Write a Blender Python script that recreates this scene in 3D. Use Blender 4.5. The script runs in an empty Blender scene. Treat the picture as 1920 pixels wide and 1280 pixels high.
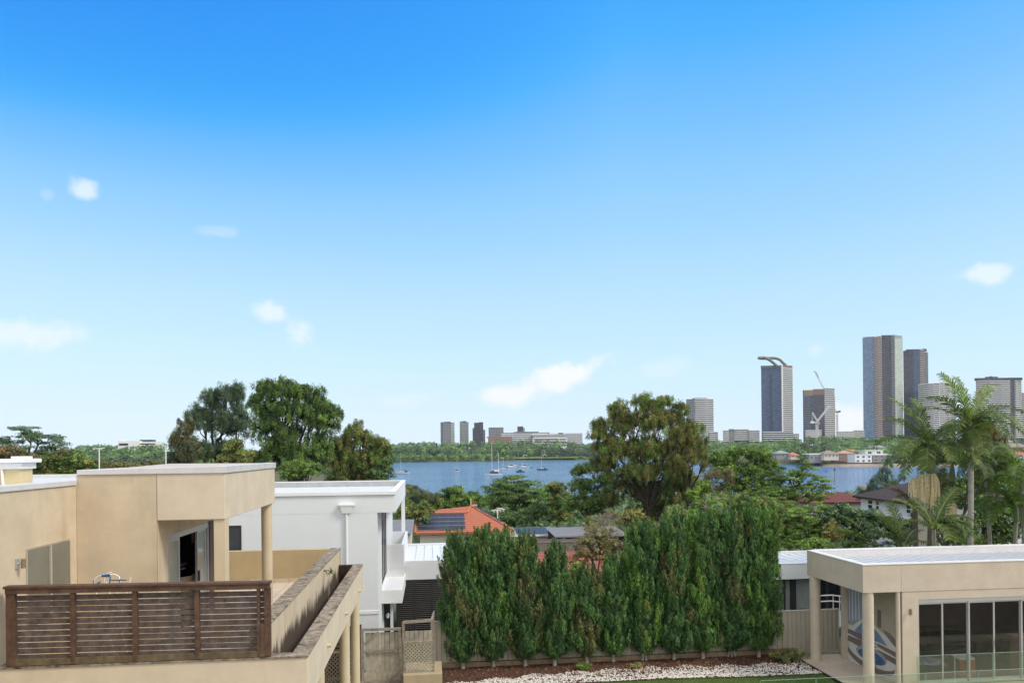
import bpy, math, random
import numpy as np
rnd = random.Random(7)
rng = np.random.default_rng(11)
S = bpy.context.scene
COL = S.collection
# ------------------------------------------------------------------ camera
F = 1387.0                       # focal length in pixels of the 1920 px wide photograph
YAW = math.atan(152/F)
ROLL = 0.0105
CZ = 14.0                        # eye height above the water
FW = np.array((math.sin(YAW), math.cos(YAW), 0)); RT = np.array((math.cos(YAW), -math.sin(YAW), 0)); UP = np.array((0, 0, 1.0))
cd = bpy.data.cameras.new('camera'); cam = bpy.data.objects.new('camera', cd); COL.objects.link(cam)
cd.sensor_width = 36; cd.lens = 36*F/1920; cd.shift_y = (844.4-640)/1920
cd.clip_start = 0.1; cd.clip_end = 20000
from mathutils import Matrix, Vector
cx = RT*math.cos(ROLL)-UP*math.sin(ROLL); cy = RT*math.sin(ROLL)+UP*math.cos(ROLL); czv = -FW
cam.matrix_world = Matrix(((cx[0], cy[0], czv[0], 0), (cx[1], cy[1], czv[1], 0), (cx[2], cy[2], czv[2], CZ), (0, 0, 0, 1)))
S.camera = cam
def ray(px, py):
    u = px-960; v = -(py-844.4); c, s = math.cos(ROLL), math.sin(ROLL)
    return FW*F+RT*(u*c+v*s)+UP*(-u*s+v*c)
def at(px, py, Y): d = ray(px, py); t = Y/d[1]; return np.array((d[0]*t, Y, CZ+d[2]*t))
def atx(px, py, X): d = ray(px, py); t = X/d[0]; return np.array((X, d[1]*t, CZ+d[2]*t))
def atz(px, py, Z): d = ray(px, py); t = (Z-CZ)/d[2]; return np.array((d[0]*t, d[1]*t, Z))
def depth(p): return float(p[0]*FW[0]+p[1]*FW[1])
# ------------------------------------------------------------------ sky, sun, exposure
SUN_EL, SUN_AZ = math.radians(46), math.radians(118)        # azimuth clockwise from +Y
sd = Vector((math.sin(SUN_AZ)*math.cos(SUN_EL), math.cos(SUN_AZ)*math.cos(SUN_EL), math.sin(SUN_EL)))
sl = bpy.data.lights.new('sun', 'SUN'); sl.energy = 2.4; sl.angle = math.radians(14); sl.color = (1, .91, .78)
so = bpy.data.objects.new('sun', sl); COL.objects.link(so); so.rotation_euler = sd.to_track_quat('Z', 'Y').to_euler()
W = bpy.data.worlds.new('World'); S.world = W; W.use_nodes = True
nt = W.node_tree; nt.nodes.clear()
def N(tree, t, **kw):
    n = tree.nodes.new(t)
    for k, v in kw.items():
        if k.startswith('i_'): n.inputs[int(k[2:]) if k[2:].isdigit() else k[2:]].default_value = v
        else: setattr(n, k, v)
    return n
def L(tree, a, b): tree.links.new(a, b)
out = N(nt, 'ShaderNodeOutputWorld'); bg = N(nt, 'ShaderNodeBackground'); bg.inputs[1].default_value = 0.10
sky = N(nt, 'ShaderNodeTexSky', sky_type='NISHITA', sun_disc=False, sun_elevation=SUN_EL, sun_rotation=SUN_AZ, altitude=0.0, air_density=1.0, dust_density=0.3, ozone_density=4.0)
sc10 = N(nt, 'ShaderNodeVectorMath', operation='SCALE'); sc10.inputs['Scale'].default_value = 0.1; L(nt, sky.outputs[0], sc10.inputs[0])
cv = N(nt, 'ShaderNodeRGBCurve'); cm_ = cv.mapping; cm_.use_clip = False       # film response of the sky: deeper blue overhead, pale at the horizon
for ch, pts in ((0, ((.085, .04), (.105, .14), (.139, .31), (.223, .515), (.48, .72), (.8, .80))), (1, ((.15, .335), (.187, .475), (.242, .62), (.366, .775), (.58, .885), (.8, .93))), (2, ((.12, .45), (.25, .86), (.308, .92), (.348, .97), (.424, 1), (.6, 1), (.9, 1)))):
    c = cm_.curves[ch]; c.points[0].location = (0, 0); c.points[1].location = (1, pts[-1][1]+.02)
    for p in pts: c.points.new(*p)
cm_.update()
tcw = N(nt, 'ShaderNodeTexCoord'); lat = N(nt, 'ShaderNodeVectorMath', operation='DOT_PRODUCT'); lat.inputs[1].default_value = tuple(-RT+FW*.15); L(nt, tcw.outputs['Generated'], lat.inputs[0])
zc = N(nt, 'ShaderNodeSeparateXYZ'); L(nt, tcw.outputs['Generated'], zc.inputs[0])
ab = N(nt, 'ShaderNodeMath', operation='ABSOLUTE'); L(nt, lat.outputs['Value'], ab.inputs[0]); mu1 = N(nt, 'ShaderNodeMath', operation='MULTIPLY'); L(nt, ab.outputs[0], mu1.inputs[0]); L(nt, zc.outputs[2], mu1.inputs[1]); mu2 = N(nt, 'ShaderNodeMath', operation='MULTIPLY_ADD'); L(nt, mu1.outputs[0], mu2.inputs[0]); mu2.inputs[1].default_value = -.85; mu2.inputs[2].default_value = 1.0; mu2.use_clamp = True
sc11 = N(nt, 'ShaderNodeVectorMath', operation='SCALE'); L(nt, sc10.outputs[0], sc11.inputs[0]); L(nt, mu2.outputs[0], sc11.inputs['Scale'])
L(nt, sc11.outputs[0], cv.inputs['Color'])
hs = N(nt, 'ShaderNodeVectorMath', operation='SCALE'); hs.inputs['Scale'].default_value = 10; L(nt, cv.outputs[0], hs.inputs[0])
tc = N(nt, 'ShaderNodeTexCoord')
nz = N(nt, 'ShaderNodeTexNoise'); nz.inputs['Scale'].default_value = 22; nz.inputs['Detail'].default_value = 6
nz.inputs['Roughness'].default_value = .6
L(nt, tc.outputs['Generated'], nz.inputs['Vector'])
acc = None
CLOUDS = [(1060, 706, 85, 30, .5, .95), (965, 738, 75, 28, .2, .9), (155, 354, 30, 26, .1, .62), (505, 585, 34, 22, -.3, .6), (562, 625, 34, 36, -.9, .55),
          (60, 628, 95, 36, .15, .55), (1840, 511, 52, 24, 0, .6), (410, 434, 40, 12, 0, .2), (1250, 690, 60, 22, .3, .22), (1590, 785, 70, 45, 0, .9), (1528, 655, 22, 14, .5, .25), (760, 750, 60, 18, .1, .25), (90, 365, 14, 12, 0, .15)]
for (px, py, a, b, rot, st) in CLOUDS:
    d = ray(px, py); R = np.linalg.norm(d); d = d/R
    e1 = np.cross(d, UP); e1 /= np.linalg.norm(e1); e2 = np.cross(e1, d)
    r1 = e1*math.cos(rot*.6)+e2*math.sin(rot*.6); r2 = -e1*math.sin(rot*.6)+e2*math.cos(rot*.6)
    sub = N(nt, 'ShaderNodeVectorMath', operation='SUBTRACT'); sub.inputs[1].default_value = tuple(d); L(nt, tc.outputs['Generated'], sub.inputs[0])
    d1 = N(nt, 'ShaderNodeVectorMath', operation='DOT_PRODUCT'); d1.inputs[1].default_value = tuple(r1*R/a); L(nt, sub.outputs[0], d1.inputs[0])
    d2 = N(nt, 'ShaderNodeVectorMath', operation='DOT_PRODUCT'); d2.inputs[1].default_value = tuple(r2*R/b); L(nt, sub.outputs[0], d2.inputs[0])
    cb = N(nt, 'ShaderNodeCombineXYZ'); L(nt, d1.outputs['Value'], cb.inputs[0]); L(nt, d2.outputs['Value'], cb.inputs[1])
    ln = N(nt, 'ShaderNodeVectorMath', operation='LENGTH'); L(nt, cb.outputs[0], ln.inputs[0])
    ad = N(nt, 'ShaderNodeMath', operation='MULTIPLY_ADD'); L(nt, nz.outputs[0], ad.inputs[0]); ad.inputs[1].default_value = 2.4; L(nt, ln.outputs['Value'], ad.inputs[2])
    mr = N(nt, 'ShaderNodeMapRange', interpolation_type='SMOOTHSTEP'); L(nt, ad.outputs[0], mr.inputs[0])
    mr.inputs[1].default_value = 2.3; mr.inputs[2].default_value = 1.45; mr.inputs[3].default_value = 0; mr.inputs[4].default_value = st
    if acc is None: acc = mr.outputs[0]
    else:
        mx = N(nt, 'ShaderNodeMath', operation='MAXIMUM'); L(nt, acc, mx.inputs[0]); L(nt, mr.outputs[0], mx.inputs[1]); acc = mx.outputs[0]
mixc = N(nt, 'ShaderNodeMix', data_type='RGBA'); L(nt, acc, mixc.inputs[0]); L(nt, hs.outputs[0], mixc.inputs[6]); mixc.inputs[7].default_value = (9.4, 9.6, 9.8, 1)
# unseen white cloud deck, added overhead and behind the viewer for soft neutral light
nd = N(nt, 'ShaderNodeTexNoise'); nd.inputs['Scale'].default_value = 2.2; nd.inputs['Detail'].default_value = 5; L(nt, tc.outputs['Generated'], nd.inputs['Vector'])
bh_ = N(nt, 'ShaderNodeVectorMath', operation='DOT_PRODUCT'); bh_.inputs[1].default_value = tuple(-FW*.75+UP*.78); L(nt, tc.outputs['Generated'], bh_.inputs[0])
dk1 = N(nt, 'ShaderNodeMath', operation='MULTIPLY_ADD'); L(nt, nd.outputs[0], dk1.inputs[0]); dk1.inputs[1].default_value = .3; L(nt, bh_.outputs['Value'], dk1.inputs[2])
dk2 = N(nt, 'ShaderNodeMapRange', interpolation_type='SMOOTHSTEP'); L(nt, dk1.outputs[0], dk2.inputs[0]); dk2.inputs[1].default_value = .20; dk2.inputs[2].default_value = .52
mixd = N(nt, 'ShaderNodeMix', data_type='RGBA'); L(nt, dk2.outputs[0], mixd.inputs[0]); L(nt, mixc.outputs[2], mixd.inputs[6]); mixd.inputs[7].default_value = (11.5, 11.6, 11.8, 1)
L(nt, mixd.outputs[2], bg.inputs[0]); L(nt, bg.outputs[0], out.inputs[0])
S.view_settings.view_transform = 'Standard'; S.view_settings.look = 'None'; S.view_settings.exposure = 0.12; S.view_settings.gamma = 1
S.cycles.max_bounces = 8; S.cycles.transparent_max_bounces = 24; S.cycles.diffuse_bounces = 3; S.cycles.glossy_bounces = 3
S.cycles.sample_clamp_indirect = 4.0
# ------------------------------------------------------------------ materials
MATS = {}
def mat(name, col, rough=.8, var=.12, vs=3.0, bump=0.0, bs=60.0, metal=0.0, spec=.4, col2=None, grime=None, extra=None):
    m = bpy.data.materials.new(name); m.use_nodes = True; t = m.node_tree; p = t.nodes['Principled BSDF']
    p.inputs['Roughness'].default_value = rough; p.inputs['Metallic'].default_value = metal; p.inputs['Specular IOR Level'].default_value = spec
    tcn = N(t, 'ShaderNodeTexCoord'); n = N(t, 'ShaderNodeTexNoise'); n.inputs['Scale'].default_value = vs; n.inputs['Detail'].default_value = 6; n.inputs['Roughness'].default_value = .65
    L(t, tcn.outputs['Object'], n.inputs['Vector'])
    c = np.array(col); c2 = np.array(col2) if col2 else c*(1-var*2)
    r = N(t, 'ShaderNodeValToRGB'); r.color_ramp.elements[0].position = .3; r.color_ramp.elements[1].position = .72
    r.color_ramp.elements[0].color = (*c2, 1); r.color_ramp.elements[1].color = (*(np.minimum(c*(1+var*.5), 1)), 1)
    L(t, n.outputs[0], r.inputs[0]); last = r.outputs[0]
    if grime:           # vertical run-off streaks: (colour, amount, horizontal scale)
        mp = N(t, 'ShaderNodeMapping'); mp.inputs['Scale'].default_value = (grime[2], grime[2], grime[2]*.07); L(t, tcn.outputs['Object'], mp.inputs[0])
        g = N(t, 'ShaderNodeTexNoise'); g.inputs['Scale'].default_value = 1; g.inputs['Detail'].default_value = 5; L(t, mp.outputs[0], g.inputs['Vector'])
        mr_ = N(t, 'ShaderNodeMapRange'); mr_.inputs[1].default_value = .5; mr_.inputs[2].default_value = .75; mr_.inputs[4].default_value = grime[1]; L(t, g.outputs[0], mr_.inputs[0])
        mm = N(t, 'ShaderNodeMix', data_type='RGBA'); L(t, mr_.outputs[0], mm.inputs[0]); L(t, last, mm.inputs[6]); mm.inputs[7].default_value = (*grime[0], 1); last = mm.outputs[2]
    L(t, last, p.inputs['Base Color'])
    if bump:
        b2 = N(t, 'ShaderNodeTexNoise'); b2.inputs['Scale'].default_value = bs; b2.inputs['Detail'].default_value = 3; L(t, tcn.outputs['Object'], b2.inputs['Vector'])
        bn = N(t, 'ShaderNodeBump'); bn.inputs['Strength'].default_value = bump; bn.inputs['Distance'].default_value = .02; L(t, b2.outputs[0], bn.inputs['Height']); L(t, bn.outputs[0], p.inputs['Normal'])
    if extra: extra(t, p, tcn, last)
    MATS[name] = m; return m
LK = 1.75
def leafmat(name, dark, light, dry=None, trans=.36):
    m = bpy.data.materials.new(name); m.use_nodes = True; t = m.node_tree; t.nodes.clear()
    o = N(t, 'ShaderNodeOutputMaterial'); a = N(t, 'ShaderNodeAttribute', attribute_name='tint')
    r = N(t, 'ShaderNodeValToRGB'); e = r.color_ramp.elements; e[0].position = .0; e[1].position = 1; e[0].color = (*(np.array(dark)*LK*.95), 1); e[1].color = (*(np.array(light)*LK*1.5), 1)
    xm = e.new(.55); xm.color = (*((np.array(dark)*.45+np.array(light)*.5)*LK), 1)
    if dry: e[2].position = .84; x = e.new(.97); x.color = (*dry, 1)
    L(t, a.outputs['Fac'], r.inputs[0])
    d = N(t, 'ShaderNodeBsdfPrincipled'); d.inputs['Roughness'].default_value = .55; d.inputs['Specular IOR Level'].default_value = .25; L(t, r.outputs[0], d.inputs['Base Color'])
    tr = N(t, 'ShaderNodeBsdfTranslucent'); g = N(t, 'ShaderNodeMix', data_type='RGBA', blend_type='MULTIPLY'); g.inputs[0].default_value = 1; g.inputs[7].default_value = (1.2, 1.35, .6, 1); L(t, r.outputs[0], g.inputs[6]); L(t, g.outputs[2], tr.inputs[0])
    mx = N(t, 'ShaderNodeMixShader'); mx.inputs[0].default_value = trans; L(t, d.outputs[0], mx.inputs[1]); L(t, tr.outputs[0], mx.inputs[2]); L(t, mx.outputs[0], o.inputs[0])
    MATS[name] = m; return m
def facade(name, glass, spandrel, mull, fh=3.1, bw=1.6, sp=.3, mu=.1, gvar=.35, rough=.15):
    """UV (metres) driven window grid: spandrel bands, mullions and panes that vary one by one"""
    m = bpy.data.materials.new(name); m.use_nodes = True; t = m.node_tree; p = t.nodes['Principled BSDF']
    uv = N(t, 'ShaderNodeUVMap'); sx = N(t, 'ShaderNodeSeparateXYZ'); L(t, uv.outputs[0], sx.inputs[0])
    def mth(op, a, b=None):
        n = N(t, 'ShaderNodeMath', operation=op)
        for i, v in enumerate((a, b)):
            if v is None: continue
            if isinstance(v, (int, float)): n.inputs[i].default_value = v
            else: L(t, v, n.inputs[i])
        return n.outputs[0]
    U = mth('DIVIDE', sx.outputs[0], bw); V = mth('DIVIDE', sx.outputs[1], fh)
    fu = mth('FRACT', U); fv = mth('FRACT', V)
    isp = mth('LESS_THAN', fv, sp); imu = mth('LESS_THAN', fu, mu)
    cb = N(t, 'ShaderNodeCombineXYZ'); L(t, mth('FLOOR', U), cb.inputs[0]); L(t, mth('FLOOR', V), cb.inputs[1])
    wn = N(t, 'ShaderNodeTexWhiteNoise', noise_dimensions='2D'); L(t, cb.outputs[0], wn.inputs['Vector'])
    g = np.array(glass)
    r = N(t, 'ShaderNodeValToRGB'); r.color_ramp.elements[0].color = (*(g*(1-gvar)), 1); r.color_ramp.elements[1].color = (*np.minimum(g*(1+gvar), 1), 1); L(t, wn.outputs[0], r.inputs[0])
    m1 = N(t, 'ShaderNodeMix', data_type='RGBA'); L(t, imu, m1.inputs[0]); L(t, r.outputs[0], m1.inputs[6]); m1.inputs[7].default_value = (*mull, 1)
    m2 = N(t, 'ShaderNodeMix', data_type='RGBA'); L(t, isp, m2.inputs[0]); L(t, m1.outputs[2], m2.inputs[6]); m2.inputs[7].default_value = (*spandrel, 1)
    L(t, m2.outputs[2], p.inputs['Base Color']); p.inputs['Roughness'].default_value = rough; p.inputs['Specular IOR Level'].default_value = .5
    rr = mth('MULTIPLY', isp, .6); L(t, mth('ADD', rr, rough), p.inputs['Roughness'])
    MATS[name] = m; return m
def glassmat(name, tint=(.85, .95, .9), refl=.12, opac=.1, rough=.02):
    m = bpy.data.materials.new(name); m.use_nodes = True; t = m.node_tree; t.nodes.clear()
    o = N(t, 'ShaderNodeOutputMaterial'); tp = N(t, 'ShaderNodeBsdfTransparent'); tp.inputs[0].default_value = (*tint, 1)
    gl = N(t, 'ShaderNodeBsdfGlossy'); gl.inputs['Roughness'].default_value = rough
    fr = N(t, 'ShaderNodeLayerWeight'); pw = N(t, 'ShaderNodeMath', operation='POWER'); L(t, fr.outputs['Facing'], pw.inputs[0]); pw.inputs[1].default_value = 4
    ad = N(t, 'ShaderNodeMath', operation='ADD'); L(t, pw.outputs[0], ad.inputs[0]); ad.inputs[1].default_value = refl+.04; ad.use_clamp = True
    mx = N(t, 'ShaderNodeMixShader'); L(t, ad.outputs[0], mx.inputs[0]); L(t, tp.outputs[0], mx.inputs[1]); L(t, gl.outputs[0], mx.inputs[2]); L(t, mx.outputs[0], o.inputs[0])
    MATS[name] = m; return m
# ------------------------------------------------------------------ objects
def tag(o, label=None, cat=None, group=None, kind=None):
    if label: o['label'] = label
    if cat: o['category'] = cat
    if group: o['group'] = group
    if kind: o['kind'] = kind
    return o
def empty(name, loc, label=None, cat=None, group=None):
    o = bpy.data.objects.new(name, None); COL.objects.link(o); o.location = tuple(float(v) for v in loc); o.empty_display_size = .3
    return tag(o, label, cat, group)
def wloc(o):
    v = np.zeros(3)
    while o is not None: v += np.array(o.location); o = o.parent
    return v
class MB:
    def __init__(s): s.v = []; s.f = []; s.uv = None
    def quad(s, *p): n = len(s.v); s.v += [tuple(map(float, q)) for q in p]; s.f.append(tuple(range(n, n+len(p)))); return s
    def box(s, x0, y0, z0, x1, y1, z1):
        x0, x1 = sorted((x0, x1)); y0, y1 = sorted((y0, y1)); z0, z1 = sorted((z0, z1))
        n = len(s.v); s.v += [(x, y, z) for z in (z0, z1) for (x, y) in ((x0, y0), (x1, y0), (x1, y1), (x0, y1))]
        for q in ((3, 2, 1, 0), (4, 5, 6, 7), (0, 1, 5, 4), (1, 2, 6, 5), (2, 3, 7, 6), (3, 0, 4, 7)): s.f.append(tuple(n+i for i in q))
        return s
    def beam(s, a, b, w, h, up=(0, 0, 1)):
        a = np.array(a, float); b = np.array(b, float); d = b-a; d /= np.linalg.norm(d); u = np.array(up, float)
        if abs(d@u) > .98: u = np.array((1., 0, 0))
        sd_ = np.cross(d, u); sd_ /= np.linalg.norm(sd_); u = np.cross(sd_, d); n = len(s.v)
        for c in (a, b):
            for (i, j) in ((-1, -1), (1, -1), (1, 1), (-1, 1)): s.v.append(tuple(c+sd_*i*w/2+u*j*h/2))
        for q in ((0, 1, 2, 3), (7, 6, 5, 4), (0, 4, 5, 1), (1, 5, 6, 2), (2, 6, 7, 3), (3, 7, 4, 0)): s.f.append(tuple(n+i for i in q))
        return s
    def prism(s, poly, z0, z1):
        """poly: (x, y) counter-clockwise; z may be a function of the point"""
        n = len(s.v); k = len(poly); f0 = z0 if callable(z0) else (lambda x, y: z0); f1 = z1 if callable(z1) else (lambda x, y: z1)
        s.v += [(float(x), float(y), float(f0(x, y))) for x, y in poly]+[(float(x), float(y), float(f1(x, y))) for x, y in poly]
        s.f.append(tuple(n+i for i in reversed(range(k)))); s.f.append(tuple(n+k+i for i in range(k)))
        for i in range(k): j = (i+1) % k; s.f.append((n+i, n+j, n+k+j, n+k+i))
        return s
    def tube(s, pts, rad, n=8, cap=True):
        pts = [np.array(p, float) for p in pts]; rad = rad if hasattr(rad, '__len__') else [rad]*len(pts)
        b = len(s.v); u = None
        for i, p in enumerate(pts):
            d = pts[min(i+1, len(pts)-1)]-pts[max(i-1, 0)]; d = d/(np.linalg.norm(d)+1e-9)
            if u is None: u = np.cross(d, (0.31, .95, .02)); 
            u = u-d*(u@d); u /= (np.linalg.norm(u)+1e-9); w = np.cross(d, u)
            for k in range(n): a = 2*math.pi*k/n; s.v.append(tuple(p+(u*math.cos(a)+w*math.sin(a))*rad[i]))
        for i in range(len(pts)-1):
            for k in range(n): j = (k+1) % n; s.f.append((b+i*n+k, b+i*n+j, b+(i+1)*n+j, b+(i+1)*n+k))
        if cap: s.f.append(tuple(b+k for k in reversed(range(n)))); s.f.append(tuple(b+(len(pts)-1)*n+k for k in range(n)))
        return s
    def cyl(s, x, y, z0, z1, r, n=24): return s.tube([(x, y, z0), (x, y, z1)], r, n)
    def build(s, name, m, parent=None, smooth=False, bevel=0, label=None, cat=None, group=None, kind=None, loc=None):
        off = wloc(parent) if parent else (np.array(loc, float) if loc is not None else np.zeros(3))
        me = bpy.data.meshes.new(name); vv = (np.array(s.v)-off)
        me.from_pydata([tuple(x) for x in vv], [], s.f); me.validate(); me.update()
        if m: me.materials.append(m)
        if smooth: 
            me.polygons.foreach_set('use_smooth', [True]*len(me.polygons))
        o = bpy.data.objects.new(name, me); COL.objects.link(o)
        if parent: o.parent = parent
        elif loc is not None: o.location = tuple(float(v) for v in loc)
        if bevel: b = o.modifiers.new('bevel', 'BEVEL'); b.width = bevel; b.segments = 2; b.limit_method = 'ANGLE'
        if smooth and bevel == 0:
            try: me.set_sharp_from_angle(angle=math.radians(50))
            except Exception: pass
        return tag(o, label, cat, group, kind)
def copy_tree(o, parent=None):
    c = o.copy(); COL.objects.link(c); c.parent = parent
    for ch in list(o.children): copy_tree(ch, c)
    return c
def raw_mesh(name, verts, nf, k, m, parent=None, tint=None, loc=None, smooth=False):
    """verts (nf*k,3): nf separate k-gons"""
    off = wloc(parent) if parent else (np.array(loc, float) if loc is not None else np.zeros(3))
    me = bpy.data.meshes.new(name); verts = (verts-off).astype(np.float32)
    me.vertices.add(nf*k); me.loops.add(nf*k); me.polygons.add(nf)
    me.vertices.foreach_set('co', verts.ravel()); me.loops.foreach_set('vertex_index', np.arange(nf*k, dtype=np.int32))
    me.polygons.foreach_set('loop_start', np.arange(0, nf*k, k, dtype=np.int32)); me.polygons.foreach_set('loop_total', np.full(nf, k, dtype=np.int32))
    if tint is not None: a = me.attributes.new('tint', 'FLOAT', 'FACE'); a.data.foreach_set('value', tint.astype(np.float32))
    me.update(calc_edges=True); me.materials.append(m)
    o = bpy.data.objects.new(name, me); COL.objects.link(o)
    if parent: o.parent = parent
    elif loc is not None: o.location = tuple(float(v) for v in loc)
    return o
def nrm(a): return a/(np.linalg.norm(a, axis=-1, keepdims=True)+1e-9)
def leaves(c, n, length, width, up=None):
    """diamond leaves at c, normal n, axis up (long direction)"""
    n = nrm(n); r = rng.normal(size=c.shape) if up is None else up
    a = nrm(r-n*np.sum(r*n, -1, keepdims=True)); b = np.cross(n, a)
    L_ = (length*rng.uniform(.6, 1.3, (len(c), 1)))/2; W_ = (width*rng.uniform(.7, 1.2, (len(c), 1)))/2
    v = np.stack([c-a*L_, c+b*W_+a*L_*.1, c+a*L_, c-b*W_+a*L_*.1], 1)
    return v.reshape(-1, 3)
# ------------------------------------------------------------------ palette
cream = mat('cream_render', (.62, .51, .365), .88, .09, 1.7, .3, 110, grime=((.36, .28, .18), .5, 2.6))
cream_pale = mat('pale_cream_render', (.66, .56, .43), .88, .07, 1.9, .3, 110, grime=((.46, .38, .28), .25, 2.6))
cream_col = mat('cream_column', (.60, .50, .35), .85, .05, 2, .3, 80, grime=((.42, .34, .22), .3, 5))
cabana_m = mat('sand_render', (.53, .46, .375), .9, .07, 1.8, .3, 110, grime=((.42, .35, .26), .15, 3))
capm = mat('metal_capping', (.60, .60, .60), .5, .05, 4, grime=((.4, .4, .4), .3, 3))
roofm = mat('pale_roof_sheet', (.62, .64, .67), .45, .05, 2)
white = mat('white_render', (.705, .73, .755), .8, .02, 1.5, .15, 80, grime=((.66, .64, .61), .2, 1.5))
whitetrim = mat('white_trim', (.78, .79, .80), .55, .03, 2)
whiteroof = mat('white_roof_sheet', (.74, .76, .78), .4, .04, 2)
dark = mat('charcoal_metal', (.035, .035, .04), .5, .1, 3)
alu = mat('aluminium', (.55, .55, .56), .35, .05, 3, metal=.6)
timber = mat('stained_timber', (.125, .07, .045), .7, .3, 6, .4, 40, col2=(.05, .025, .018))
slatm = mat('dark_slat_timber', (.13, .10, .088), .75, .3, 7, .4, 40, col2=(.045, .03, .028))
weath = mat('weathered_timber', (.32, .28, .23), .9, .25, 8, .5, 50, col2=(.16, .13, .10))
greyt = mat('grey_timber', (.30, .27, .25), .9, .2, 6, .3, 40)
colorbond = mat('beige_steel', (.50, .45, .36), .55, .04, 2, grime=((.33, .28, .2), .3, 4))
darkin = mat('dark_interior', (.030, .024, .024), .9, .3, 2)
mossm = mat('mossy_capping', (.40, .33, .25), .95, .3, 7, .9, 30, col2=(.025, .018, .013))
soil = mat('dark_soil', (.045, .028, .02), .98, .3, 8, .9, 20)
bark = mat('bark', (.13, .10, .075), .95, .3, 6, .8, 25)
darkbark = mat('dark_bark', (.05, .038, .03), .95, .3, 6, .8, 25)
palebark = mat('pale_bark', (.42, .38, .31), .9, .25, 4, .5, 25)
glassd = mat('dark_window_glass', (.022, .026, .032), .15, .2, 1, spec=.35)
brownpaint = mat('brown_paint', (.12, .075, .065), .6, .1, 3)
blackp = mat('black_plastic', (.02, .02, .02), .5, .1, 3)
bluem = mat('blue_paint', (.03, .14, .36), .45, .1, 3)
orangem = mat('orange_card', (.5, .17, .05), .7, .15, 3)
creamcloth = mat('cream_fabric', (.62, .48, .34), .9, .1, 3)
redbrick = mat('red_brick', (.32, .10, .06), .9, .2, 8, .4, 30)
lawnm = mat('lawn_grass', (.075, .125, .03), .95, .25, 1.5, .8, 60, col2=(.05, .09, .02))
glass_bal = glassmat('balustrade_glass', (.86, .93, .88), .03)
glass_door = glassmat('door_glass', (.84, .80, .84), .015)
# tiled roof with course lines
def tiles(name, col, col2, course=.32):
    def ex(t, p, tcn, last):
        sx = N(t, 'ShaderNodeSeparateXYZ'); L(t, tcn.outputs['Object'], sx.inputs[0])
        d = N(t, 'ShaderNodeMath', operation='DIVIDE'); L(t, sx.outputs[2], d.inputs[0]); d.inputs[1].default_value = course*.5
        fr = N(t, 'ShaderNodeMath', operation='FRACT'); L(t, d.outputs[0], fr.inputs[0])
        lt = N(t, 'ShaderNodeMath', operation='LESS_THAN'); L(t, fr.outputs[0], lt.inputs[0]); lt.inputs[1].default_value = .16
        mm = N(t, 'ShaderNodeMix', data_type='RGBA'); L(t, lt.outputs[0], mm.inputs[0]); L(t, last, mm.inputs[6]); mm.inputs[7].default_value = (*(np.array(col2)*.55), 1); L(t, mm.outputs[2], p.inputs['Base Color'])
        bn = N(t, 'ShaderNodeBump'); bn.inputs['Distance'].default_value = .06; L(t, fr.outputs[0], bn.inputs['Height']); L(t, bn.outputs[0], p.inputs['Normal'])
    return mat(name, col, .8, .2, 9, col2=col2, extra=ex)
terracotta = tiles('terracotta_tiles', (.44, .15, .085), (.30, .10, .06))
darktile = tiles('dark_brown_tiles', (.085, .06, .055), (.05, .035, .032))
redtile = tiles('faded_red_tiles', (.34, .11, .085), (.22, .075, .06))
greytile = tiles('grey_tiles', (.26, .24, .22), (.18, .165, .155))
# leaf colours
LG = dict(
 mid=leafmat('leaf_mid_green', (0.042, 0.074, 0.022), (0.138, 0.206, 0.056)),
 bright=leafmat('leaf_bright_green', (.05, .085, .02), (.165, .235, .055)),
 deep=leafmat('leaf_deep_green', (0.026, 0.048, 0.022), (0.094, 0.144, 0.062)),
 olive=leafmat('leaf_olive', (0.060, 0.066, 0.026), (0.188, 0.181, 0.069)),
 blue=leafmat('leaf_blue_green', (0.036, 0.060, 0.046), (0.106, 0.150, 0.106)),
 brown=leafmat('leaf_brown_green', (.05, .05, .03), (.16, .145, .07)),
 gold=leafmat('leaf_gold', (.07, .065, .025), (.21, .18, .06)),
 rust=leafmat('leaf_rust', (.06, .04, .025), (.19, .11, .055)),
 cyp=leafmat('cypress_green', (.020, .046, .019), (.078, .155, .05), (.15, .135, .045)),
 cypb=leafmat('cypress_bronze', (0.036, 0.046, 0.022), (0.131, 0.144, 0.056), (.13, .09, .05)),
 palm=leafmat('palm_green', (.035, .058, .016), (.11, .15, .045), (.26, .22, .10)),
 palmd=leafmat('palm_dark_green', (0.024, 0.042, 0.017), (0.088, 0.119, 0.044)),
 far=leafmat('far_foliage', (0.043, 0.072, 0.038), (0.125, 0.188, 0.085)),
 farb=leafmat('mangrove_foliage', (0.060, 0.102, 0.046), (0.138, 0.206, 0.081)),
 farblue=leafmat('far_dark_foliage', (0.038, 0.054, 0.046), (0.094, 0.119, 0.081)),
)
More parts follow.
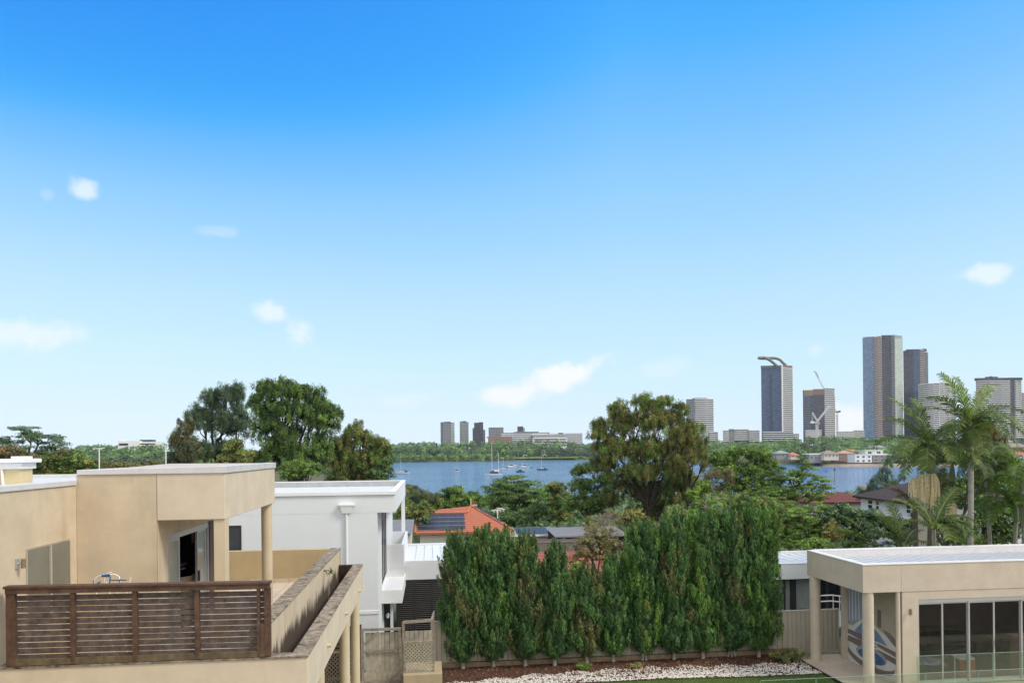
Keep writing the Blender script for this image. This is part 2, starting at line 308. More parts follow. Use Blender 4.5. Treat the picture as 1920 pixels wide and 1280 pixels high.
# ------------------------------------------------------------------ terrain, water
def interp(x, pts): return np.interp(x, [p[0] for p in pts], [p[1] for p in pts])
NEAR = [(-4000, 1200), (-70, 1200), (-58, 960), (-24, 380), (-10, 205), (120, 190), (400, 180), (4000, 180)]
FAR = [(-4000, 1201), (-62, 965), (220, 985), (280, 760), (300, 590), (322, 505), (385, 488), (900, 470), (4000, 470)]
def gz(x, y):
    x = np.asarray(x, float); y = np.asarray(y, float); ns = interp(x, NEAR); fs = interp(x, FAR)
    near = np.interp(y, [29.0, 30.5, 80, 130, 1e5], [5.6, 4.95, 2.6, 1.5, 1.5]); near = near*np.clip((ns-y)/25, 0, 1)+(-2)*(1-np.clip((ns-y)/25, 0, 1))
    left = np.clip((-70-x)/60, 0, 1)*np.clip((y-150)/500, 0, 1)*10; near = near+left
    t = y-fs; far = -2+np.clip(t/8, 0, 1)*3.2+11*np.clip(t/260, 0, 1)+8*np.clip((t-260)/500, 0, 1)
    return np.where(y < (ns+fs)/2, near, far)
def G(x, y): return float(gz(x, y))
xs = np.concatenate([np.arange(-2200, -400, 200), np.arange(-400, -80, 20), np.arange(-80, 520, 6), np.arange(520, 900, 20), np.arange(900, 2900, 200)])
ys = np.concatenate([np.arange(-60, 28, 11), np.arange(28, 50, 1.5), np.arange(50, 180, 10), np.arange(180, 1020, 6), np.arange(1020, 1600, 40), np.arange(1600, 2500, 100)])
XX, YY = np.meshgrid(xs, ys); ZZ = gz(XX, YY)
nx, ny = len(xs), len(ys)
me = bpy.data.meshes.new('ground'); idx = np.arange(nx*ny).reshape(ny, nx)
me.from_pydata(np.stack([XX, YY, ZZ], -1).reshape(-1, 3).tolist(), [], np.stack([idx[:-1, :-1], idx[:-1, 1:], idx[1:, 1:], idx[1:, :-1]], -1).reshape(-1, 4).tolist())
gm = mat('ground_cover', (.10, .115, .05), .97, .35, .05, .5, 2, col2=(.07, .06, .035)); me.materials.append(gm)
go = bpy.data.objects.new('ground', me); COL.objects.link(go); tag(go, kind='structure')
def wat(t, p, tcn, last):
    mp = N(t, 'ShaderNodeMapping'); mp.inputs['Scale'].default_value = (.55, 1.6, 1); L(t, tcn.outputs['Object'], mp.inputs[0])
    n = N(t, 'ShaderNodeTexNoise'); n.inputs['Scale'].default_value = .8; n.inputs['Detail'].default_value = 5; n.inputs['Roughness'].default_value = .62; L(t, mp.outputs[0], n.inputs['Vector'])
    b = N(t, 'ShaderNodeBump'); b.inputs['Strength'].default_value = 1; b.inputs['Distance'].default_value = 1.1; L(t, n.outputs[0], b.inputs['Height']); L(t, b.outputs[0], p.inputs['Normal'])
    p.inputs['IOR'].default_value = 1.33
water_m = mat('river_water', (.105, .235, .44), .12, .15, .012, spec=.5, extra=wat)
MB().quad((-150, 150, 0), (1500, 150, 0), (1500, 1250, 0), (-150, 1250, 0)).build('water', water_m, kind='structure')
# lawn and patio near the pool house
MB().quad((-4, 12, 5.62), (14.3, 12, 5.62), (14.3, 27.45, 5.62), (-4, 27.45, 5.62)).build('lawn', lawnm, kind='structure')
bedm = mat('bark_mulch', (.10, .05, .035), .98, .35, 12, 1, 30, col2=(.035, .018, .013))
BE = [atz(p_, y_, 5.65) for p_, y_ in ((835, 1300), (1000, 1284), (1250, 1272), (1420, 1268), (1556, 1262))]
bed_y = lambda x: np.interp(x, [q[0] for q in BE], [q[1] for q in BE])
MB().quad((-.2, BE[0][1], 5.645), *[tuple(q[:2])+(5.645,) for q in BE], (14.4, BE[-1][1], 5.645), (14.4, 28.6, 5.68), (-.2, 28.6, 5.68)).build('garden_bed', bedm, kind='structure')
MB().box(-3.2, 20, 5.45, -.25, 28.6, 5.63).build('path', mat('concrete_path', (.42, .36, .26), .9, .12, 3, .4, 50), kind='structure')
# ------------------------------------------------------------------ helpers for buildings
def window(parent, a, b, z0, z1, frame, glass, mull=1, fw=.06, name='window', proud=.03, nrmdir=None, rows=1):
    """window on a vertical wall between ground points a and b (left to right seen from outside)"""
    a = np.array(a[:2], float); b = np.array(b[:2], float); d = (b-a); W_ = np.linalg.norm(d); d /= W_; n = np.array((d[1], -d[0]))
    P = lambda u, z, o: (*(a+d*u+n*o), z)
    m = MB()
    for (u0, u1, v0, v1) in ([(0, fw, z0, z1), (W_-fw, W_, z0, z1), (fw, W_-fw, z0, z0+fw), (fw, W_-fw, z1-fw, z1)]+[(W_*k/(mull+1)-fw/2, W_*k/(mull+1)+fw/2, z0+fw, z1-fw) for k in range(1, mull+1)]+[(fw, W_-fw, z0+(z1-z0)*k/rows-fw/2, z0+(z1-z0)*k/rows+fw/2) for k in range(1, rows)]):
        q = len(m.v); m.v += [P(u0, v0, -.02), P(u1, v0, -.02), P(u1, v1, -.02), P(u0, v1, -.02), P(u0, v0, proud), P(u1, v0, proud), P(u1, v1, proud), P(u0, v1, proud)]
        for f in ((4, 5, 6, 7), (0, 1, 5, 4), (1, 2, 6, 5), (2, 3, 7, 6), (3, 0, 4, 7)): m.f.append(tuple(q+i for i in f))
    w = m.build(name, frame, parent)
    MB().quad(P(fw/2, z0+fw/2, proud*.4), P(W_-fw/2, z0+fw/2, proud*.4), P(W_-fw/2, z1-fw/2, proud*.4), P(fw/2, z1-fw/2, proud*.4)).build('pane', glass, w)
    return w
def hip_roof(m, c, d, L_, W_, z, h, ov=.5, hipf=.9):
    """c centre, d unit direction of ridge"""
    c = np.array(c[:2]); d = np.array(d); n = np.array((-d[1], d[0])); a = L_/2+ov; b = W_/2+ov; r = max(L_/2-W_/2*hipf, .05)
    P = lambda u, v, zz: (*(c+d*u+n*v), zz)
    q = [P(-a, -b, z), P(a, -b, z), P(a, b, z), P(-a, b, z)]; t = [P(-r, 0, z+h), P(r, 0, z+h)]
    m.quad(q[0], q[1], t[1], t[0]); m.quad(q[2], q[3], t[0], t[1]); m.quad(q[1], q[2], t[1]); m.quad(q[3], q[0], t[0]); m.quad(q[3], q[2], q[1], q[0])
    k = [P(-a, -b, z-.18), P(a, -b, z-.18), P(a, b, z-.18), P(-a, b, z-.18)]
    for i in range(4): j = (i+1) % 4; m.quad(k[i], k[j], q[j], q[i])
def obox(c, d, L_, W_, z0, z1, m=None):
    m = m or MB(); c = np.array(c[:2]); d = np.array(d); n = np.array((-d[1], d[0]))
    return m.prism([tuple(c+d*u+n*v) for u, v in ((-L_/2, -W_/2), (L_/2, -W_/2), (L_/2, W_/2), (-L_/2, W_/2))], z0, z1)
# ================================================================== BEIGE HOUSE (left)
YF, XL, XR = 15.8, -7.12, -5.57
bh = empty('cream_house', (-8, 18, 5.6), 'cream rendered flat roofed house with roof terrace on the left', 'house')
ZL = atx(143, 909, XL)[2]; ZT = 13.66; SOF = 12.65; FLO = 10.0
MB().prism([(XL, YF), (XR, YF), (XR, 16.43), (XR-.2, 16.43), (XR-.2, YF+.25), (XL, YF+.25)], FLO-.3, 13.60).build('wall', cream, bh)
MB().box(XL-.25, 4, 5.6, XL, YF, ZL).build('wall', cream, bh, bevel=.012)
# recess wall with door opening: door Y 17.3 .. 20.55
MB().box(XR-.2, 16.43, 12.28, XR, 20.05, 13.55).box(XR-.2, 20.05, FLO-.3, XR, 20.56, 13.55).build('wall', cream, bh)
MB().box(-16, 20.56, 5.6, XR, 20.72, 13.2).box(-16.2, 4, 5.6, -16, 20.72, 13.3).build('wall', cream, bh)
MB().box(XL, YF+.25, FLO-.3, XL+.2, 20.56, 13.6).build('wall', cream, bh)
MB().box(-4.6, 12.98, 5.6, -4.4, 23.4, 9.7).box(-7.12, 13.2, 5.6, -4.6, 13.4, 9.7).build('wall', cream, bh, label='cream lower storey wall under the terrace')
# roof slab with fascia
MB().box(XR, YF-.003, SOF, -4.23, 20.7, 13.60).build('fascia', cream_pale, bh, bevel=.012)
MB().prism([(-7.1, YF-.03), (-4.20, YF-.03), (-4.20, YF+.2), (-7.1, YF+.2)], 13.60, lambda x, y: 13.70 if x < -6 else 13.745).box(-4.42, YF+.2, 13.60, -4.20, 20.73, 13.745).box(-7.1, YF+.2, 13.6, -6.9, 20.73, 13.70).box(-6.9, 20.53, 13.6, -4.42, 20.73, 13.72).build('roof_edge', capm, bh, bevel=.008)
MB().quad((-6.9, YF+.2, 13.68), (-4.42, YF+.2, 13.705), (-4.42, 20.53, 13.735), (-6.9, 20.53, 13.75)).quad((-6.9, 20.53, 13.6), (-6.9, 20.53, 13.75), (-4.42, 20.53, 13.735), (-4.42, 20.53, 13.6)).build('roof', mat('pinkish_roof_sheet', (.55, .47, .44), .7, .08, 2), bh)
MB().box(XL-.30, 4, ZL, XL+.03, YF-.035, ZL+.10).box(-16, 19.9, ZL-.05, XL-.31, 20.1, ZL+.12).build('roof_edge', capm, bh, bevel=.008)
MB().quad((-16, 4, ZL+.02), (XL-.3, 4, ZL+.02), (XL-.3, 19.9, ZL+.03), (-16, 19.9, ZL+.03)).build('roof', roofm, bh)
MB().box(-5.575, YF-.004, 9.98, -5.569, YF-.001, 13.6).build('expansion_joint', mat('wall_joint_mastic', (.35, .28, .2), .9), bh)  # thin brown mastic line at the joint of wall and fascia
# left window with two panes in the X-const wall
wy0, wy1 = atx(48, 1015, XL)[1], atx(131, 1007, XL)[1]; wz1 = atx(131, 1009, XL)[2]
w = MB()
w.box(XL-.02, wy0, 10.9, XL+.012, wy0+.04, wz1).box(XL-.02, wy1-.05, 10.9, XL+.012, wy1, wz1).box(XL-.02, wy0+.04, wz1-.025, XL+.012, wy1-.05, wz1).box(XL-.02, wy0+.04, 10.9, XL+.02, wy1-.04, 10.95).box(XL-.02, (wy0+wy1)/2-.01, 10.95, XL+.03, (wy0+wy1)/2+.05, wz1-.04)
wi = w.build('window', mat('beige_window_frame', (.42, .37, .29), .6, .05, 3), bh)
olivegl = mat('frosted_pane', (.19, .19, .155), .22, .12, .8, spec=.6)
for k in (0, 1):
    ya = wy0+.04 if k == 0 else (wy0+wy1)/2+.05; yb = (wy0+wy1)/2-.01 if k == 0 else wy1-.04
    MB().box(XL-.01, ya, 10.95, XL+.004+.008*k, yb, wz1-.04).build('pane', olivegl, wi)
# wall light on the left wall
for (X, ymid, z, nm, lab) in ((XL, atx(31, 1056, XL)[1], atx(31, 1056, XL)[2], 'wall_lamp', 'small bronze wall lamp beside the two pane window on the left'),):
    wl = empty(nm, (X, ymid, z), lab, 'wall lamp')
    MB().box(X, ymid-.05, z-.09, X+.025, ymid+.05, z+.09).build('back_plate', alu, wl, bevel=.004)
    MB().tube([(X+.02, ymid, z), (X+.09, ymid, z)], .02, 8).build('arm', alu, wl)
    MB().cyl(X+.11, ymid, z-.08, z+.08, .038, 16).build('lamp_body', mat('bronze_lamp', (.3, .24, .16), .4, .05, 4, metal=.5), wl)
# sliding door in the recess wall (X = XR)
dr = empty('sliding_door', (XR-.1, 18.9, FLO)); dr.parent = bh; dr.location = np.array((XR-.1, 18.9, FLO))-wloc(bh)
def yz(m, X, y0, y1, z0, z1, t=.06): m.box(X-t/2, y0, z0, X+t/2, y1, z1); return m
m = MB(); yz(m, XR-.06, 16.43, 16.5, FLO, 12.28, .14); yz(m, XR-.06, 19.22, 19.28, FLO, 12.28, .14); yz(m, XR-.06, 16.5, 19.22, 12.16, 12.28, .14); yz(m, XR-.06, 16.5, 19.22, FLO, FLO+.04, .14)
m.build('door_frame', alu, dr, bevel=.004)
pgl = mat('pale_reflecting_glass', (.30, .32, .28), .08, .1, 1, spec=.9)
for (y0, y1, X) in ((16.5, 17.18, XR-.04), (18.50, 19.18, XR-.06)):
    m = MB(); yz(m, X, y0, y0+.06, FLO+.04, 12.16); yz(m, X, y1-.07, y1, FLO+.04, 12.16); yz(m, X, y0+.06, y1-.07, 12.1, 12.16); yz(m, X, y0+.06, y1-.07, FLO+.04, FLO+.12)
    m.build('door_leaf', alu, dr, bevel=.003)
    MB().box(X-.006, y0+.06, FLO+.12, X+.006, y1-.07, 12.1).build('glass', pgl, dr)
MB().box(XR-.03, 18.50, 10.95, XR+.01, 18.55, 11.2).build('handle', blackp, dr)
MB().box(XR-.06, 19.29, FLO, XR+.03, 20.04, 12.3).build('security_screen', brownpaint, dr)
# dark room behind
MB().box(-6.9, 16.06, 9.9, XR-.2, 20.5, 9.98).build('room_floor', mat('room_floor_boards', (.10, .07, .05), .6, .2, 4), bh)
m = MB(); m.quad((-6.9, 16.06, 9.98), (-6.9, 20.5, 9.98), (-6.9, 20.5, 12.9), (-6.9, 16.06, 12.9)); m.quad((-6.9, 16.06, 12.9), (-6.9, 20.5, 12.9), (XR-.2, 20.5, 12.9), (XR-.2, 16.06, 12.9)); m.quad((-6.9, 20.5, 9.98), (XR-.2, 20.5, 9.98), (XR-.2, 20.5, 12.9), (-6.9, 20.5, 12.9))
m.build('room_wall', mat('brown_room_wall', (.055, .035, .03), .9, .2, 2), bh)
# things in the room
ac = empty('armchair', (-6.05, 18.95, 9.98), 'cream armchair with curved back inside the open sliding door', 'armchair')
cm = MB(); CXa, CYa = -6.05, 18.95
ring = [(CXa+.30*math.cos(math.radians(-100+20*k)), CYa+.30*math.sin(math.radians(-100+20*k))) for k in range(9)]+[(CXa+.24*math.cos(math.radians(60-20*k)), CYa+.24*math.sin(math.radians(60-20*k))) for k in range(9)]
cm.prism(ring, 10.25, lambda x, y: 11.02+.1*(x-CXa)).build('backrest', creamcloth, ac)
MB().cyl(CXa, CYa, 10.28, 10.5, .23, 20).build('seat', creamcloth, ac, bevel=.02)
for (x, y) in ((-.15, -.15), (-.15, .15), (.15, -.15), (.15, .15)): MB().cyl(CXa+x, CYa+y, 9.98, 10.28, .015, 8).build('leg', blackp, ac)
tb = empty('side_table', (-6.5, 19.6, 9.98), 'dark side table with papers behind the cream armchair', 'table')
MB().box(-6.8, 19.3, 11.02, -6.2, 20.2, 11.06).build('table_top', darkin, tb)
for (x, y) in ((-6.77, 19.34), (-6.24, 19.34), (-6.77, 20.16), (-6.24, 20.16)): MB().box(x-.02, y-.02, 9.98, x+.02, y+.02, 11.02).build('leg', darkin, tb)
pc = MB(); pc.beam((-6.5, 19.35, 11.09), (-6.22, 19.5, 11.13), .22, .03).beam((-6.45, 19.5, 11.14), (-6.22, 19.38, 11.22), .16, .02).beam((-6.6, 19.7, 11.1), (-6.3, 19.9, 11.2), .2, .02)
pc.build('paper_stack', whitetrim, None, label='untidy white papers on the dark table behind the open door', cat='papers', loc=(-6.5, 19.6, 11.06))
q = atx(366, 1000, -5.95); MB().box(-5.97, q[1]-.22, atx(366, 1016, -5.95)[2], -5.95, q[1]+.2, 12.25).build('hanging_blind', creamcloth, None, label='pale hanging blind panel inside the open sliding door', cat='blind', loc=(-5.96, q[1], 11.9))
for (x, y, z, r) in ((-6.3, 20.3, 11.3, .16), (-6.6, 20.1, 11.5, .12)): pass
# pier and round columns
MB().box(-4.47, YF+.03, FLO, -4.235, YF+.30, SOF).build('pier', cream_col, bh, bevel=.01)
cpx = atx(501, 1092, -4.36); 
MB().cyl(-4.40, 20.45, FLO, SOF, .14, 32).build('column', cream_col, bh, smooth=True)
# terrace
tilem = mat('terrace_tiles', (.55, .47, .37), .7, .08, 2)
def brickify(m_, c1, c2, mort, sx_, rw, rh):
    t = m_.node_tree; p = t.nodes['Principled BSDF']; g = N(t, 'ShaderNodeTexCoord'); b = N(t, 'ShaderNodeTexBrick'); b.offset = 0
    b.inputs['Color1'].default_value = (*c1, 1); b.inputs['Color2'].default_value = (*c2, 1); b.inputs['Mortar'].default_value = (*mort, 1); b.inputs['Scale'].default_value = sx_
    b.inputs['Brick Width'].default_value = rw; b.inputs['Row Height'].default_value = rh; b.inputs['Mortar Size'].default_value = .012; L(t, g.outputs['Object'], b.inputs['Vector'])
    L(t, b.outputs[0], p.inputs['Base Color'])
brickify(tilem, (.58, .49, .38), (.52, .43, .33), (.36, .30, .23), 1, .45, .45)
MB().box(XR, 13.26, FLO-.25, -3.16, 23.5, FLO).box(-8, 20.73, FLO-.25, XR, 23.5, FLO).box(XL, 13.26, FLO-.25, XR, YF, FLO).build('terrace_floor', tilem, bh)
MB().box(-8, 23.55, 9.7, -2.86, 23.8, 10.99).build('parapet', mat('ochre_render', (.48, .37, .21), .9, .06, 1.5, .4, 60, grime=((.34, .25, .14), .4, 2.5)), bh)
MB().box(XR, 23.50, FLO, -3.16, 23.549, FLO+.11).build('skirting', tilem, bh)
# inner parapet with stained face
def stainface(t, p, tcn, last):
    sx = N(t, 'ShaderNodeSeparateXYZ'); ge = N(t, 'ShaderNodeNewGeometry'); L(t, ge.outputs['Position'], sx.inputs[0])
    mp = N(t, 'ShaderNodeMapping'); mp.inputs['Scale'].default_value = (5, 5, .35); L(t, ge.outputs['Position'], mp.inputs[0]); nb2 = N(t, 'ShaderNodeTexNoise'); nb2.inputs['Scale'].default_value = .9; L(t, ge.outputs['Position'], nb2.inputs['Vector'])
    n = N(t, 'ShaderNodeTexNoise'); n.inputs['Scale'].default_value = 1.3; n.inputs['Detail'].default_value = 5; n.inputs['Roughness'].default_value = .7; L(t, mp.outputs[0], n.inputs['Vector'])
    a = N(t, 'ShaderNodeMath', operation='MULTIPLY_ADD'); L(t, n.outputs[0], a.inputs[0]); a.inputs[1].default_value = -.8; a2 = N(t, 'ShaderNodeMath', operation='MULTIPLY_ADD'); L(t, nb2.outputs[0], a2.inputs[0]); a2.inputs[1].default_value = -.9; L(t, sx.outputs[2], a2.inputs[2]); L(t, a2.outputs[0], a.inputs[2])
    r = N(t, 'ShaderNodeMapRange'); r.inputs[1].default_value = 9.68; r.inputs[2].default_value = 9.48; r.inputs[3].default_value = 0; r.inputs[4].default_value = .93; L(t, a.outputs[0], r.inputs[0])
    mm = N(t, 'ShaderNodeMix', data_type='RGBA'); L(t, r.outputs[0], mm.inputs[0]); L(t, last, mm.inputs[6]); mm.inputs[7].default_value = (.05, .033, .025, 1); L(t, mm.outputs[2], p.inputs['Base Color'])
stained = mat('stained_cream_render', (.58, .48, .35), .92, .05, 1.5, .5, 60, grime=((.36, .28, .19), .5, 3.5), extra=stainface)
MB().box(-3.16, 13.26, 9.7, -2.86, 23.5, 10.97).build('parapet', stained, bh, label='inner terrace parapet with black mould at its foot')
MB().box(-3.17, 13.25, 10.97, -2.85, 23.81, 11.0).build('parapet_top', mossm, bh)
MB().box(-2.40, 13.25, 9.9, -2.14, 23.4, 10.50).box(-7.12, 13.0, 8.9, -2.14, 13.25, 10.50).build('parapet', cream_pale, bh, bevel=.015, label='outer cream planter wall with mossy top')
MB().box(-2.43, 13.26, 10.50, -2.13, 23.41, 10.53).box(-7.12, 12.98, 10.50, -2.13, 13.26, 10.525).build('parapet_top', mossm, bh)
MB().box(-2.86, 23.2, 9.9, -2.40, 23.4, 10.52).build('planter_end', soil, bh)
MB().box(-2.86, 13.25, 9.9, -2.40, 23.2, 10.02).build('planter_soil', soil, bh)
MB().box(-4.4, 13.25, 9.7, -2.15, 23.4, 9.895).build('terrace_slab', cream_pale, bh)
for (px, py) in ((672, 1107), (647, 1149), (614, 1209)):
    q = atx(px, py, -2.14); MB().tube([q+(-.02, 0, 0), q+(.075, 0, -.005)], .038, 16).build('drain_spout', cream_col, bh, smooth=True)
for Yc in (15.35, 20.0, 22.7): MB().cyl(-2.33, Yc, 5.6, 9.9, .135, 32).build('column', cream_col, bh, smooth=True)
# sapling growing from the planter
sp = empty('sapling', atx(616, 1125, -2.7), 'thin weed sapling growing out of the planter behind the mossy wall', 'plant')
b0 = wloc(sp); b0[2] = 10.0; tip = atx(618, 1071, -2.7)
MB().tube([(b0[0], b0[1], 10.02), (b0[0]+.01, b0[1]+.02, 10.3), tip], .008, 6).build('stem', palebark, sp)
cc = np.repeat(tip[None], 26, 0)+rng.normal(size=(26, 3))*.045; dirs = nrm(rng.normal(size=(26, 3))*(1, 1, .5)); raw_mesh('leaf_cluster', leaves(cc+dirs*.06, rng.normal(size=(26, 3)), .15, .035, dirs), 26, 4, LG['deep'], sp, rng.uniform(.1, .8, 26))
# chimney like bay on the roof at the far left
cb_ = empty('chimney', (-8.6, 15.3, 13.4), 'squat cream roof chimney with white cap at the left edge', 'chimney')
q0 = at(8, 912, 15.3); q1 = at(38, 912, 15.3); zc0 = at(20, 879, 15.3)[2]; zc1 = at(20, 860, 15.3)[2]
MB().box(q0[0]-.5, 15.3, ZL, q1[0], 15.75, zc0).build('shaft', mat('yellow_render', (.62, .52, .30), .85, .05, 2), cb_)
MB().box(q0[0]-.55, 15.25, zc0, q1[0]+.05, 15.8, zc0+.12).box(q0[0]-.6, 15.18, zc0+.12, q1[0]+.13, 15.85, zc1).build('cap', whitetrim, cb_, bevel=.01)
MB().box(q0[0]+.1, 15.35, zc1, q1[0]+.03, 15.7, zc1+.05).build('flue', whitetrim, cb_)
MB().beam(q0+(0.0, -.03, 0), (q0[0]-.02, 15.27, zc0), .05, .03).build('corner_trim', whitetrim, cb_)
# timber privacy screen
FY = 13.02
tf = empty('timber_screen', (-4.9, FY, 10.53), 'dark stained horizontal slat privacy screen on the terrace edge', 'screen')
zt = lambda x: 11.86-(x+6.95)*.010
zb = lambda x: 10.60
pp = [at(p, 1150, FY)[0] for p in (21, 137, 253.5, 370, 485, 502)]
pw = [.14, .075, .075, .075, .05, .10]
for x, wd in zip(pp, pw): MB().box(x-wd/2, FY-.035, 10.54, x+wd/2, FY+.05, zt(x)-.115).build('post', timber, tf, bevel=.004)
x0, x1 = pp[0]-.07, pp[-1]+.05
MB().beam((x0-.02, FY+.01, zt(x0)-.02), (x1+.01, FY+.01, zt(x1)-.02), .17, .04).build('top_rail', timber, tf, bevel=.004)
MB().beam((x0, FY-.03, zt(x0)-.085), (x1, FY-.03, zt(x1)-.085), .05, .085).build('top_rail', timber, tf, bevel=.004)
olt = mat('olive_timber', (.16, .12, .065), .85, .3, 6, .4, 40, col2=(.07, .05, .03))
MB().beam((pp[0]+.07, FY-.012, 10.60), (x1-.1, FY-.012, 10.585), .04, .10).build('bottom_rail', olt, tf, bevel=.003)
for k in range(5):
    m = MB(); a = pp[k]+pw[k]/2; b = pp[k+1]-pw[k+1]/2
    for j in range(11):
        z = 11.70-j*.0975-.05; dz = rnd.uniform(-.004, .004)
        m.beam((a, FY+.03, z+dz-(a+6.95)*.010), (b, FY+.03, z+dz*.3-(b+6.95)*.010), .02, .083)
    m.build('slat_panel', slatm, tf)
MB().box(pp[4]+.03, FY-.04, 10.62, pp[5]-.05, FY+.0, 11.1).build('brace_board', timber, tf)
# blue clothes airer behind the screen
Q = lambda px, py: at(px, py, 14.3)
air = empty('clothes_airer', (*Q(203, 1095)[:2], 10.0), 'blue folding clothes airer with white hoops behind the slat screen', 'airer')
wt = MB()
for o in (0, .35):
    wt.tube([Q(176+o*10, 1098)+(0, o, -.0), Q(177+o*10, 1086)+(0, o, 0), Q(183+o*10, 1080)+(0, o, 0), Q(190+o*10, 1078)+(0, o, 0)], .010, 8)
wt.tube([Q(192, 1077), Q(215, 1076), Q(223, 1080), Q(226, 1090)], .010, 8)
wt.build('white_hoop', whitetrim, air, smooth=True)
bt = MB(); bt.tube([Q(176, 1087), Q(176, 1099)], .012, 8).tube([Q(176, 1095), Q(208, 1097)], .012, 8).tube([Q(178, 1096), Q(188, 1090)], .014, 8).tube([Q(207, 1080), Q(205, 1098)], .011, 8).tube([Q(206, 1087), Q(237, 1087)], .012, 8).tube([Q(226, 1085), Q(224, 1091)], .014, 8).tube([Q(191, 1078), Q(206, 1077)], .018, 8).tube([Q(191, 1080), Q(206, 1080)], .013, 8)
bt.build('blue_frame', bluem, air)
lg = MB(); 
for (a, b) in (((177, 1099), (225, 1195)), ((225, 1090), (180, 1195))):
    A = Q(*a); B = at(b[0], b[1], 14.3); B[2] = 10.01; lg.tube([A, B], .01, 8); lg.tube([A+(0, .5, 0), B+(0, .5, 0)], .01, 8)
lg.build('leg_frame', whitetrim, air)
# ================================================================== WHITE HOUSE
wh = empty('white_house', (-5, 36, 5.3), 'white two storey flat roofed house behind the cream terrace', 'house')
WX, WF, ZW = -2.23, -1.49, 12.35
MB().box(-14, 31, 5.0, WX, 43, 11.9).build('wall', white, wh)
MB().box(-14, 30.995, 11.5, WX, 31.15, ZW-.02).box(WX, 30.995, 11.5, WF, 31.2, ZW-.02).box(WF-.2, 31.2, 11.5, WF, 43.1, ZW-.02).box(WX, 31.2, 11.5, WF-.2, 43.1, 11.56).box(-14, 42.9, 11.5, WX, 43.1, ZW-.021).box(WX, 42.9, 11.56, WF-.2, 43.1, ZW-.021).build('fascia', white, wh)
MB().box(-14, 42.88, ZW-.02, WF+.02, 43.12, ZW+.02).box(WF-.22, 30.98, ZW-.02, WF+.02, 42.88, ZW+.015).build('parapet_cap', whitetrim, wh)
m = MB().quad((-14, 31.15, 12.27), (WF-.2, 31.15, 12.27), (WF-.2, 42.9, 11.99), (-14, 42.9, 11.99))
for k in range(70):
    x = -13.9+k*.18
    if x < WF-.3: m.beam((x, 31.16, 12.30), (x, 42.85, 12.02), .07, .07)
m.build('roof', whiteroof, wh)
lining = mat('grey_lining', (.42, .43, .44), .6, .08, 3); MB().box(-14, 42.86, 11.95, WF-.22, 42.895, ZW-.025).build('parapet_lining', lining, wh)  # grey sheet lining the inner face of the far parapet
MB().box(-14, 30.93, 12.24, WF, 30.99, 12.37).build('gutter', whitetrim, wh)
MB().box(WX-1.3, 30.97, 7.33, WX+.05, 31.0, 7.46).build('ledge_trim', whitetrim, wh)
# rain head and pipe
a = at(637, 947, 30.9); b = at(662, 947, 30.9); c = at(642, 962, 30.9); d = at(657, 962, 30.9)
rh = MB(); rh.box(a[0]-.05, 30.8, a[2]-.02, b[0]+.05, 30.99, a[2]+.04)
n0 = len(rh.v); rh.v += [(a[0], 30.82, a[2]-.02), (b[0], 30.82, a[2]-.02), (b[0], 30.99, a[2]-.02), (a[0], 30.99, a[2]-.02), (c[0], 30.86, c[2]), (d[0], 30.86, c[2]), (d[0], 30.99, c[2]), (c[0], 30.99, c[2])]
for q in ((0, 4, 5, 1), (1, 5, 6, 2), (3, 7, 4, 0), (4, 7, 6, 5)): rh.f.append(tuple(n0+i for i in q))
rh.build('rain_head', whitetrim, wh)
xm = (c[0]+d[0])/2; MB().cyl(xm, 30.93, 7.0, c[2], .05, 16).build('downpipe', whitetrim, wh, smooth=True)
# window on near wall
a = at(421, 985, 31); b = at(453, 1031, 31); window(wh, (a[0], 31), (b[0], 31), b[2], a[2], dark, mat('grey_blind_glass', (.06, .065, .075), .2, .1, 2), mull=0, fw=.05)
# tall window in side wall
m = window(wh, (WX, 32.6), (WX, 36.3), 8.15, 11.45, dark, glassd, mull=2, fw=.09)
MB().box(WX, 32.4, 8.05, WX+.06, 32.58, 11.5).box(WX, 36.32, 8.0, WX+.05, 36.45, 11.5).build('window_surround', whitetrim, wh)
# post and balcony
q = at(756, 960, 42.6); MB().box(q[0]-.1, 42.55, 9.3, q[0]+.1, 42.75, 11.5).build('post', whitetrim, wh)
BX = at(757, 1020, 36.5)[0]; bz1 = at(757, 1020, 36.5)[2]; bz0 = at(757, 1064, 36.5)[2]
MB().box(WX, 36.5, bz0, BX, 36.62, bz1).box(BX-.12, 36.62, bz0, BX, 42.5, bz1).box(WX, 42.38, bz0, BX-.12, 42.5, bz1).box(WX, 36.62, bz0, BX-.12, 42.38, bz0+.15).build('balcony', white, wh)
LX = at(754, 1105, 33)[0]; lz1 = at(754, 1105, 33)[2]; lz0 = at(754, 1130, 33)[2]
MB().box(WX, 33, lz0, LX, 39.4, lz1).build('awning_slab', whitetrim, wh, bevel=.01)
MB().box(WX, 36.51, bz0-.6, BX-.01, 36.8, bz0).build('wall', white, wh)
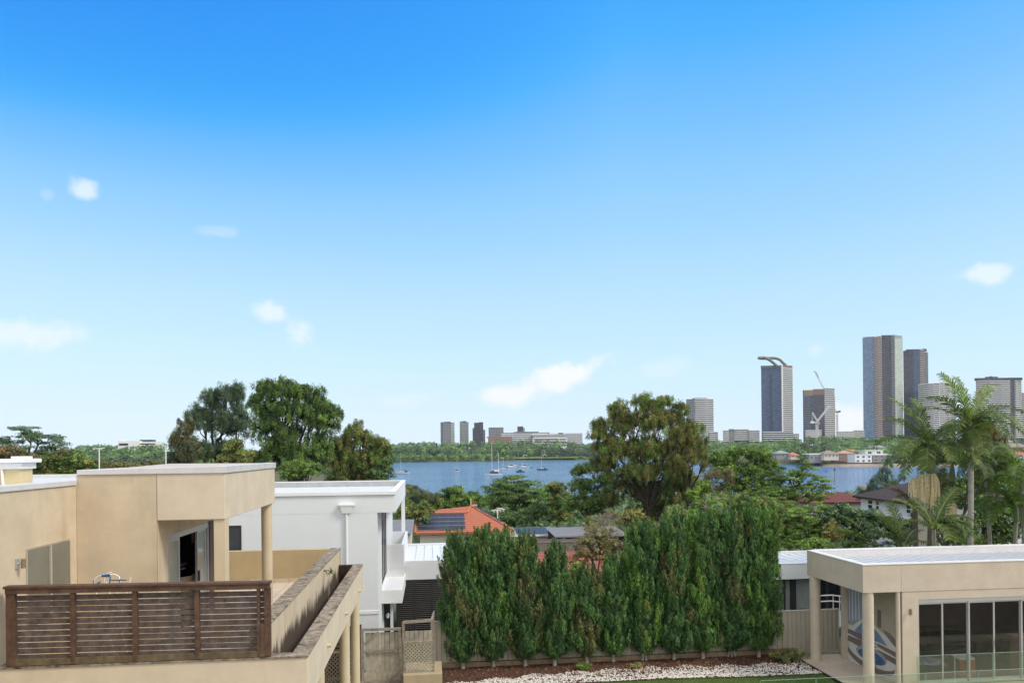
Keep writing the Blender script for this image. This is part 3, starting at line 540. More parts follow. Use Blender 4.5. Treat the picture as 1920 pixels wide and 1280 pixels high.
# ground floor door, louvre garage
x0 = at(723, 1150, 34.5)[0]; x1 = at(731, 1150, 34.5)[0]
MB().box(WX+.0, 34.6, 5.0, x1+.02, 34.7, 7.3).build('door', glassd, wh)
x2 = at(737, 1150, 34.5)[0]; MB().box(x1+.02, 34.5, 5.0, x2, 34.62, 7.3).build('door_post', whitetrim, wh)
LY = 37.5; lx0 = x2; lx1 = at(905, 1100, LY)[0]; lt = at(790, 1086, LY)[2]
MB().box(lx0, LY+.06, 5.0, lx1, LY+.3, lt).build('wall', darkin, wh)
m = MB(); nb = 9; 
louv = empty('louvre_doors', (lx0, LY, 5.0)); louv.parent = wh; louv.location = np.array((lx0, LY, 5.0))-wloc(wh)
lw = .86
xk = lx0; 
while xk < lx1-.3:
    f = MB(); f.box(xk, LY-.02, 5.0, xk+.11, LY+.04, lt).box(xk+.11, LY-.02, lt-.12, xk+lw, LY+.04, lt).build('frame', dark, louv)
    s_ = MB()
    for j in range(24): z = lt-.2-j*.098; s_.beam((xk+.11, LY+.0, z), (xk+lw, LY+.0, z), .07, .018, up=(0, .6, .8))
    s_.build('louvre_panel', mat('grey_louvre', (.12, .115, .115), .5, .05, 3) if 'grey_louvre' not in MATS else MATS['grey_louvre'], louv); xk += lw
# low wing roof
wz = at(800, 1050, LY)[2]; wb = at(800, 1085, LY)[2]; wr = at(905, 1050, LY)[0]
MB().box(BX-.9, LY-.05, wb, wr, LY+.2, wz).box(wr-.2, LY+.2, wb, wr, 44, wz).box(BX-.3, 43.7, wb, wr-.2, 44, at(800, 1019, 43.7)[2]).build('wing_fascia', white, wh)
m = MB().quad((BX-.2, LY+.2, wz-.03), (wr-.2, LY+.2, wz-.03), (wr-.2, 43.7, wz-.06), (BX-.2, 43.7, wz-.06))
for k in range(9): m.box(-.85+k*.45, LY+.2, wz-.03, -.82+k*.45, 43.7, wz+.0)
m.build('wing_roof', whiteroof, wh)
# ================================================================== second white house (right of the cypresses)
w2 = empty('white_annexe', (15.5, 36, 5.5), 'low white flat roofed annexe with tall dark windows beside the cream pool house', 'house')
AY = 34.0; ax0 = at(1405, 1080, AY)[0]; ax1 = 22.5
za = at(1500, 1053, AY)[2]; zb_ = at(1500, 1081, AY)[2]; zc_ = at(1500, 1031.5, 37.2)[2]
MB().box(ax0, AY-.5, zb_, ax1, AY-.3, za).box(ax0, AY-.3, zb_, ax0+.2, 37.2, za).box(ax0+.2, 37.0, zb_, ax1, 37.2, zc_).build('fascia', white, w2)
MB().box(ax0, AY-.52, za, ax1, AY-.3, za+.03).build('gutter', whitetrim, w2)
m = MB().quad((ax0+.2, AY-.3, za-.02), (ax1, AY-.3, za-.02), (ax1, 37, za-.06), (ax0+.2, 37, za-.06))
for k in range(24): m.box(ax0+.3+k*.5, AY-.3, za-.05, ax0+.34+k*.5, 37, za+.0)
m.build('roof', whiteroof, w2)
MB().box(ax0+.2, AY, zb_-.0, ax1, AY+.2, zb_+.01).box(ax0+.2, AY, 5.3, ax1, AY+.2, 6.1).build('wall', white, w2)
xs_ = [at(p, 1110, AY)[0] for p in (1460, 1471, 1484, 1488, 1491, 1527, 1550, 1560, 1585, 1640)]
inner = mat('grey_curtain', (.30, .33, .34), .8, .12, 3, grime=((.2, .22, .24), .5, 8))
w = MB()
for (p0, p1) in ((1455, 1459), (1469, 1472), (1481, 1492), (1521, 1528), (1546, 1553), (1572, 1590)): w.box(at(p0, 1110, AY)[0], AY-.05, 6.1, at(p1, 1110, AY)[0], AY+.02, zb_)
w.box(ax0+.2, AY-.04, zb_-.12, ax1, AY+.02, zb_).build('window_frame', dark, w2)
for (p0, p1) in ((1459, 1469), (1472, 1481), (1492, 1521)): MB().box(at(p0, 1110, AY)[0], AY, 6.1, at(p1, 1110, AY)[0], AY+.03, zb_-.12).build('pane', inner, w2)
MB().box(at(1528, 1110, AY)[0], AY, 6.1, ax1, AY+.03, zb_-.12).build('pane', glassd, w2)
MB().box(at(1415, 1110, AY)[0], AY, 6.1, at(1455, 1110, AY)[0], AY+.03, zb_-.12).build('pane', inner, w2)
ral = MB()
for py in (1116, 1127):
    ral.tube([at(1539, py, 33), at(1560, py-1, 33), at(1576, py+1, 33.2)], .03, 8)
for p in (1562, 1574): ral.tube([at(p, 1116, 33), (*at(p, 1116, 33)[:2], 5.5)], .02, 8)
ral.build('handrail', whitetrim, None, label='thin white double handrail behind the steel fence beside the cream column', cat='handrail', loc=(at(1550, 1120, 33)[0], 33, 7))
bal = MB()
for k in range(11): q = at(1496+k*2.4, 1141, 33.6); bal.box(q[0]-.012, 33.6, 6.2, q[0]+.012, 33.62, q[2]+rnd.uniform(0, .06))
bal.build('picket_fence', dark, None, label='short row of dark pickets in front of the grey curtained windows', cat='fence', loc=(at(1508, 1141, 33.6)[0], 33.6, 6.2))
# ================================================================== steel fence
FYc = 28.75
sf = empty('steel_fence', (8, FYc, 5.6), 'long beige ribbed steel panel fence behind the cypresses', 'fence')
seg = [(-.05+2.37*k) for k in range(8)]
for k in range(7):
    m = MB(); a, b = seg[k]+.03, seg[k+1]-.03; n = 12; st = (b-a)/n; zt_ = 7.42-.012*k
    for j in range(n):
        u = a+j*st; m.quad((u, FYc, 5.72), (u+st*.72, FYc, 5.72), (u+st*.72, FYc, zt_), (u, FYc, zt_)); m.quad((u+st*.72, FYc, 5.72), (u+st*.80, FYc+.035, 5.72), (u+st*.80, FYc+.035, zt_), (u+st*.72, FYc, zt_))
        m.quad((u+st*.80, FYc+.035, 5.72), (u+st*.92, FYc+.035, 5.72), (u+st*.92, FYc+.035, zt_), (u+st*.80, FYc+.035, zt_)); m.quad((u+st*.92, FYc+.035, 5.72), (u+st, FYc, 5.72), (u+st, FYc, zt_), (u+st*.92, FYc+.035, zt_))
    m.build('steel_panel', colorbond, sf); MB().box(a, FYc-.02, zt_-.03, b, FYc+.05, zt_+.03).build('top_rail', colorbond, sf); MB().box(a, FYc-.02, 5.68, b, FYc+.05, 5.74).build('bottom_rail', colorbond, sf)
for k in range(8): MB().box(seg[k]-.03, FYc-.03, 5.6, seg[k]+.03, FYc+.06, 7.47-.012*k).build('post', colorbond, sf)
sleeper = mat('timber_sleeper', (.30, .22, .14), .9, .2, 5, .4, 40)
MB().box(-.1, 28.55, 5.6, 14.5, 28.68, 5.86).build('retaining_sleeper', sleeper, None, label='long timber sleeper edging along the foot of the steel fence', cat='edging', loc=(7, 28.6, 5.6))
# ================================================================== gates and lattice below the terrace
GY = 27.0
def P3(px, py, Y=GY): return at(px, py, Y)
gt = empty('timber_gate', (P3(715, 1270)[0], GY, 5.6), 'weathered timber framed gate with vertical boards between grey posts', 'gate')
def bar(m, a, b, Y, w=.09, t=.06): m.beam(at(*a, Y), at(*b, Y), t, w, up=(0, 0, 1))
for (a, b) in (((679, 1181), (681, 1290)), ((749, 1176), (754, 1290))): m = MB(); A = at(*a, GY); B = at(*b, GY); m.beam(A, B, .10, .10); m.build('post', weath, gt)
m = MB(); m.beam(at(679, 1180, GY), at(752, 1178, GY), .08, .09); m.beam(at(683, 1221, GY), at(749, 1219, GY), .05, .09); m.beam(at(683, 1279, GY), at(751, 1277, GY), .05, .09); m.build('gate_rails', weath, gt)
MB().beam(at(683, 1207, GY-.05), at(710, 1184, GY-.05), .03, .08).build('brace', weath, gt); MB().beam(at(725, 1280, GY-.05), at(750, 1258, GY-.05), .03, .08).build('brace', weath, gt)
m = MB()
palegt = mat('pale_weathered_board', (.42, .38, .31), .9, .15, 6, .3, 40, col2=(.3, .26, .2))
for k in range(7): x0 = at(685+k*9.2, 1200, GY+.05)[0]; x1 = at(685+(k+1)*9.2-.8, 1200, GY+.05)[0]; m.box(x0, GY+.05, 5.62, x1, GY+.07, at(700, 1186, GY)[2])
m.build('gate_board_panel', palegt, gt)
def lattice(name, px0, px1, pya, pyb, Y, lab, fr, step=.16, lm=None, top=True):
    A = at(px0, pya, Y); B = at(px1, pyb, Y); e = empty(name, ((A[0]+B[0])/2, Y, B[2]), lab, 'lattice')
    x0, x1, z0, z1 = A[0], B[0], B[2], A[2]; m = MB()
    for s in (1, -1):
        c = -(z1-z0) if s == 1 else 0; kk = x0-(z1-z0) if s == 1 else x0
        kk = x0-(z1-z0)
        while kk < x1:
            # line x = kk + (z-z0) for s=1 ; mirrored for s=-1
            t0 = max(0, x0-kk); t1 = min(z1-z0, x1-kk)
            if t1 > t0+.02:
                if s == 1: m.beam((kk+t0, Y-.006, z0+t0), (kk+t1, Y-.006, z0+t1), .01, .03)
                else: m.beam((x0+x1-kk-t0, Y+.006, z0+t0), (x0+x1-kk-t1, Y+.006, z0+t1), .01, .03)
            kk += step
    m.build('lattice_panel', lm or fr, e)
    f = MB(); f.box(x0-.05, Y-.03, z0-.05, x0, Y+.03, z1+.05).box(x1, Y-.03, z0-.05, x1+.05, Y+.03, z1+.05).box(x0, Y-.03, z1, x1, Y+.03, z1+.05).box(x0, Y-.03, z0-.05, x1, Y+.03, z0); f.build('frame', fr, e)
    return e
lattice('lattice_gate', 759, 812, 1205, 1258, 26.6, 'pale weathered lattice gate panel standing on a low cream wall', weath, lm=palegt, step=.13)
g2 = empty('gate_frame', (at(785, 1262, 27)[0], 27.2, 5.6), 'grey timber frame rising around the pale lattice gate', 'frame')
for (a, b, Y) in (((756, 1166), (759, 1262), 26.7), ((812, 1150), (813, 1262), 27.6)): m = MB(); m.beam(at(*a, Y), at(*b, Y), .09, .09); m.build('post', weath, g2)
m = MB(); m.beam(at(755, 1166, 26.7), at(809, 1162, 27.0), .06, .1); m.build('top_rail', weath, g2); m = MB(); m.beam(at(809, 1163, 27.0), at(814, 1147, 28.2), .06, .1); m.build('top_rail', weath, g2)
m = MB()
for k in range(6): x0 = at(760+k*8.6, 1200, 27.3)[0]; x1 = at(760+k*8.6+7.8, 1200, 27.3)[0]; m.box(x0, 27.3, at(780, 1207, 27.3)[2], x1, 27.33, at(780, 1182, 27.3)[2])
m.build('board_panel', palegt, g2)
MB().box(at(757, 1265, 26.5)[0], 26.3, 5.5, at(829, 1265, 26.5)[0], 27.9, at(757, 1262, 26.5)[2]).build('low_wall', mat('ochre_low_wall', (.40, .33, .21), .9, .1, 2), None, label='low cream masonry wall under the lattice gate', cat='wall', loc=(at(790, 1265, 26.5)[0], 27, 5.5), bevel=.01)
lattice('lattice_screen', 566, 676, 1226, 1290, 27.6, 'brown diamond lattice screen under the terrace beside the round columns', mat('brown_lattice_timber', (.27, .20, .15), .9, .2, 6), step=.15)
ss = empty('slatted_screen', (at(645, 1200, 27.9)[0], 27.9, 5.6), 'dark brown horizontal slat screen in the shade under the terrace', 'screen')
m = MB()
for k in range(6): z = at(640, 1178+k*8, 27.9)[2]; m.box(at(560, 1200, 27.9)[0], 27.9, z-.055, at(677, 1200, 27.9)[0], 27.93, z+.03)
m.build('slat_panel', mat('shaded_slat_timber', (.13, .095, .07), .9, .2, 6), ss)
MB().box(at(560, 1200, 28.3)[0], 28.3, 5.6, at(677, 1200, 28.3)[0], 28.35, at(640, 1174, 28.3)[2]).build('void_sheet', darkin, ss)  # near-black sheet, its colour standing in for the shaded void behind the screens
for p in (612, 676): q = at(p, 1200, 27.95); MB().box(q[0]-.04, 27.94, 5.6, q[0]+.04, 28.0, at(640, 1172, 27.9)[2]).build('post', timber, ss)
# hose reel lamp near the louvre doors
q = at(727, 1152, 34.3); e = empty('wall_light', q, 'small white outdoor light beside the narrow dark door', 'light'); MB().tube([q+(0, .3, 0), q], .05, 12).build('bracket', whitetrim, e); MB().tube([q+(0, 0, .02), q+(.0, -.02, -.14)], [.09, .05], 12).build('lamp_shade', whitetrim, e)
# ================================================================== POOL HOUSE (right)
PX, PXW, PY, PYB = 14.7, 16.15, 23.95, 27.75
ph = empty('pool_house', (20, 26, 5.7), 'sand coloured flat roofed pool house with glass sliding doors on the right', 'building')
MB().box(PX, PY, 8.98, 32, PY+.22, 9.93).box(PX, PY+.22, 8.98, PX+.22, PYB, 9.93).box(PX+.22, PYB-.2, 8.98, 32, PYB, 9.93).build('fascia', cabana_m, ph, bevel=.012)
MB().box(PX-.02, PY-.02, 9.93, 32, PY+.24, 9.97).box(PX-.02, PY+.24, 9.93, PX+.24, PYB-.02, 9.97).box(PX+.24, PYB-.22, 9.93, 32, PYB+.02, 9.98).build('parapet_cap', mat('white_capping', (.70, .70, .70), .45, .05, 4), ph, bevel=.006)
MB().box(PX+.225, PYB-.235, 9.4, 32, PYB-.205, 9.925).build('parapet_lining', mat('pale_grey_flashing', (.60, .59, .60), .5, .06, 3), ph)
MB().box(PX+.22, PY+.22, 8.98, 32, PYB-.2, 9.02).build('soffit', cabana_m, ph)
m = MB().quad((PX+.22, PY+.22, 9.90), (32, PY+.22, 9.90), (32, PYB-.2, 9.68), (PX+.22, PYB-.2, 9.68))
for k in range(42):
    x = PX+.4+k*.4; n0 = len(m.v); m.v += [(x, PY+.24, 9.90), (x+.04, PY+.24, 9.90), (x+.04, PYB-.22, 9.68), (x, PYB-.22, 9.68), (x, PY+.24, 9.93), (x+.04, PY+.24, 9.93), (x+.04, PYB-.22, 9.71), (x, PYB-.22, 9.71)]
    for q in ((4, 5, 6, 7), (0, 1, 5, 4), (1, 2, 6, 5), (3, 0, 4, 7)): m.f.append(tuple(n0+i for i in q))
m.build('roof', roofm, ph)
DX0 = at(1723, 1200, PY)[0]; DZ = at(1723, 1123.5, PY)[2]; DB = 5.78
MB().box(PXW, PY+.02, 5.6, DX0, PY+.24, 8.98).box(DX0, PY+.02, DZ, 32, PY+.24, 8.98).box(at(2020, 1200, PY)[0]+.03, PY+.02, 5.72, 32, PY+.24, DZ).build('wall', cabana_m, ph)
MB().box(PXW, PY+.24, 5.6, PXW+.2, PYB-.2, 8.98).box(PXW+.2, PYB-.4, 5.6, 32, PYB-.2, 8.98).build('wall', cabana_m, ph)
MB().box(at(1690, 1090, PY)[0]-.004, PY-.004, 8.985, at(1690, 1090, PY)[0]+.004, PY, 9.93).build('expansion_joint', mat('joint_mastic', (.4, .34, .26), .9), ph)
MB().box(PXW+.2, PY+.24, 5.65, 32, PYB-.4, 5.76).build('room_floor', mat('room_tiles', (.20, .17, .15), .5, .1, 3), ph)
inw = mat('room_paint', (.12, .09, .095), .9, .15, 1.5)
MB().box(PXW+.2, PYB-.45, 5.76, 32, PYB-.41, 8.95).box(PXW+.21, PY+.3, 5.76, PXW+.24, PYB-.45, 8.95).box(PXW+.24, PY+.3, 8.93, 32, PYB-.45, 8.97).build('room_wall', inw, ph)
for (px, Y, r_) in ((1528, 27.45, .20), (1627, 24.15, .185)):
    q = at(px, 1200, Y); MB().cyl(q[0]+.02, Y, 5.7, 8.98, r_, 36).build('column', cabana_m, ph, smooth=True); MB().cyl(q[0]+.02, Y, 5.7, 5.76, r_+.035, 36).build('column_base', cabana_m, ph, smooth=True)
q = atx(1684, 1200, PXW-.12); MB().cyl(q[0], q[1], 5.7, 8.98, .075, 20).build('downpipe', cabana_m, ph, smooth=True)
q = atx(1583, 1200, PXW-.1); MB().box(PXW-.16, q[1]-.12, 5.7, PXW, q[1]+.12, 8.98).build('pier', cabana_m, ph)
MB().box(14.35, 18, 5.5, 16.15, 28.1, 5.72).box(16.15, 18, 5.5, 32, PY+.0, 5.715).build('patio', mat('patio_paving', (.52, .43, .33), .75, .1, 2, .2, 40), kind='structure')
MB().box(14.31, 18, 5.5, 14.35, 28.1, 5.70).build('patio_edge', soil, kind='structure')
# sliding doors
xe = [at(p, 1200, PY)[0] for p in (1723, 1770, 1819, 1867, 1918, 1968, 2020)]
sdz = empty('sliding_doors', (DX0, PY+.12, DB)); sdz.parent = ph; sdz.location = np.array((DX0, PY+.12, DB))-wloc(ph)
MB().box(DX0, PY+.04, DZ-.13, xe[-1], PY+.2, DZ).box(DX0, PY+.04, 5.72, xe[-1], PY+.2, DB).box(DX0, PY+.04, DB, DX0+.04, PY+.2, DZ-.13).build('door_track', alu, sdz)
for k in range(6):
    Yk = PY+.09+(.05 if k % 2 else 0); m = MB(); fw_ = .055
    m.box(xe[k], Yk-.02, DB, xe[k]+fw_, Yk+.02, DZ-.13).box(xe[k+1]-.03, Yk-.02, DB, xe[k+1]+.03, Yk+.02, DZ-.13).box(xe[k]+fw_, Yk-.02, DB, xe[k+1]-.03, Yk+.02, DB+.09).box(xe[k]+fw_, Yk-.02, DZ-.19, xe[k+1]-.03, Yk+.02, DZ-.13)
    m.build('door_leaf', alu, sdz); MB().box(xe[k]+fw_, Yk-.004, DB+.09, xe[k+1]-.03, Yk+.004, DZ-.19).build('glass', glass_door, sdz)
MB().box(xe[3]+.03, PY+.02, 6.95, xe[3]+.07, PY+.06, 7.2).build('handle', blackp, sdz)
# wall lamp
q = at(1706, 1146, PY); e = empty('wall_lamp', q, 'small bronze wall lamp beside the pool house glass doors', 'wall lamp')
MB().box(q[0]-.0, PY-.0, q[2]-.10, q[0]+.07, PY+.02, q[2]+.10).build('back_plate', MATS['bronze_lamp'], e); MB().cyl(q[0]-.02, PY-.09, q[2]-.09, q[2]+.09, .04, 16).build('lamp_body', MATS['bronze_lamp'], e, smooth=True)
# interior furniture
def cloth_sheet(name, cx_, cy_, w_, d_, z, m_, lab, cat):
    n = 14; mb = MB(); 
    for j in range(n+1):
        for i in range(n+1):
            u, v = i/n-.5, j/n-.5; ex = max(abs(u)-.4, 0)*5+max(abs(v)-.4, 0)*5
            mb.v.append((cx_+u*w_, cy_+v*d_, z-ex*.25+.02*math.sin(9*u+5*v)+.015*math.sin(23*v)))
    for j in range(n):
        for i in range(n): a = j*(n+1)+i; mb.f.append((a, a+1, a+n+2, a+n+1))
    return mb.build(name, m_, None, smooth=True, label=lab, cat=cat, loc=(cx_, cy_, z))
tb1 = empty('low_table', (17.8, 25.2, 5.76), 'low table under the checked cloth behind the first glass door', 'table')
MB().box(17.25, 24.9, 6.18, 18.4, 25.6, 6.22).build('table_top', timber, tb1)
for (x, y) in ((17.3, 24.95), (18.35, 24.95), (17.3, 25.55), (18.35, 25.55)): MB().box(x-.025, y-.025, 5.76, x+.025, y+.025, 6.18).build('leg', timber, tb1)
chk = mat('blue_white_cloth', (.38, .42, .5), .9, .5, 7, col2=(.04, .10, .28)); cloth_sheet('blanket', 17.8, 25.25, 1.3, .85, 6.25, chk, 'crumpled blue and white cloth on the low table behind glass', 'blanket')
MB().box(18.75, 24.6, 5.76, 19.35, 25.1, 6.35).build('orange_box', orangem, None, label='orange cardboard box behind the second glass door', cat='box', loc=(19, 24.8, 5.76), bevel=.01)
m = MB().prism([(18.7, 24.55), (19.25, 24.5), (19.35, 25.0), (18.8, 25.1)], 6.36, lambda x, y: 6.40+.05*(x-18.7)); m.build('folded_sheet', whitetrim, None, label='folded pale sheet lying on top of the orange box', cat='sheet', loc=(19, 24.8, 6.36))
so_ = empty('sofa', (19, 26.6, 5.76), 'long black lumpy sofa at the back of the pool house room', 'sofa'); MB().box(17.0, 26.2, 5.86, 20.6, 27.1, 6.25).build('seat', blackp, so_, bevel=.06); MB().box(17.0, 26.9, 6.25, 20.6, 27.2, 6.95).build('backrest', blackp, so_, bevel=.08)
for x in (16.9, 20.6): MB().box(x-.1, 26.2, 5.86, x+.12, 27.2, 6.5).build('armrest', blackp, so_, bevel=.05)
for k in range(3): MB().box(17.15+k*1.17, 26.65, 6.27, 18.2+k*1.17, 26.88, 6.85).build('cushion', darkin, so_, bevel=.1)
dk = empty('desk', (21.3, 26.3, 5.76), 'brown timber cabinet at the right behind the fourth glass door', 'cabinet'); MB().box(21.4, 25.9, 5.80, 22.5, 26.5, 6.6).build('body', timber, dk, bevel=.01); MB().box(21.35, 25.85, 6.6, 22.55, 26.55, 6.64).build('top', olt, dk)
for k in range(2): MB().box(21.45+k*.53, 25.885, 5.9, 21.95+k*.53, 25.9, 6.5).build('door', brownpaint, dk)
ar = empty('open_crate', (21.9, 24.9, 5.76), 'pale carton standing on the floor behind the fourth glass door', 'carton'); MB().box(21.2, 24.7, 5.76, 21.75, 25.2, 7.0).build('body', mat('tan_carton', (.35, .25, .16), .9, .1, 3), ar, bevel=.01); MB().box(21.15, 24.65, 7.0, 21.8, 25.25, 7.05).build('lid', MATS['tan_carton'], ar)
# mural on the side wall
mu = empty('wall_mural', (PXW-.02, 26, 7.0), 'painted wall mural of a white terrace with blue pools on the pool house side wall', 'mural')
def mp_(pts, dx, m_, nm): return MB().quad(*[atx(x, y, PXW-dx) for x, y in pts]).build(nm, m_, mu)
mpale = mat('mural_white', (.56, .55, .53), .8, .06, 2); mtan = mat('mural_tan', (.40, .35, .28), .85, .08, 2); mbrown = mat('mural_brown', (.17, .14, .13), .8, .1, 3); mblue = mat('mural_blue', (.16, .24, .38), .7, .15, 4); mdb = mat('mural_deep_blue', (.06, .13, .27), .6, .2, 5); mgrey = mat('mural_grey_blue', (.26, .31, .37), .8, .1, 3); mgreen = mat('mural_grey_green', (.19, .19, .16), .8, .2, 5)
mp_([(1577, 1103), (1577, 1234), (1687.5, 1316), (1687.5, 1106)], .004, mtan, 'background')
mp_([(1577, 1165), (1577, 1234), (1687.5, 1316), (1687.5, 1215), (1640, 1172), (1612, 1160), (1600, 1172)], .008, mpale, 'painted_terrace')
mp_([(1589, 1100), (1589, 1166), (1604, 1168), (1618, 1158), (1618, 1112)], .009, mgrey, 'painted_curtain')
for k in range(4): mp_([(1591+k*6, 1104+k*2), (1592+k*6, 1164-k), (1593.6+k*6, 1163-k), (1593+k*6, 1105+k*2)], .011, mpale, 'painted_curtain')
mp_([(1602, 1181), (1616, 1166), (1637, 1175), (1650, 1190), (1664, 1211), (1640, 1200), (1618, 1190)], .012, mblue, 'painted_pool')
mp_([(1655, 1180), (1668, 1186), (1684, 1205), (1687.5, 1222), (1680, 1214), (1668, 1200)], .012, mgreen, 'painted_hedge')
mp_([(1645, 1175), (1652, 1177), (1652, 1145), (1645, 1140)], .011, mbrown, 'painted_post')
for (o, w_) in ((0, 6), (12, 8)):
    mp_([(1577, 1172+o), (1577, 1172+o+w_), (1616, 1194+o+w_), (1616, 1190+o-2)], .013, mbrown, 'painted_stripe')
    mp_([(1645, 1205+o), (1645, 1205+o+w_), (1687.5, 1229+o+w_*1.2), (1687.5, 1226+o)], .013, mbrown, 'painted_stripe')
def ell(cx_, cy_, rx_, ry_, tilt, n=28, a0=0, a1=2*math.pi): return [(cx_+rx_*math.cos(a)*math.cos(tilt)-ry_*math.sin(a)*math.sin(tilt), cy_+rx_*math.cos(a)*math.sin(tilt)+ry_*math.sin(a)*math.cos(tilt)) for a in np.linspace(a0, a1, n, endpoint=a1 < 6.2)]
o_ = ell(1634, 1237, 50, 18, .52, 24, 0, math.pi); i_ = ell(1634, 1229, 50, 16, .52, 24, 0, math.pi)
m = MB(); 
for k in range(23): m.quad(*[atx(*p, PXW-.014) for p in (o_[k], o_[k+1], i_[k+1], i_[k])])
m.build('painted_curve', mbrown, mu)
m = MB().quad(*[atx(*p, PXW-.015) for p in ell(1634, 1228, 32, 13, .48)]); m.build('painted_pool', mgrey, mu)
m = MB().quad(*[atx(*p, PXW-.018) for p in ell(1634, 1231, 28, 10, .48)]); m.build('painted_pool', mdb, mu)
m = MB()
for k in range(9): y = 1197+k*6; m.quad(*[atx(x, yy, PXW-.02) for x, yy in ((1637, y), (1643, y+2.2), (1643, y+5), (1637, y+3))])
m.build('painted_steps', mblue, mu)
# glass balustrades
spig = mat('steel_spigot', (.5, .5, .5), .3, .05, 3, metal=.8)
edge = mat('glass_edge', (.36, .50, .45), .3, .05, 3)
def balus(Y, x0, x1, z0, z1, n, label):
    e = empty('glass_fence', ((x0+x1)/2, Y, z0), label, 'glass fence')
    w_ = (x1-x0)/n
    for k in range(n):
        a = x0+k*w_+.012; b = x0+(k+1)*w_-.012
        g = MB().box(a, Y-.006, z0+.06, b, Y+.006, z1-.008).build('glass_panel', glass_bal, e)
        MB().box(a, Y-.006, z1-.008, b, Y+.006, z1).box(a, Y-.006, z0+.06, a+.006, Y+.006, z1-.008).box(b-.006, Y-.006, z0+.06, b, Y+.006, z1-.008).build('glass_rim', edge, g)
        for x in (a+.25, b-.25): MB().cyl(x, Y, z0, z0+.16, .025, 12).build('spigot', spig, e, smooth=True)
    return e
q = at(1718, 1229, 23.3); balus(23.3, q[0], q[0]+1.2*1.45*4, 5.72, q[2], 5, 'clear glass pool fence directly in front of the sliding doors')
q = at(1600, 1267, 21.6); balus(21.6, at(1425, 1270, 21.6)[0], 22.5, 5.72, q[2], 7, 'low clear glass pool fence along the bottom edge nearer the lawn')
# ================================================================== pebbles, small plants
n = 7200; px_ = rng.uniform(0, 14.3, n); u = rng.uniform(0, 1, n); py_ = bed_y(px_)+.04+u**1.15*(.75+.5*np.clip((px_-1)/6, .3, 1)+.3*np.sin(px_*2.1)**2)
keep = rng.uniform(0, 1, n) < np.clip(.62+.45*np.sin(px_*1.7+1.3*np.sin(py_*4))*np.sin(py_*5.5+px_*.9)+.2*(px_ > 5), .12, .95); px_, py_ = px_[keep], py_[keep]; n = len(px_)
c = np.stack([px_, py_, 5.66+rng.uniform(0, .02, n)], -1); r = rng.uniform(.02, .045, (n, 3))*(1, 1, .75)
o6 = np.array([(1, 0, 0), (0, 1, 0), (-1, 0, 0), (0, -1, 0), (0, 0, 1.)]); tri = [(0, 1, 4), (1, 2, 4), (2, 3, 4), (3, 0, 4)]
V = c[:, None, :]+o6[None]*r[:, None, :]+rng.normal(size=(n, 5, 3))*.005
peb = raw_mesh('pebbles', V[:, tri].reshape(-1, 3), n*4, 3, mat('white_pebble', (.74, .70, .65), .8, .2, 40)); tag(peb, 'white pebbles spread over the dark mulch along the lawn', 'pebbles', kind='stuff')
n = 12000; gx_ = rng.uniform(-.2, 14.25, n); c = np.stack([gx_, bed_y(gx_)-rng.uniform(-.03, 2.0, n), np.full(n, 5.635)], -1)
gr = raw_mesh('grass', leaves(c+(0, 0, .02), rng.normal(size=(n, 3))*(1, 1, .2), .07, .02, rng.normal(size=(n, 3))*.3+(0, 0, 1)), n, 4, LG['bright'], tint=rng.uniform(0, .6, n)); tag(gr, 'short mown green lawn grass beyond the glass fence', 'grass', kind='stuff')
n = 3200; c = np.stack([rng.uniform(0, 14.3, n), rng.uniform(26.9, 28.5, n), np.full(n, 5.69)], -1)
lit = raw_mesh('mulch_litter', leaves(c, rng.normal(size=(n, 3))*.5+(0, 0, 1), .09, .05), n, 4, leafmat('dry_litter', (.05, .025, .018), (.16, .08, .05)), tint=rng.uniform(0, 1, n)); tag(lit, 'brown bark mulch and leaf litter under the cypresses', 'mulch', kind='stuff')
# ================================================================== vegetation builders
def blob_cluster(C, rc, n, leaf, width, style, outd):
    d = nrm(rng.normal(size=(n, 3))); r = rng.uniform(0, 1, (n, 1))**.45
    sc = {'broad': (1, 1, .75), 'flat': (1.25, 1.25, .32), 'needle': (.75, .75, 1.25), 'wisp': (1, 1, .8)}[style]
    p = C+d*r*rc*np.array(sc)
    nn = nrm(d*.7+outd*.5+np.array((0, 0, .55))+rng.normal(size=(n, 3))*.45)
    if style == 'needle': up = rng.normal(size=(n, 3))*.45+np.array((0, 0, -1.0))+outd*.5; nn = rng.normal(size=(n, 3))+outd
    elif style == 'wisp': up = rng.normal(size=(n, 3))*.5+outd+np.array((0, 0, .5)); nn = rng.normal(size=(n, 3))+outd
    else: up = None
    return leaves(p, nn, leaf, width, up)
def limb(m, a, b, r0, r1, wob=.06, n=5, sides=6):
    a = np.array(a, float); b = np.array(b, float); Ld = np.linalg.norm(b-a); pts = []
    for i in range(n+1):
        t = i/n; p = a+(b-a)*t; p = p+rng.normal(size=3)*Ld*wob*math.sin(math.pi*t)*.6; p[2] += Ld*.10*math.sin(math.pi*t)*(1 if b[2] > a[2] else 0)
        pts.append(p)
    m.tube(pts, list(np.linspace(r0, r1, n+1)), sides, cap=False); return pts
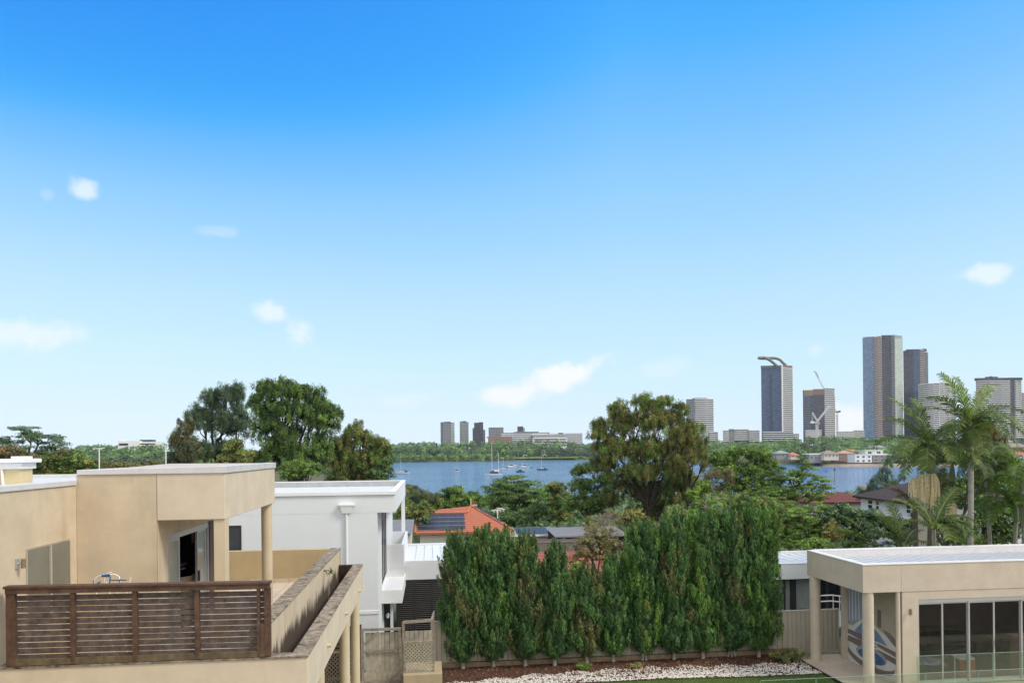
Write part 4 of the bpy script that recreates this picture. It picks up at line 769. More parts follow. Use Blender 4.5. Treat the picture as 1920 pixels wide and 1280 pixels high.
def tree(name, label, Y, bpx, lobes, lm, style='broad', dens=1.0, leaf=None, cat='tree', bm=None, fork=.35, rc=None, tr=None, lean=0, group=None, bare=0, gap=.12, mats2=None, zbase=None, shell=.5, twigs=True):
    x0 = at(bpx, 850, Y)[0]; z0 = G(x0, Y) if zbase is None else zbase; base = np.array((x0, Y, z0))
    e = empty(name, base, label, cat, group); bm = bm or bark
    cs = []; 
    for lb in lobes:
        px, py, rx, ry = lb[:4]; dy = lb[4] if len(lb) > 4 else 0; C = at(px, py, Y+dy); s = depth(C)/F
        cs.append((C, np.array((rx*s, rx*s*.85, ry*s)), lb[5] if len(lb) > 5 else None))
    if min(l_[2] for l_ in lobes) > 9 and twigs:
        n_ = []
        for (C, R, mk) in cs:
            if style == 'flat' or R[0] < .9: n_.append((C, R, mk)); continue
            n_.append((C, R*.74, mk))
            for q in range(6):
                d = nrm(rng.normal(size=3)); d[2] = abs(d[2])*.9 if q < 4 else d[2]; f_ = rng.uniform(.34, .56); n_.append((C+d*R*(1.0-f_*.75), R*f_*np.array((1, 1, rng.uniform(.75, 1.05))), 'sub'))
        cs = n_
    s = Y/F*1.05; lf = leaf or max(.07, .0026*Y); wd = lf*(.24 if style in ('needle', 'wisp') else .5)
    H = max(c[2]+r[2] for c, r, _ in cs)-z0; Wc = max(r[0] for c, r, _ in cs)
    forkp = base+np.array((lean, 0, H*fork)); tr_ = tr or max(.06, H*.022)
    tm = MB(); limb(tm, base-(0, 0, .2), forkp, tr_*1.25, tr_*.8, .02, 5, 9)
    V, T, V2, T2 = [], [], [], []
    for C, R, mk in cs:
        if mk == 'sub': ins = limb(tm, main_c, C, tr_*.15, tr_*.06, .05, 6, 4)
        else: main_c = C; ins = limb(tm, forkp if C[2] > forkp[2] else base+np.array((0, 0, H*fork*.6)), C, tr_*.5, tr_*.16, .07, 6, 6)
        rcl = rc*s if rc else max(.3*min(R), .0048*Y); area = 4*math.pi*((R[0]*R[1])**1.6/3+2*(R[0]*R[2])**1.6/3)**(1/1.6)
        k = max(4, int(dens*area/(math.pi*rcl*rcl)*(.8 if style == 'needle' else 1.0))); nl = int(np.clip(3.1*rcl*rcl/(lf*wd*.5), 12, 170)*(1.25 if style in ('needle', 'wisp') else 1.0))
        lo_ = rng.normal()*.10
        for i in range(k):
            d = nrm(rng.normal(size=3)); d[2] = d[2] if d[2] > -.75 else -d[2]
            rr = shell+(1-shell)*rng.uniform()**.6; rr *= rng.uniform(1-gap, 1+gap); P = C+d*R*rr
            if P[2] < G(P[0], P[1])+.15: continue
            b = float(np.clip(rng.normal(.46, .2)+lo_, 0, 1)); 
            if twigs and i % 5 == 0: j = ins[rng.integers(3, 7)]; limb(tm, j, P, tr_*.2, max(.008, tr_*.04), .08, 3, 4)
            v = blob_cluster(P, rcl*rng.uniform(.65, 1.25), nl, lf, wd, style, d); t = np.clip(b+rng.normal(size=nl)*.22, 0, 1)
            if mats2 and rng.uniform() < mats2[1]: V2.append(v); T2.append(t)
            else: V.append(v); T.append(t)
    for _ in range(bare):
        C, R, _k = cs[rng.integers(len(cs))]; d = nrm(rng.normal(size=3)+(0, 0, .7)); limb(tm, C, C+d*R*1.25, tr_*.2, .012, .1, 4, 4)
    tm.build('trunk', bm, e, smooth=True)
    raw_mesh('crown', np.concatenate(V), len(np.concatenate(T)), 4, lm, e, np.concatenate(T))
    if V2: raw_mesh('crown', np.concatenate(V2), len(np.concatenate(T2)), 4, mats2[0], e, np.concatenate(T2))
    return e
# ------------------------------------------------------------------ cypresses
def cypress(px, Y, top, prof, lm, label, lm2=None, zb=5.7, stems=1, trunkm=None, bx=None):
    bx = bx if bx is not None else px; base = at(bx, 1240, Y); base[2] = zb; T_ = at(px, top, Y); C0 = at(px, 1200, Y)[0]; s = depth(T_)/F
    e = empty('cypress', base, label, 'cypress', 'row of cypresses along the steel fence'); H = T_[2]-zb; zf = zb+.34
    tm = MB()
    for k in range(stems): tm.tube([base+((k-(stems-1)/2)*.16, 0, -.05), base+((k-(stems-1)/2)*.05, 0, .35), (C0, Y, zb+1.2)], [.085/stems**.5, .06/stems**.5, .04], 8)
    tm.build('trunk', trunkm or palebark, e, smooth=True)
    PT = [p[0] for p in prof]; PH = [p[1]*s for p in prof]; tips = [p for p in prof[0][2]] if len(prof[0]) > 2 else [0]
    ph = rng.uniform(0, 6.28, 6)
    def R(t, a): 
        return np.interp(t, PT, PH)*(1+.10*math.sin(3*a+ph[0]+5*t)+.08*math.sin(5*a+ph[1]-9*t)+.07*math.sin(17*t+ph[2]+2*a))
    V, T, V2, T2 = [], [], [], []
    PH = [v_*1.17 for v_ in PH]; nP = int(100*H*max(PH)*.92)
    for i in range(nP):
        t = rng.uniform()**.92; a = rng.uniform(0, 2*math.pi); rr = R(t, a)*(rng.uniform()**.28)*(1.0 if rng.uniform() < .75 else rng.uniform(1.0, 1.16))
        z = zf+t*(H-.42)-.10; pos = np.array((C0+(T_[0]-C0)*t+rr*math.cos(a), Y+rr*math.sin(a)*.8, z))
        out_ = np.array((math.cos(a), math.sin(a), 0)); dr = nrm(np.array((0, 0, 1.0))+out_*(.17 if t < .85 else .08)+rng.normal(size=3)*.08)
        Lp = rng.uniform(.32, .68)*(1.15 if t > .8 else 1); n = 96; q = rng.uniform(0, 1, (n, 1))**.8; w_ = .105*(1-q)**.6+.012
        sp_ = rng.normal(size=(n, 3))*w_*.62; p = pos+dr*q*Lp+sp_
        up = dr*1.0+nrm(sp_)*.45+rng.normal(size=(n, 3))*.22; nn = nrm(sp_)+out_*.8+rng.normal(size=(n, 3))*.4
        v = leaves(p, nn, .125, .030, up); b = np.clip(rng.normal(.42, .24)+.16*math.sin(4*t+ph[3])*math.sin(2*a+ph[4]), 0, .95); tt = np.clip(b+rng.normal(size=n)*.2+q[:, 0]*.15, 0, 1)
        if lm2 and math.sin(7*t+ph[5]+a*2)+.6*math.sin(13*t+3*a) > lm2[1]: V2.append(v); T2.append(tt)
        else: V.append(v); T.append(tt)
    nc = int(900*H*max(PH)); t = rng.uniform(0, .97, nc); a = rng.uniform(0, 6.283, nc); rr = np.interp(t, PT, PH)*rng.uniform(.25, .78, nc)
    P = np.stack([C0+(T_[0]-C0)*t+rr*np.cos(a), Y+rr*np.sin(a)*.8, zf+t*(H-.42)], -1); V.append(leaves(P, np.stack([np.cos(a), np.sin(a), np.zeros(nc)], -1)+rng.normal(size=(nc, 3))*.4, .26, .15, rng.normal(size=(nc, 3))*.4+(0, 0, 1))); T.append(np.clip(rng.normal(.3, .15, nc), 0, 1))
    for k, tx in enumerate(tips):          # pointed leaders at the top
        for j in range(7):
            n = 60; q = rng.uniform(0, 1, (n, 1)); pos = T_+np.array((tx*s+rng.normal()*.05, rng.normal()*.08, -.55)); dr = nrm(np.array((rng.normal()*.07, 0, 1))); sp_ = rng.normal(size=(n, 3))*(.10*(1-q)+.01)*.6
            v = leaves(pos+dr*q*(.62-.1*(k % 2))+sp_, rng.normal(size=(n, 3)), .12, .034, dr+rng.normal(size=(n, 3))*.2); V.append(v); T.append(np.clip(rng.normal(.55, .15, n), 0, 1))
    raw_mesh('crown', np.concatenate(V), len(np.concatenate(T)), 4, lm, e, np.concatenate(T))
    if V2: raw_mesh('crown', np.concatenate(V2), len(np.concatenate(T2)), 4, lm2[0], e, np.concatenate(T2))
    return e
cyp, cypb = LG['cyp'], LG['cypb']
cypl = leafmat('cypress_light_green', (.025, .055, .016), (.105, .19, .045), (.19, .20, .05))
#  t: 0 foliage foot .. 1 top ; half width px
CY = [
 (868, 28.4, 1012, [(0, 12, [-14, 6, 22]), (.06, 26), (.35, 37), (.65, 34), (.85, 34), (1, 24)], cyp, 'leftmost cypress, dense and blunt topped with olive patches, beside the lattice gate', (cypb, .75), 1),
 (925, 28.5, 1002, [(0, 12, [-22, 0, 24]), (.08, 34), (.4, 36), (.7, 38), (.88, 38), (1, 20)], cyp, 'second cypress from the left, deep green with two knobbly tops', (cypl, .7), 1),
 (985, 28.4, 1014, [(0, 10, [-3, 10]), (.08, 32), (.4, 32), (.6, 30), (.8, 22), (.92, 17), (1, 6)], cyp, 'third cypress from the left with a thin bronze dying top', (cypb, .35), 1),
 (1040, 28.3, 1032, [(0, 10, [0]), (.08, 32), (.4, 33), (.62, 30), (.8, 22), (.92, 13), (1, 2)], cyp, 'fourth cypress from the left with a single neat pointed cone top', (cypl, 1.0), 1),
 (1100, 28.4, 1078, [(0, 8, [-6, 12]), (.08, 26), (.35, 30), (.6, 30), (.85, 26), (1, 10)], cypb, 'short bronzed and patchy cypress in the middle of the row', (cyp, .1), 1),
 (1150, 28.5, 1062, [(0, 9, [-5, 8, 18]), (.08, 30), (.4, 28), (.7, 26), (.9, 20), (1, 8)], cyp, 'short green cypress just left of the tall group', (cypl, .5), 1),
 (1208, 28.5, 990, [(0, 10, [-12, 4, 18]), (.08, 32), (.35, 34), (.7, 34), (.9, 30), (1, 20)], cyp, 'fifth cypress from the right, rich green, with a broad brownish shoulder', (cypl, .35), 2),
 (1264, 28.4, 976, [(0, 12, [-14, 0, 12]), (.08, 36), (.4, 31), (.75, 29), (.9, 24), (1, 12)], cyp, 'fourth cypress from the right with a dark twin pointed top', (cypb, .9), 1),
 (1318, 28.4, 970, [(0, 9, [-16, 0, 14]), (.08, 32), (.35, 31), (.75, 31), (.92, 28), (1, 18)], cypl, 'third cypress from the right, mid green and evenly feathered', (cyp, -.2), 1),
 (1372, 28.5, 966, [(0, 12, [-16, 2, 16]), (.07, 32), (.35, 34), (.75, 32), (.92, 30), (1, 22)], cyp, 'second cypress from the right standing on thin forked bare stems', (cypb, .7), 3),
 (1423, 28.3, 962, [(0, 12, [-18, -4, 10, 22]), (.07, 32), (.35, 31), (.75, 30), (.92, 30), (1, 24)], cypl, 'rightmost cypress, bright green topped, ending the row beside the steel fence', (cyp, .1), 1)]
for (px, Y, top, prof, lm, lab, l2, st) in CY: cypress(px, Y, top, prof, lm, lab, l2, stems=st)
# low plants in the bed
def bush(name, label, px, py, Y, rx, ry, lm, leaf=.07, style='broad', dens=1.2, cat='shrub', zb=5.66, n2=None, group=None, rc=None):
    C = at(px, py, Y); s = depth(C)/F
    return tree(name, label, Y, px, [(px-rx*.35, py, rx*.7, ry*.9, -.1), (px+rx*.4, py+ry*.1, rx*.65, ry*.8, .1), (px, py-ry*.2, rx*.6, ry*.85, 0)], lm, style, dens, leaf, cat, zbase=zb, fork=.25, tr=.02, mats2=n2, group=group, rc=rc)
bush('shrub', 'rounded olive green shrub in the pebbles beside the steel fence post', 1485, 1238, 27.7, 40, 22, LG['olive'], .07, n2=(LG['deep'], .3))
bush('shrub', 'small yellow green plant in the mulch below the middle cypresses', 1096, 1252, 27.7, 20, 9, LG['bright'], .06)
bush('shrub', 'straggly pale low plant in the pebbles below the forked cypress trunk', 1196, 1250, 27.6, 18, 7, LG['olive'], .06)
# ================================================================== MID GROUND TREES
tree('acacia', 'flat topped spreading acacia at the far left against the sky', 95, 62, [(45, 806, 26, 11), (8, 826, 24, 9), (70, 822, 40, 13), (105, 830, 26, 13), (30, 838, 26, 8, -3), (95, 845, 30, 9, 3)], LG['blue'], 'flat', .8, fork=.55, mats2=(LG['deep'], .4), rc=9)
tree('brown_leaf_tree', 'brownish tree at the left edge behind the white roof chimney', 90, 25, [(10, 852, 34, 20), (45, 862, 30, 20)], LG['brown'], 'broad', 1.0, mats2=(LG['rust'], .25))
tree('bushy_tree', 'olive green bushy tree below the flat topped acacia', 92, 125, [(85, 870, 36, 22), (130, 860, 34, 24), (158, 876, 30, 20), (105, 890, 45, 20)], LG['mid'], 'broad', 1.2, mats2=(LG['olive'], .4))
tree('bushy_tree', 'low green tree between the two roof antennas', 110, 215, [(190, 880, 34, 16), (235, 882, 34, 14), (280, 880, 34, 16)], LG['olive'], 'broad', 1.2, mats2=(LG['brown'], .3))
tree('she_oak', 'dark brownish she oak at the left of the tall gum group', 92, 345, [(350, 800, 18, 36), (336, 838, 22, 36), (362, 846, 34, 34), (326, 866, 18, 20)], LG['brown'], 'needle', .9, bm=darkbark, mats2=(LG['blue'], .35))
tree('she_oak', 'tall thin crowned she oak with see through branches left of the big gum', 95, 405, [(425, 745, 22, 30), (395, 758, 22, 34), (446, 752, 18, 36), (378, 790, 26, 34), (415, 800, 34, 38), (450, 800, 24, 40), (400, 850, 44, 30)], LG['blue'], 'needle', 1.0, bm=darkbark, rc=7, mats2=(LG['deep'], .3), bare=12)
tree('gum_tree', 'large dense green gum tree, tallest on the left, behind the white house roof', 88, 552, [(502, 738, 30, 26), (540, 735, 44, 26), (575, 742, 34, 26), (600, 770, 34, 28), (515, 775, 42, 34), (560, 780, 46, 40), (615, 800, 30, 40), (500, 815, 42, 36), (560, 830, 54, 40), (600, 850, 46, 36), (520, 860, 50, 34), (476, 752, 16, 16), (622, 775, 20, 18)], LG['mid'], 'needle', .95, bm=darkbark, mats2=(LG['deep'], .45), leaf=.3)
tree('bushy_tree', 'yellowish rounded young tree between she oak and big gum', 84, 440, [(440, 838, 22, 18), (455, 858, 30, 22), (425, 866, 26, 18)], LG['olive'], 'broad', 1.2, mats2=(LG['bright'], .4))
tree('bushy_tree', 'bright green shrubby tree right behind the parapet corner of the cream house', 62, 565, [(545, 885, 26, 22), (578, 882, 26, 20), (565, 875, 20, 16)], LG['bright'], 'broad', 1.3, mats2=(LG['mid'], .35))
tree('she_oak', 'sparse olive brown she oak beside the water at the left', 90, 668, [(662, 812, 20, 20), (640, 838, 28, 28), (684, 830, 34, 24), (712, 846, 28, 24), (650, 868, 40, 30), (700, 870, 38, 28), (668, 796, 12, 10), (722, 862, 18, 24), (640, 895, 34, 20), (690, 898, 34, 18)], LG['olive'], 'needle', 1.0, mats2=(LG['mid'], .35), leaf=.27, bare=14)
tree('broad_leaf_tree', 'small dark tree leaning over the water right of the olive she oak', 85, 722, [(722, 878, 17, 20), (708, 892, 22, 14), (728, 888, 12, 14)], LG['deep'], 'broad', 1.0, mats2=(LG['mid'], .4))
# ---- right of the white house roof
tree('bare_bush', 'grey twiggy half bare bush at the corner of the white house roof', 95, 785, [(780, 928, 30, 20), (800, 940, 26, 18), (768, 950, 22, 24)], LG['blue'], 'wisp', .45, bare=60, tr=.12, mats2=(LG['olive'], .4))
tree('bushy_tree', 'green tree beside the post of the white house balcony', 80, 762, [(762, 962, 22, 36), (785, 965, 26, 28), (752, 985, 22, 30)], LG['olive'], 'broad', 1.1, mats2=(LG['mid'], .5))
tree('bushy_tree', 'light green spreading tree behind the ridge of the red roof', 120, 845, [(820, 940, 34, 20), (860, 936, 34, 18), (890, 940, 28, 22), (835, 958, 40, 22), (880, 962, 34, 22), (850, 920, 26, 9)], LG['bright'], 'broad', 1.1, mats2=(LG['mid'], .55))
tree('umbrella_tree', 'broad domed poinciana in front of the water, right of the red roof', 100, 964, [(965, 905, 34, 17), (935, 915, 26, 17), (995, 917, 28, 17), (965, 925, 48, 18), (940, 940, 30, 20), (995, 942, 34, 22), (965, 955, 44, 24)], LG['mid'], 'flat', 1.25, fork=.4, mats2=(LG['deep'], .35), rc=11)
tree('bushy_tree', 'dark green tree below the domed poinciana', 90, 975, [(945, 972, 30, 16), (985, 970, 34, 18), (1015, 960, 26, 24)], LG['deep'], 'broad', 1.1, mats2=(LG['mid'], .3))
tree('brown_leaf_tree', 'brownish green tree right of the domed poinciana', 105, 1040, [(1040, 915, 24, 14), (1035, 935, 30, 22), (1060, 940, 28, 26), (1045, 965, 34, 22)], LG['olive'], 'broad', 1.0, mats2=(LG['mid'], .55))
tree('spreading_tree', 'spreading green tree with forked trunk left of the giant fig', 88, 1100, [(1090, 885, 22, 14), (1120, 878, 30, 14), (1090, 915, 34, 20), (1130, 905, 30, 20), (1075, 945, 30, 24), (1110, 950, 40, 28), (1140, 940, 28, 26)], LG['mid'], 'broad', .8, fork=.3, rc=9, mats2=(LG['deep'], .4))
tree('fig_tree', 'giant broad dark she oak with several trunks in the middle, against the sky', 82, 1215, [(1200, 760, 34, 24), (1165, 775, 28, 26), (1240, 762, 32, 22), (1278, 770, 20, 22), (1140, 805, 32, 30), (1190, 800, 44, 36), (1240, 800, 44, 36), (1290, 815, 32, 30), (1120, 825, 22, 22), (1150, 845, 44, 30), (1210, 850, 52, 36), (1270, 850, 48, 36), (1312, 850, 20, 40), (1190, 890, 50, 26), (1250, 890, 52, 28), (1240, 925, 60, 30, 3), (1175, 925, 50, 30, 3), (1250, 960, 56, 26, 3), (1290, 920, 40, 34, 2), (1130, 880, 36, 30, 2), (1215, 965, 60, 24, 4)], LG['olive'], 'needle', .88, bm=darkbark, fork=.25, leaf=.25, mats2=(LG['mid'], .35), bare=20, tr=.22)
tree('she_oak', 'rust tinted she oak crown on the right flank of the giant dark tree', 80, 1290, [(1265, 815, 22, 18, -2), (1295, 835, 24, 24, -2), (1318, 870, 14, 34, -2), (1285, 870, 24, 20, -2)], leafmat('leaf_amber_olive', (.05, .055, .02), (.15, .14, .045)), 'needle', .6, bm=darkbark, leaf=.24)
tree('bushy_tree', 'fresh green tree crowns right of the giant tree below the white tower', 95, 1370, [(1350, 865, 26, 22), (1385, 852, 30, 18), (1420, 858, 32, 20), (1365, 885, 34, 24), (1410, 888, 40, 28), (1440, 880, 24, 24), (1385, 920, 46, 28), (1435, 925, 34, 30)], LG['bright'], 'broad', 1.0, mats2=(LG['mid'], .6))
tree('bare_tree', 'leafless pinkish twiggy tree in front of the fresh green crowns', 70, 1350, [(1335, 900, 26, 30), (1365, 905, 22, 24), (1345, 925, 24, 20)], LG['brown'], 'wisp', .22, bm=mat('grey_bark', (.28, .22, .19), .9, .2, 5), bare=120, tr=.12)
tree('mimosa', 'feathery layered jacaranda reaching over the water right of centre', 60, 1480, [(1510, 885, 26, 14), (1535, 905, 24, 12), (1550, 920, 16, 10), (1480, 900, 30, 20), (1500, 925, 34, 16), (1460, 935, 34, 24), (1505, 862, 12, 10), (1530, 935, 20, 10), (1455, 890, 24, 18)], LG['mid'], 'flat', 1.0, fork=.45, mats2=(LG['bright'], .35), rc=8)
tree('bushy_tree', 'mottled green tree right of the tall cypresses', 50, 1450, [(1425, 955, 36, 26), (1465, 965, 36, 28), (1490, 985, 36, 26), (1440, 995, 30, 30), (1475, 1010, 34, 22)], LG['mid'], 'broad', 1.1, mats2=(LG['olive'], .4))
tree('feathery_tree', 'bright feathery leaved tree left of the dark magnolia', 46, 1510, [(1500, 970, 30, 20), (1535, 960, 28, 18), (1550, 980, 26, 18), (1515, 1000, 36, 20), (1545, 1010, 28, 18), (1490, 1018, 24, 14)], LG['mid'], 'flat', 1.2, mats2=(LG['bright'], .45), rc=8)
tree('magnolia', 'glossy dark broad leaved magnolia in front of the white two storey house', 44, 1600, [(1590, 962, 30, 20), (1620, 975, 34, 22), (1580, 985, 36, 22), (1625, 1000, 30, 20), (1600, 1010, 38, 18), (1558, 972, 20, 16)], LG['deep'], 'broad', 1.15, leaf=.24, mats2=(LG['blue'], .3))
bush('shrub', 'fresh light green shrub against the annexe roof beside the feathery tree', 1535, 1022, 40.5, 34, 14, LG['bright'], .16, zb=5.6)
bush('shrub', 'dull yellow shrub tip left of the fan of palm leaves', 1560, 1000, 41.5, 18, 24, LG['gold'], .14, zb=5.6)
tree('shaded_bush', 'dark foliage hiding the lower wall of the white two storey house', 47, 1690, [(1662, 985, 26, 17), (1700, 985, 28, 16), (1735, 990, 24, 18), (1680, 1000, 34, 16), (1715, 968, 14, 10)], LG['deep'], 'broad', 1.2, leaf=.2, mats2=(LG['mid'], .35))
tree('pine_tree', 'small dark open branched pine standing in front of the water at the right', 85, 1662, [(1664, 873, 10, 12), (1660, 890, 16, 14), (1652, 905, 24, 12), (1668, 915, 26, 14), (1655, 925, 34, 10), (1690, 895, 8, 5), (1632, 915, 8, 4)], LG['blue'], 'needle', .9, fork=.5, bm=darkbark, leaf=.22)
tree('pine_tree', 'tiny dark pine tips left of the open branched pine', 85, 1617, [(1611, 915, 4, 14), (1624, 918, 10, 9), (1620, 930, 14, 8)], LG['blue'], 'needle', 1.0, fork=.5, bm=darkbark, leaf=.22)
tree('she_oak', 'orange brown feathery she oak behind the tall palm at the right', 60, 1850, [(1845, 815, 26, 24), (1870, 840, 22, 30), (1830, 845, 26, 30), (1860, 870, 28, 26), (1815, 815, 18, 18), (1885, 865, 14, 18)], LG['rust'], 'needle', .85, mats2=(LG['olive'], .5), leaf=.2)
tree('bushy_tree', 'green leafy tree filling the gap behind the tall pale palm trunk', 46, 1850, [(1800, 915, 26, 20), (1835, 900, 26, 22), (1870, 905, 28, 22), (1905, 915, 26, 24), (1930, 900, 24, 24)], LG['mid'], 'broad', 1.0, leaf=.2, mats2=(LG['bright'], .35))
tree('mango_tree', 'dense round leaved mango tree right of the tall palm trunk', 42, 1850, [(1835, 945, 30, 24), (1865, 965, 34, 26), (1900, 955, 30, 30), (1840, 985, 36, 26), (1885, 1000, 40, 24), (1820, 1008, 26, 18), (1915, 990, 24, 26)], LG['mid'], 'broad', 1.1, leaf=.2, mats2=(LG['deep'], .5))
tree('shaded_bush', 'dark tangled bush under the crowns of the flowering and leaning palms', 37, 1775, [(1760, 905, 24, 22), (1790, 915, 28, 24), (1730, 925, 18, 16), (1775, 935, 34, 20), (1835, 910, 22, 26)], LG['deep'], 'needle', .8, leaf=.2, mats2=(LG['brown'], .3))
tree('shaded_bush', 'dark undergrowth tree between the two palm trunks', 40, 1785, [(1770, 985, 26, 24), (1800, 990, 24, 22), (1790, 940, 30, 30, 4), (1745, 985, 20, 26)], LG['deep'], 'broad', 1.0, leaf=.2)
bush('shrub', 'lime green low hedge top just above the pool house roof', 1810, 1012, 34, 40, 8, LG['bright'], .12, zb=5.6, style='flat')
# colourful cluster behind the cypresses
tree('bare_bush', 'pale grey leafless twig bush behind the middle cypresses', 40, 1135, [(1130, 985, 22, 20), (1150, 975, 22, 18), (1110, 1000, 20, 18), (1140, 1010, 26, 22)], LG['olive'], 'wisp', .16, bm=mat('pale_twig', (.42, .34, .27), .9, .2, 5), bare=130, tr=.07, fork=.2)
tree('gold_leaf_tree', 'yellow leaved small tree behind the cypresses left of the dark trunks', 42, 1185, [(1190, 965, 24, 14), (1175, 975, 20, 14), (1205, 980, 24, 14)], LG['gold'], 'broad', .8, leaf=.13, mats2=(LG['olive'], .5))
tree('rust_leaf_tree', 'rusty orange leaved tree in the gap between the cypress groups', 36, 1130, [(1130, 1040, 22, 22), (1100, 1030, 26, 24), (1150, 1030, 20, 20), (1085, 1050, 22, 16), (1120, 1015, 28, 16)], LG['rust'], 'broad', .75, leaf=.12, mats2=(LG['olive'], .65), bare=30)
tree('gold_leaf_tree', 'lime yellow shrub top left of the grey leafless twigs', 50, 1108, [(1105, 978, 16, 9), (1112, 992, 18, 10)], LG['gold'], 'broad', .9, leaf=.14, mats2=(LG['bright'], .6))
tree('wispy_bush', 'pale green wispy bush behind the tall cypresses', 38, 1268, [(1262, 965, 22, 18), (1280, 975, 22, 18), (1250, 985, 20, 16)], leafmat('leaf_pale_green', (.10, .12, .05), (.26, .28, .14)), 'wisp', .8, leaf=.18, bare=15)
tree('pale_trunk_tree', 'pale branched frangipani rising behind the tall cypresses', 40, 1352, [(1345, 935, 22, 14), (1370, 935, 18, 14), (1325, 950, 20, 12)], LG['bright'], 'wisp', .4, bm=palebark, bare=26, tr=.09, leaf=.16)
tree('banana_tree', 'lime green banana like plant beside the dark trunks of the giant tree', 45, 1312, [(1306, 925, 18, 12), (1322, 915, 16, 10), (1310, 950, 14, 18)], LG['bright'], 'wisp', .9, leaf=.4, tr=.08)
tree('bushy_tree', 'dark bushy tree just behind the right hand cypress tops', 48, 1390, [(1380, 945, 30, 24), (1400, 965, 28, 18), (1330, 975, 30, 18)], LG['deep'], 'broad', 1.0, mats2=(LG['mid'], .4))
bush('shrub', 'lime green shrub glimpsed between cypress tops left of the tile roof', 958, 1030, 30.5, 9, 22, LG['bright'], .07, zb=5.6)
bush('shrub', 'fresh green shrub behind the short bronzed cypress', 1082, 1072, 30.5, 18, 16, LG['bright'], .07, zb=5.6)
bush('shrub', 'small orange flowering shrub between two cypress tops', 1012, 1062, 31, 8, 9, LG['rust'], .06, zb=5.6)
# undergrowth on the near bank
n = 26000; ux = rng.uniform(-40, 150, n); uy = rng.uniform(48, 195, n); uz = gz(ux, uy); h = (1.0+.9*np.sin(ux*.31)*np.sin(uy*.23)+rng.uniform(0, 1.2, n))*np.clip(rng.uniform(0, 1, n)**.5, .2, 1); ok = ~((ux < 12) & (uy < 92))
ux, uy, uz, h = ux[ok], uy[ok], uz[ok], h[ok]; cc = np.repeat(np.stack([ux, uy, uz+h], -1), 2, 0)+rng.normal(size=(len(ux)*2, 3))*.4
ug = raw_mesh('undergrowth', leaves(cc, rng.normal(size=cc.shape)*.5+(0, -.4, 1), .9, .5), len(cc), 4, LG['deep'], tint=np.clip(rng.normal(.5, .25, len(cc)), 0, 1)); tag(ug, 'dark green undergrowth covering the near river bank', 'undergrowth', kind='stuff')
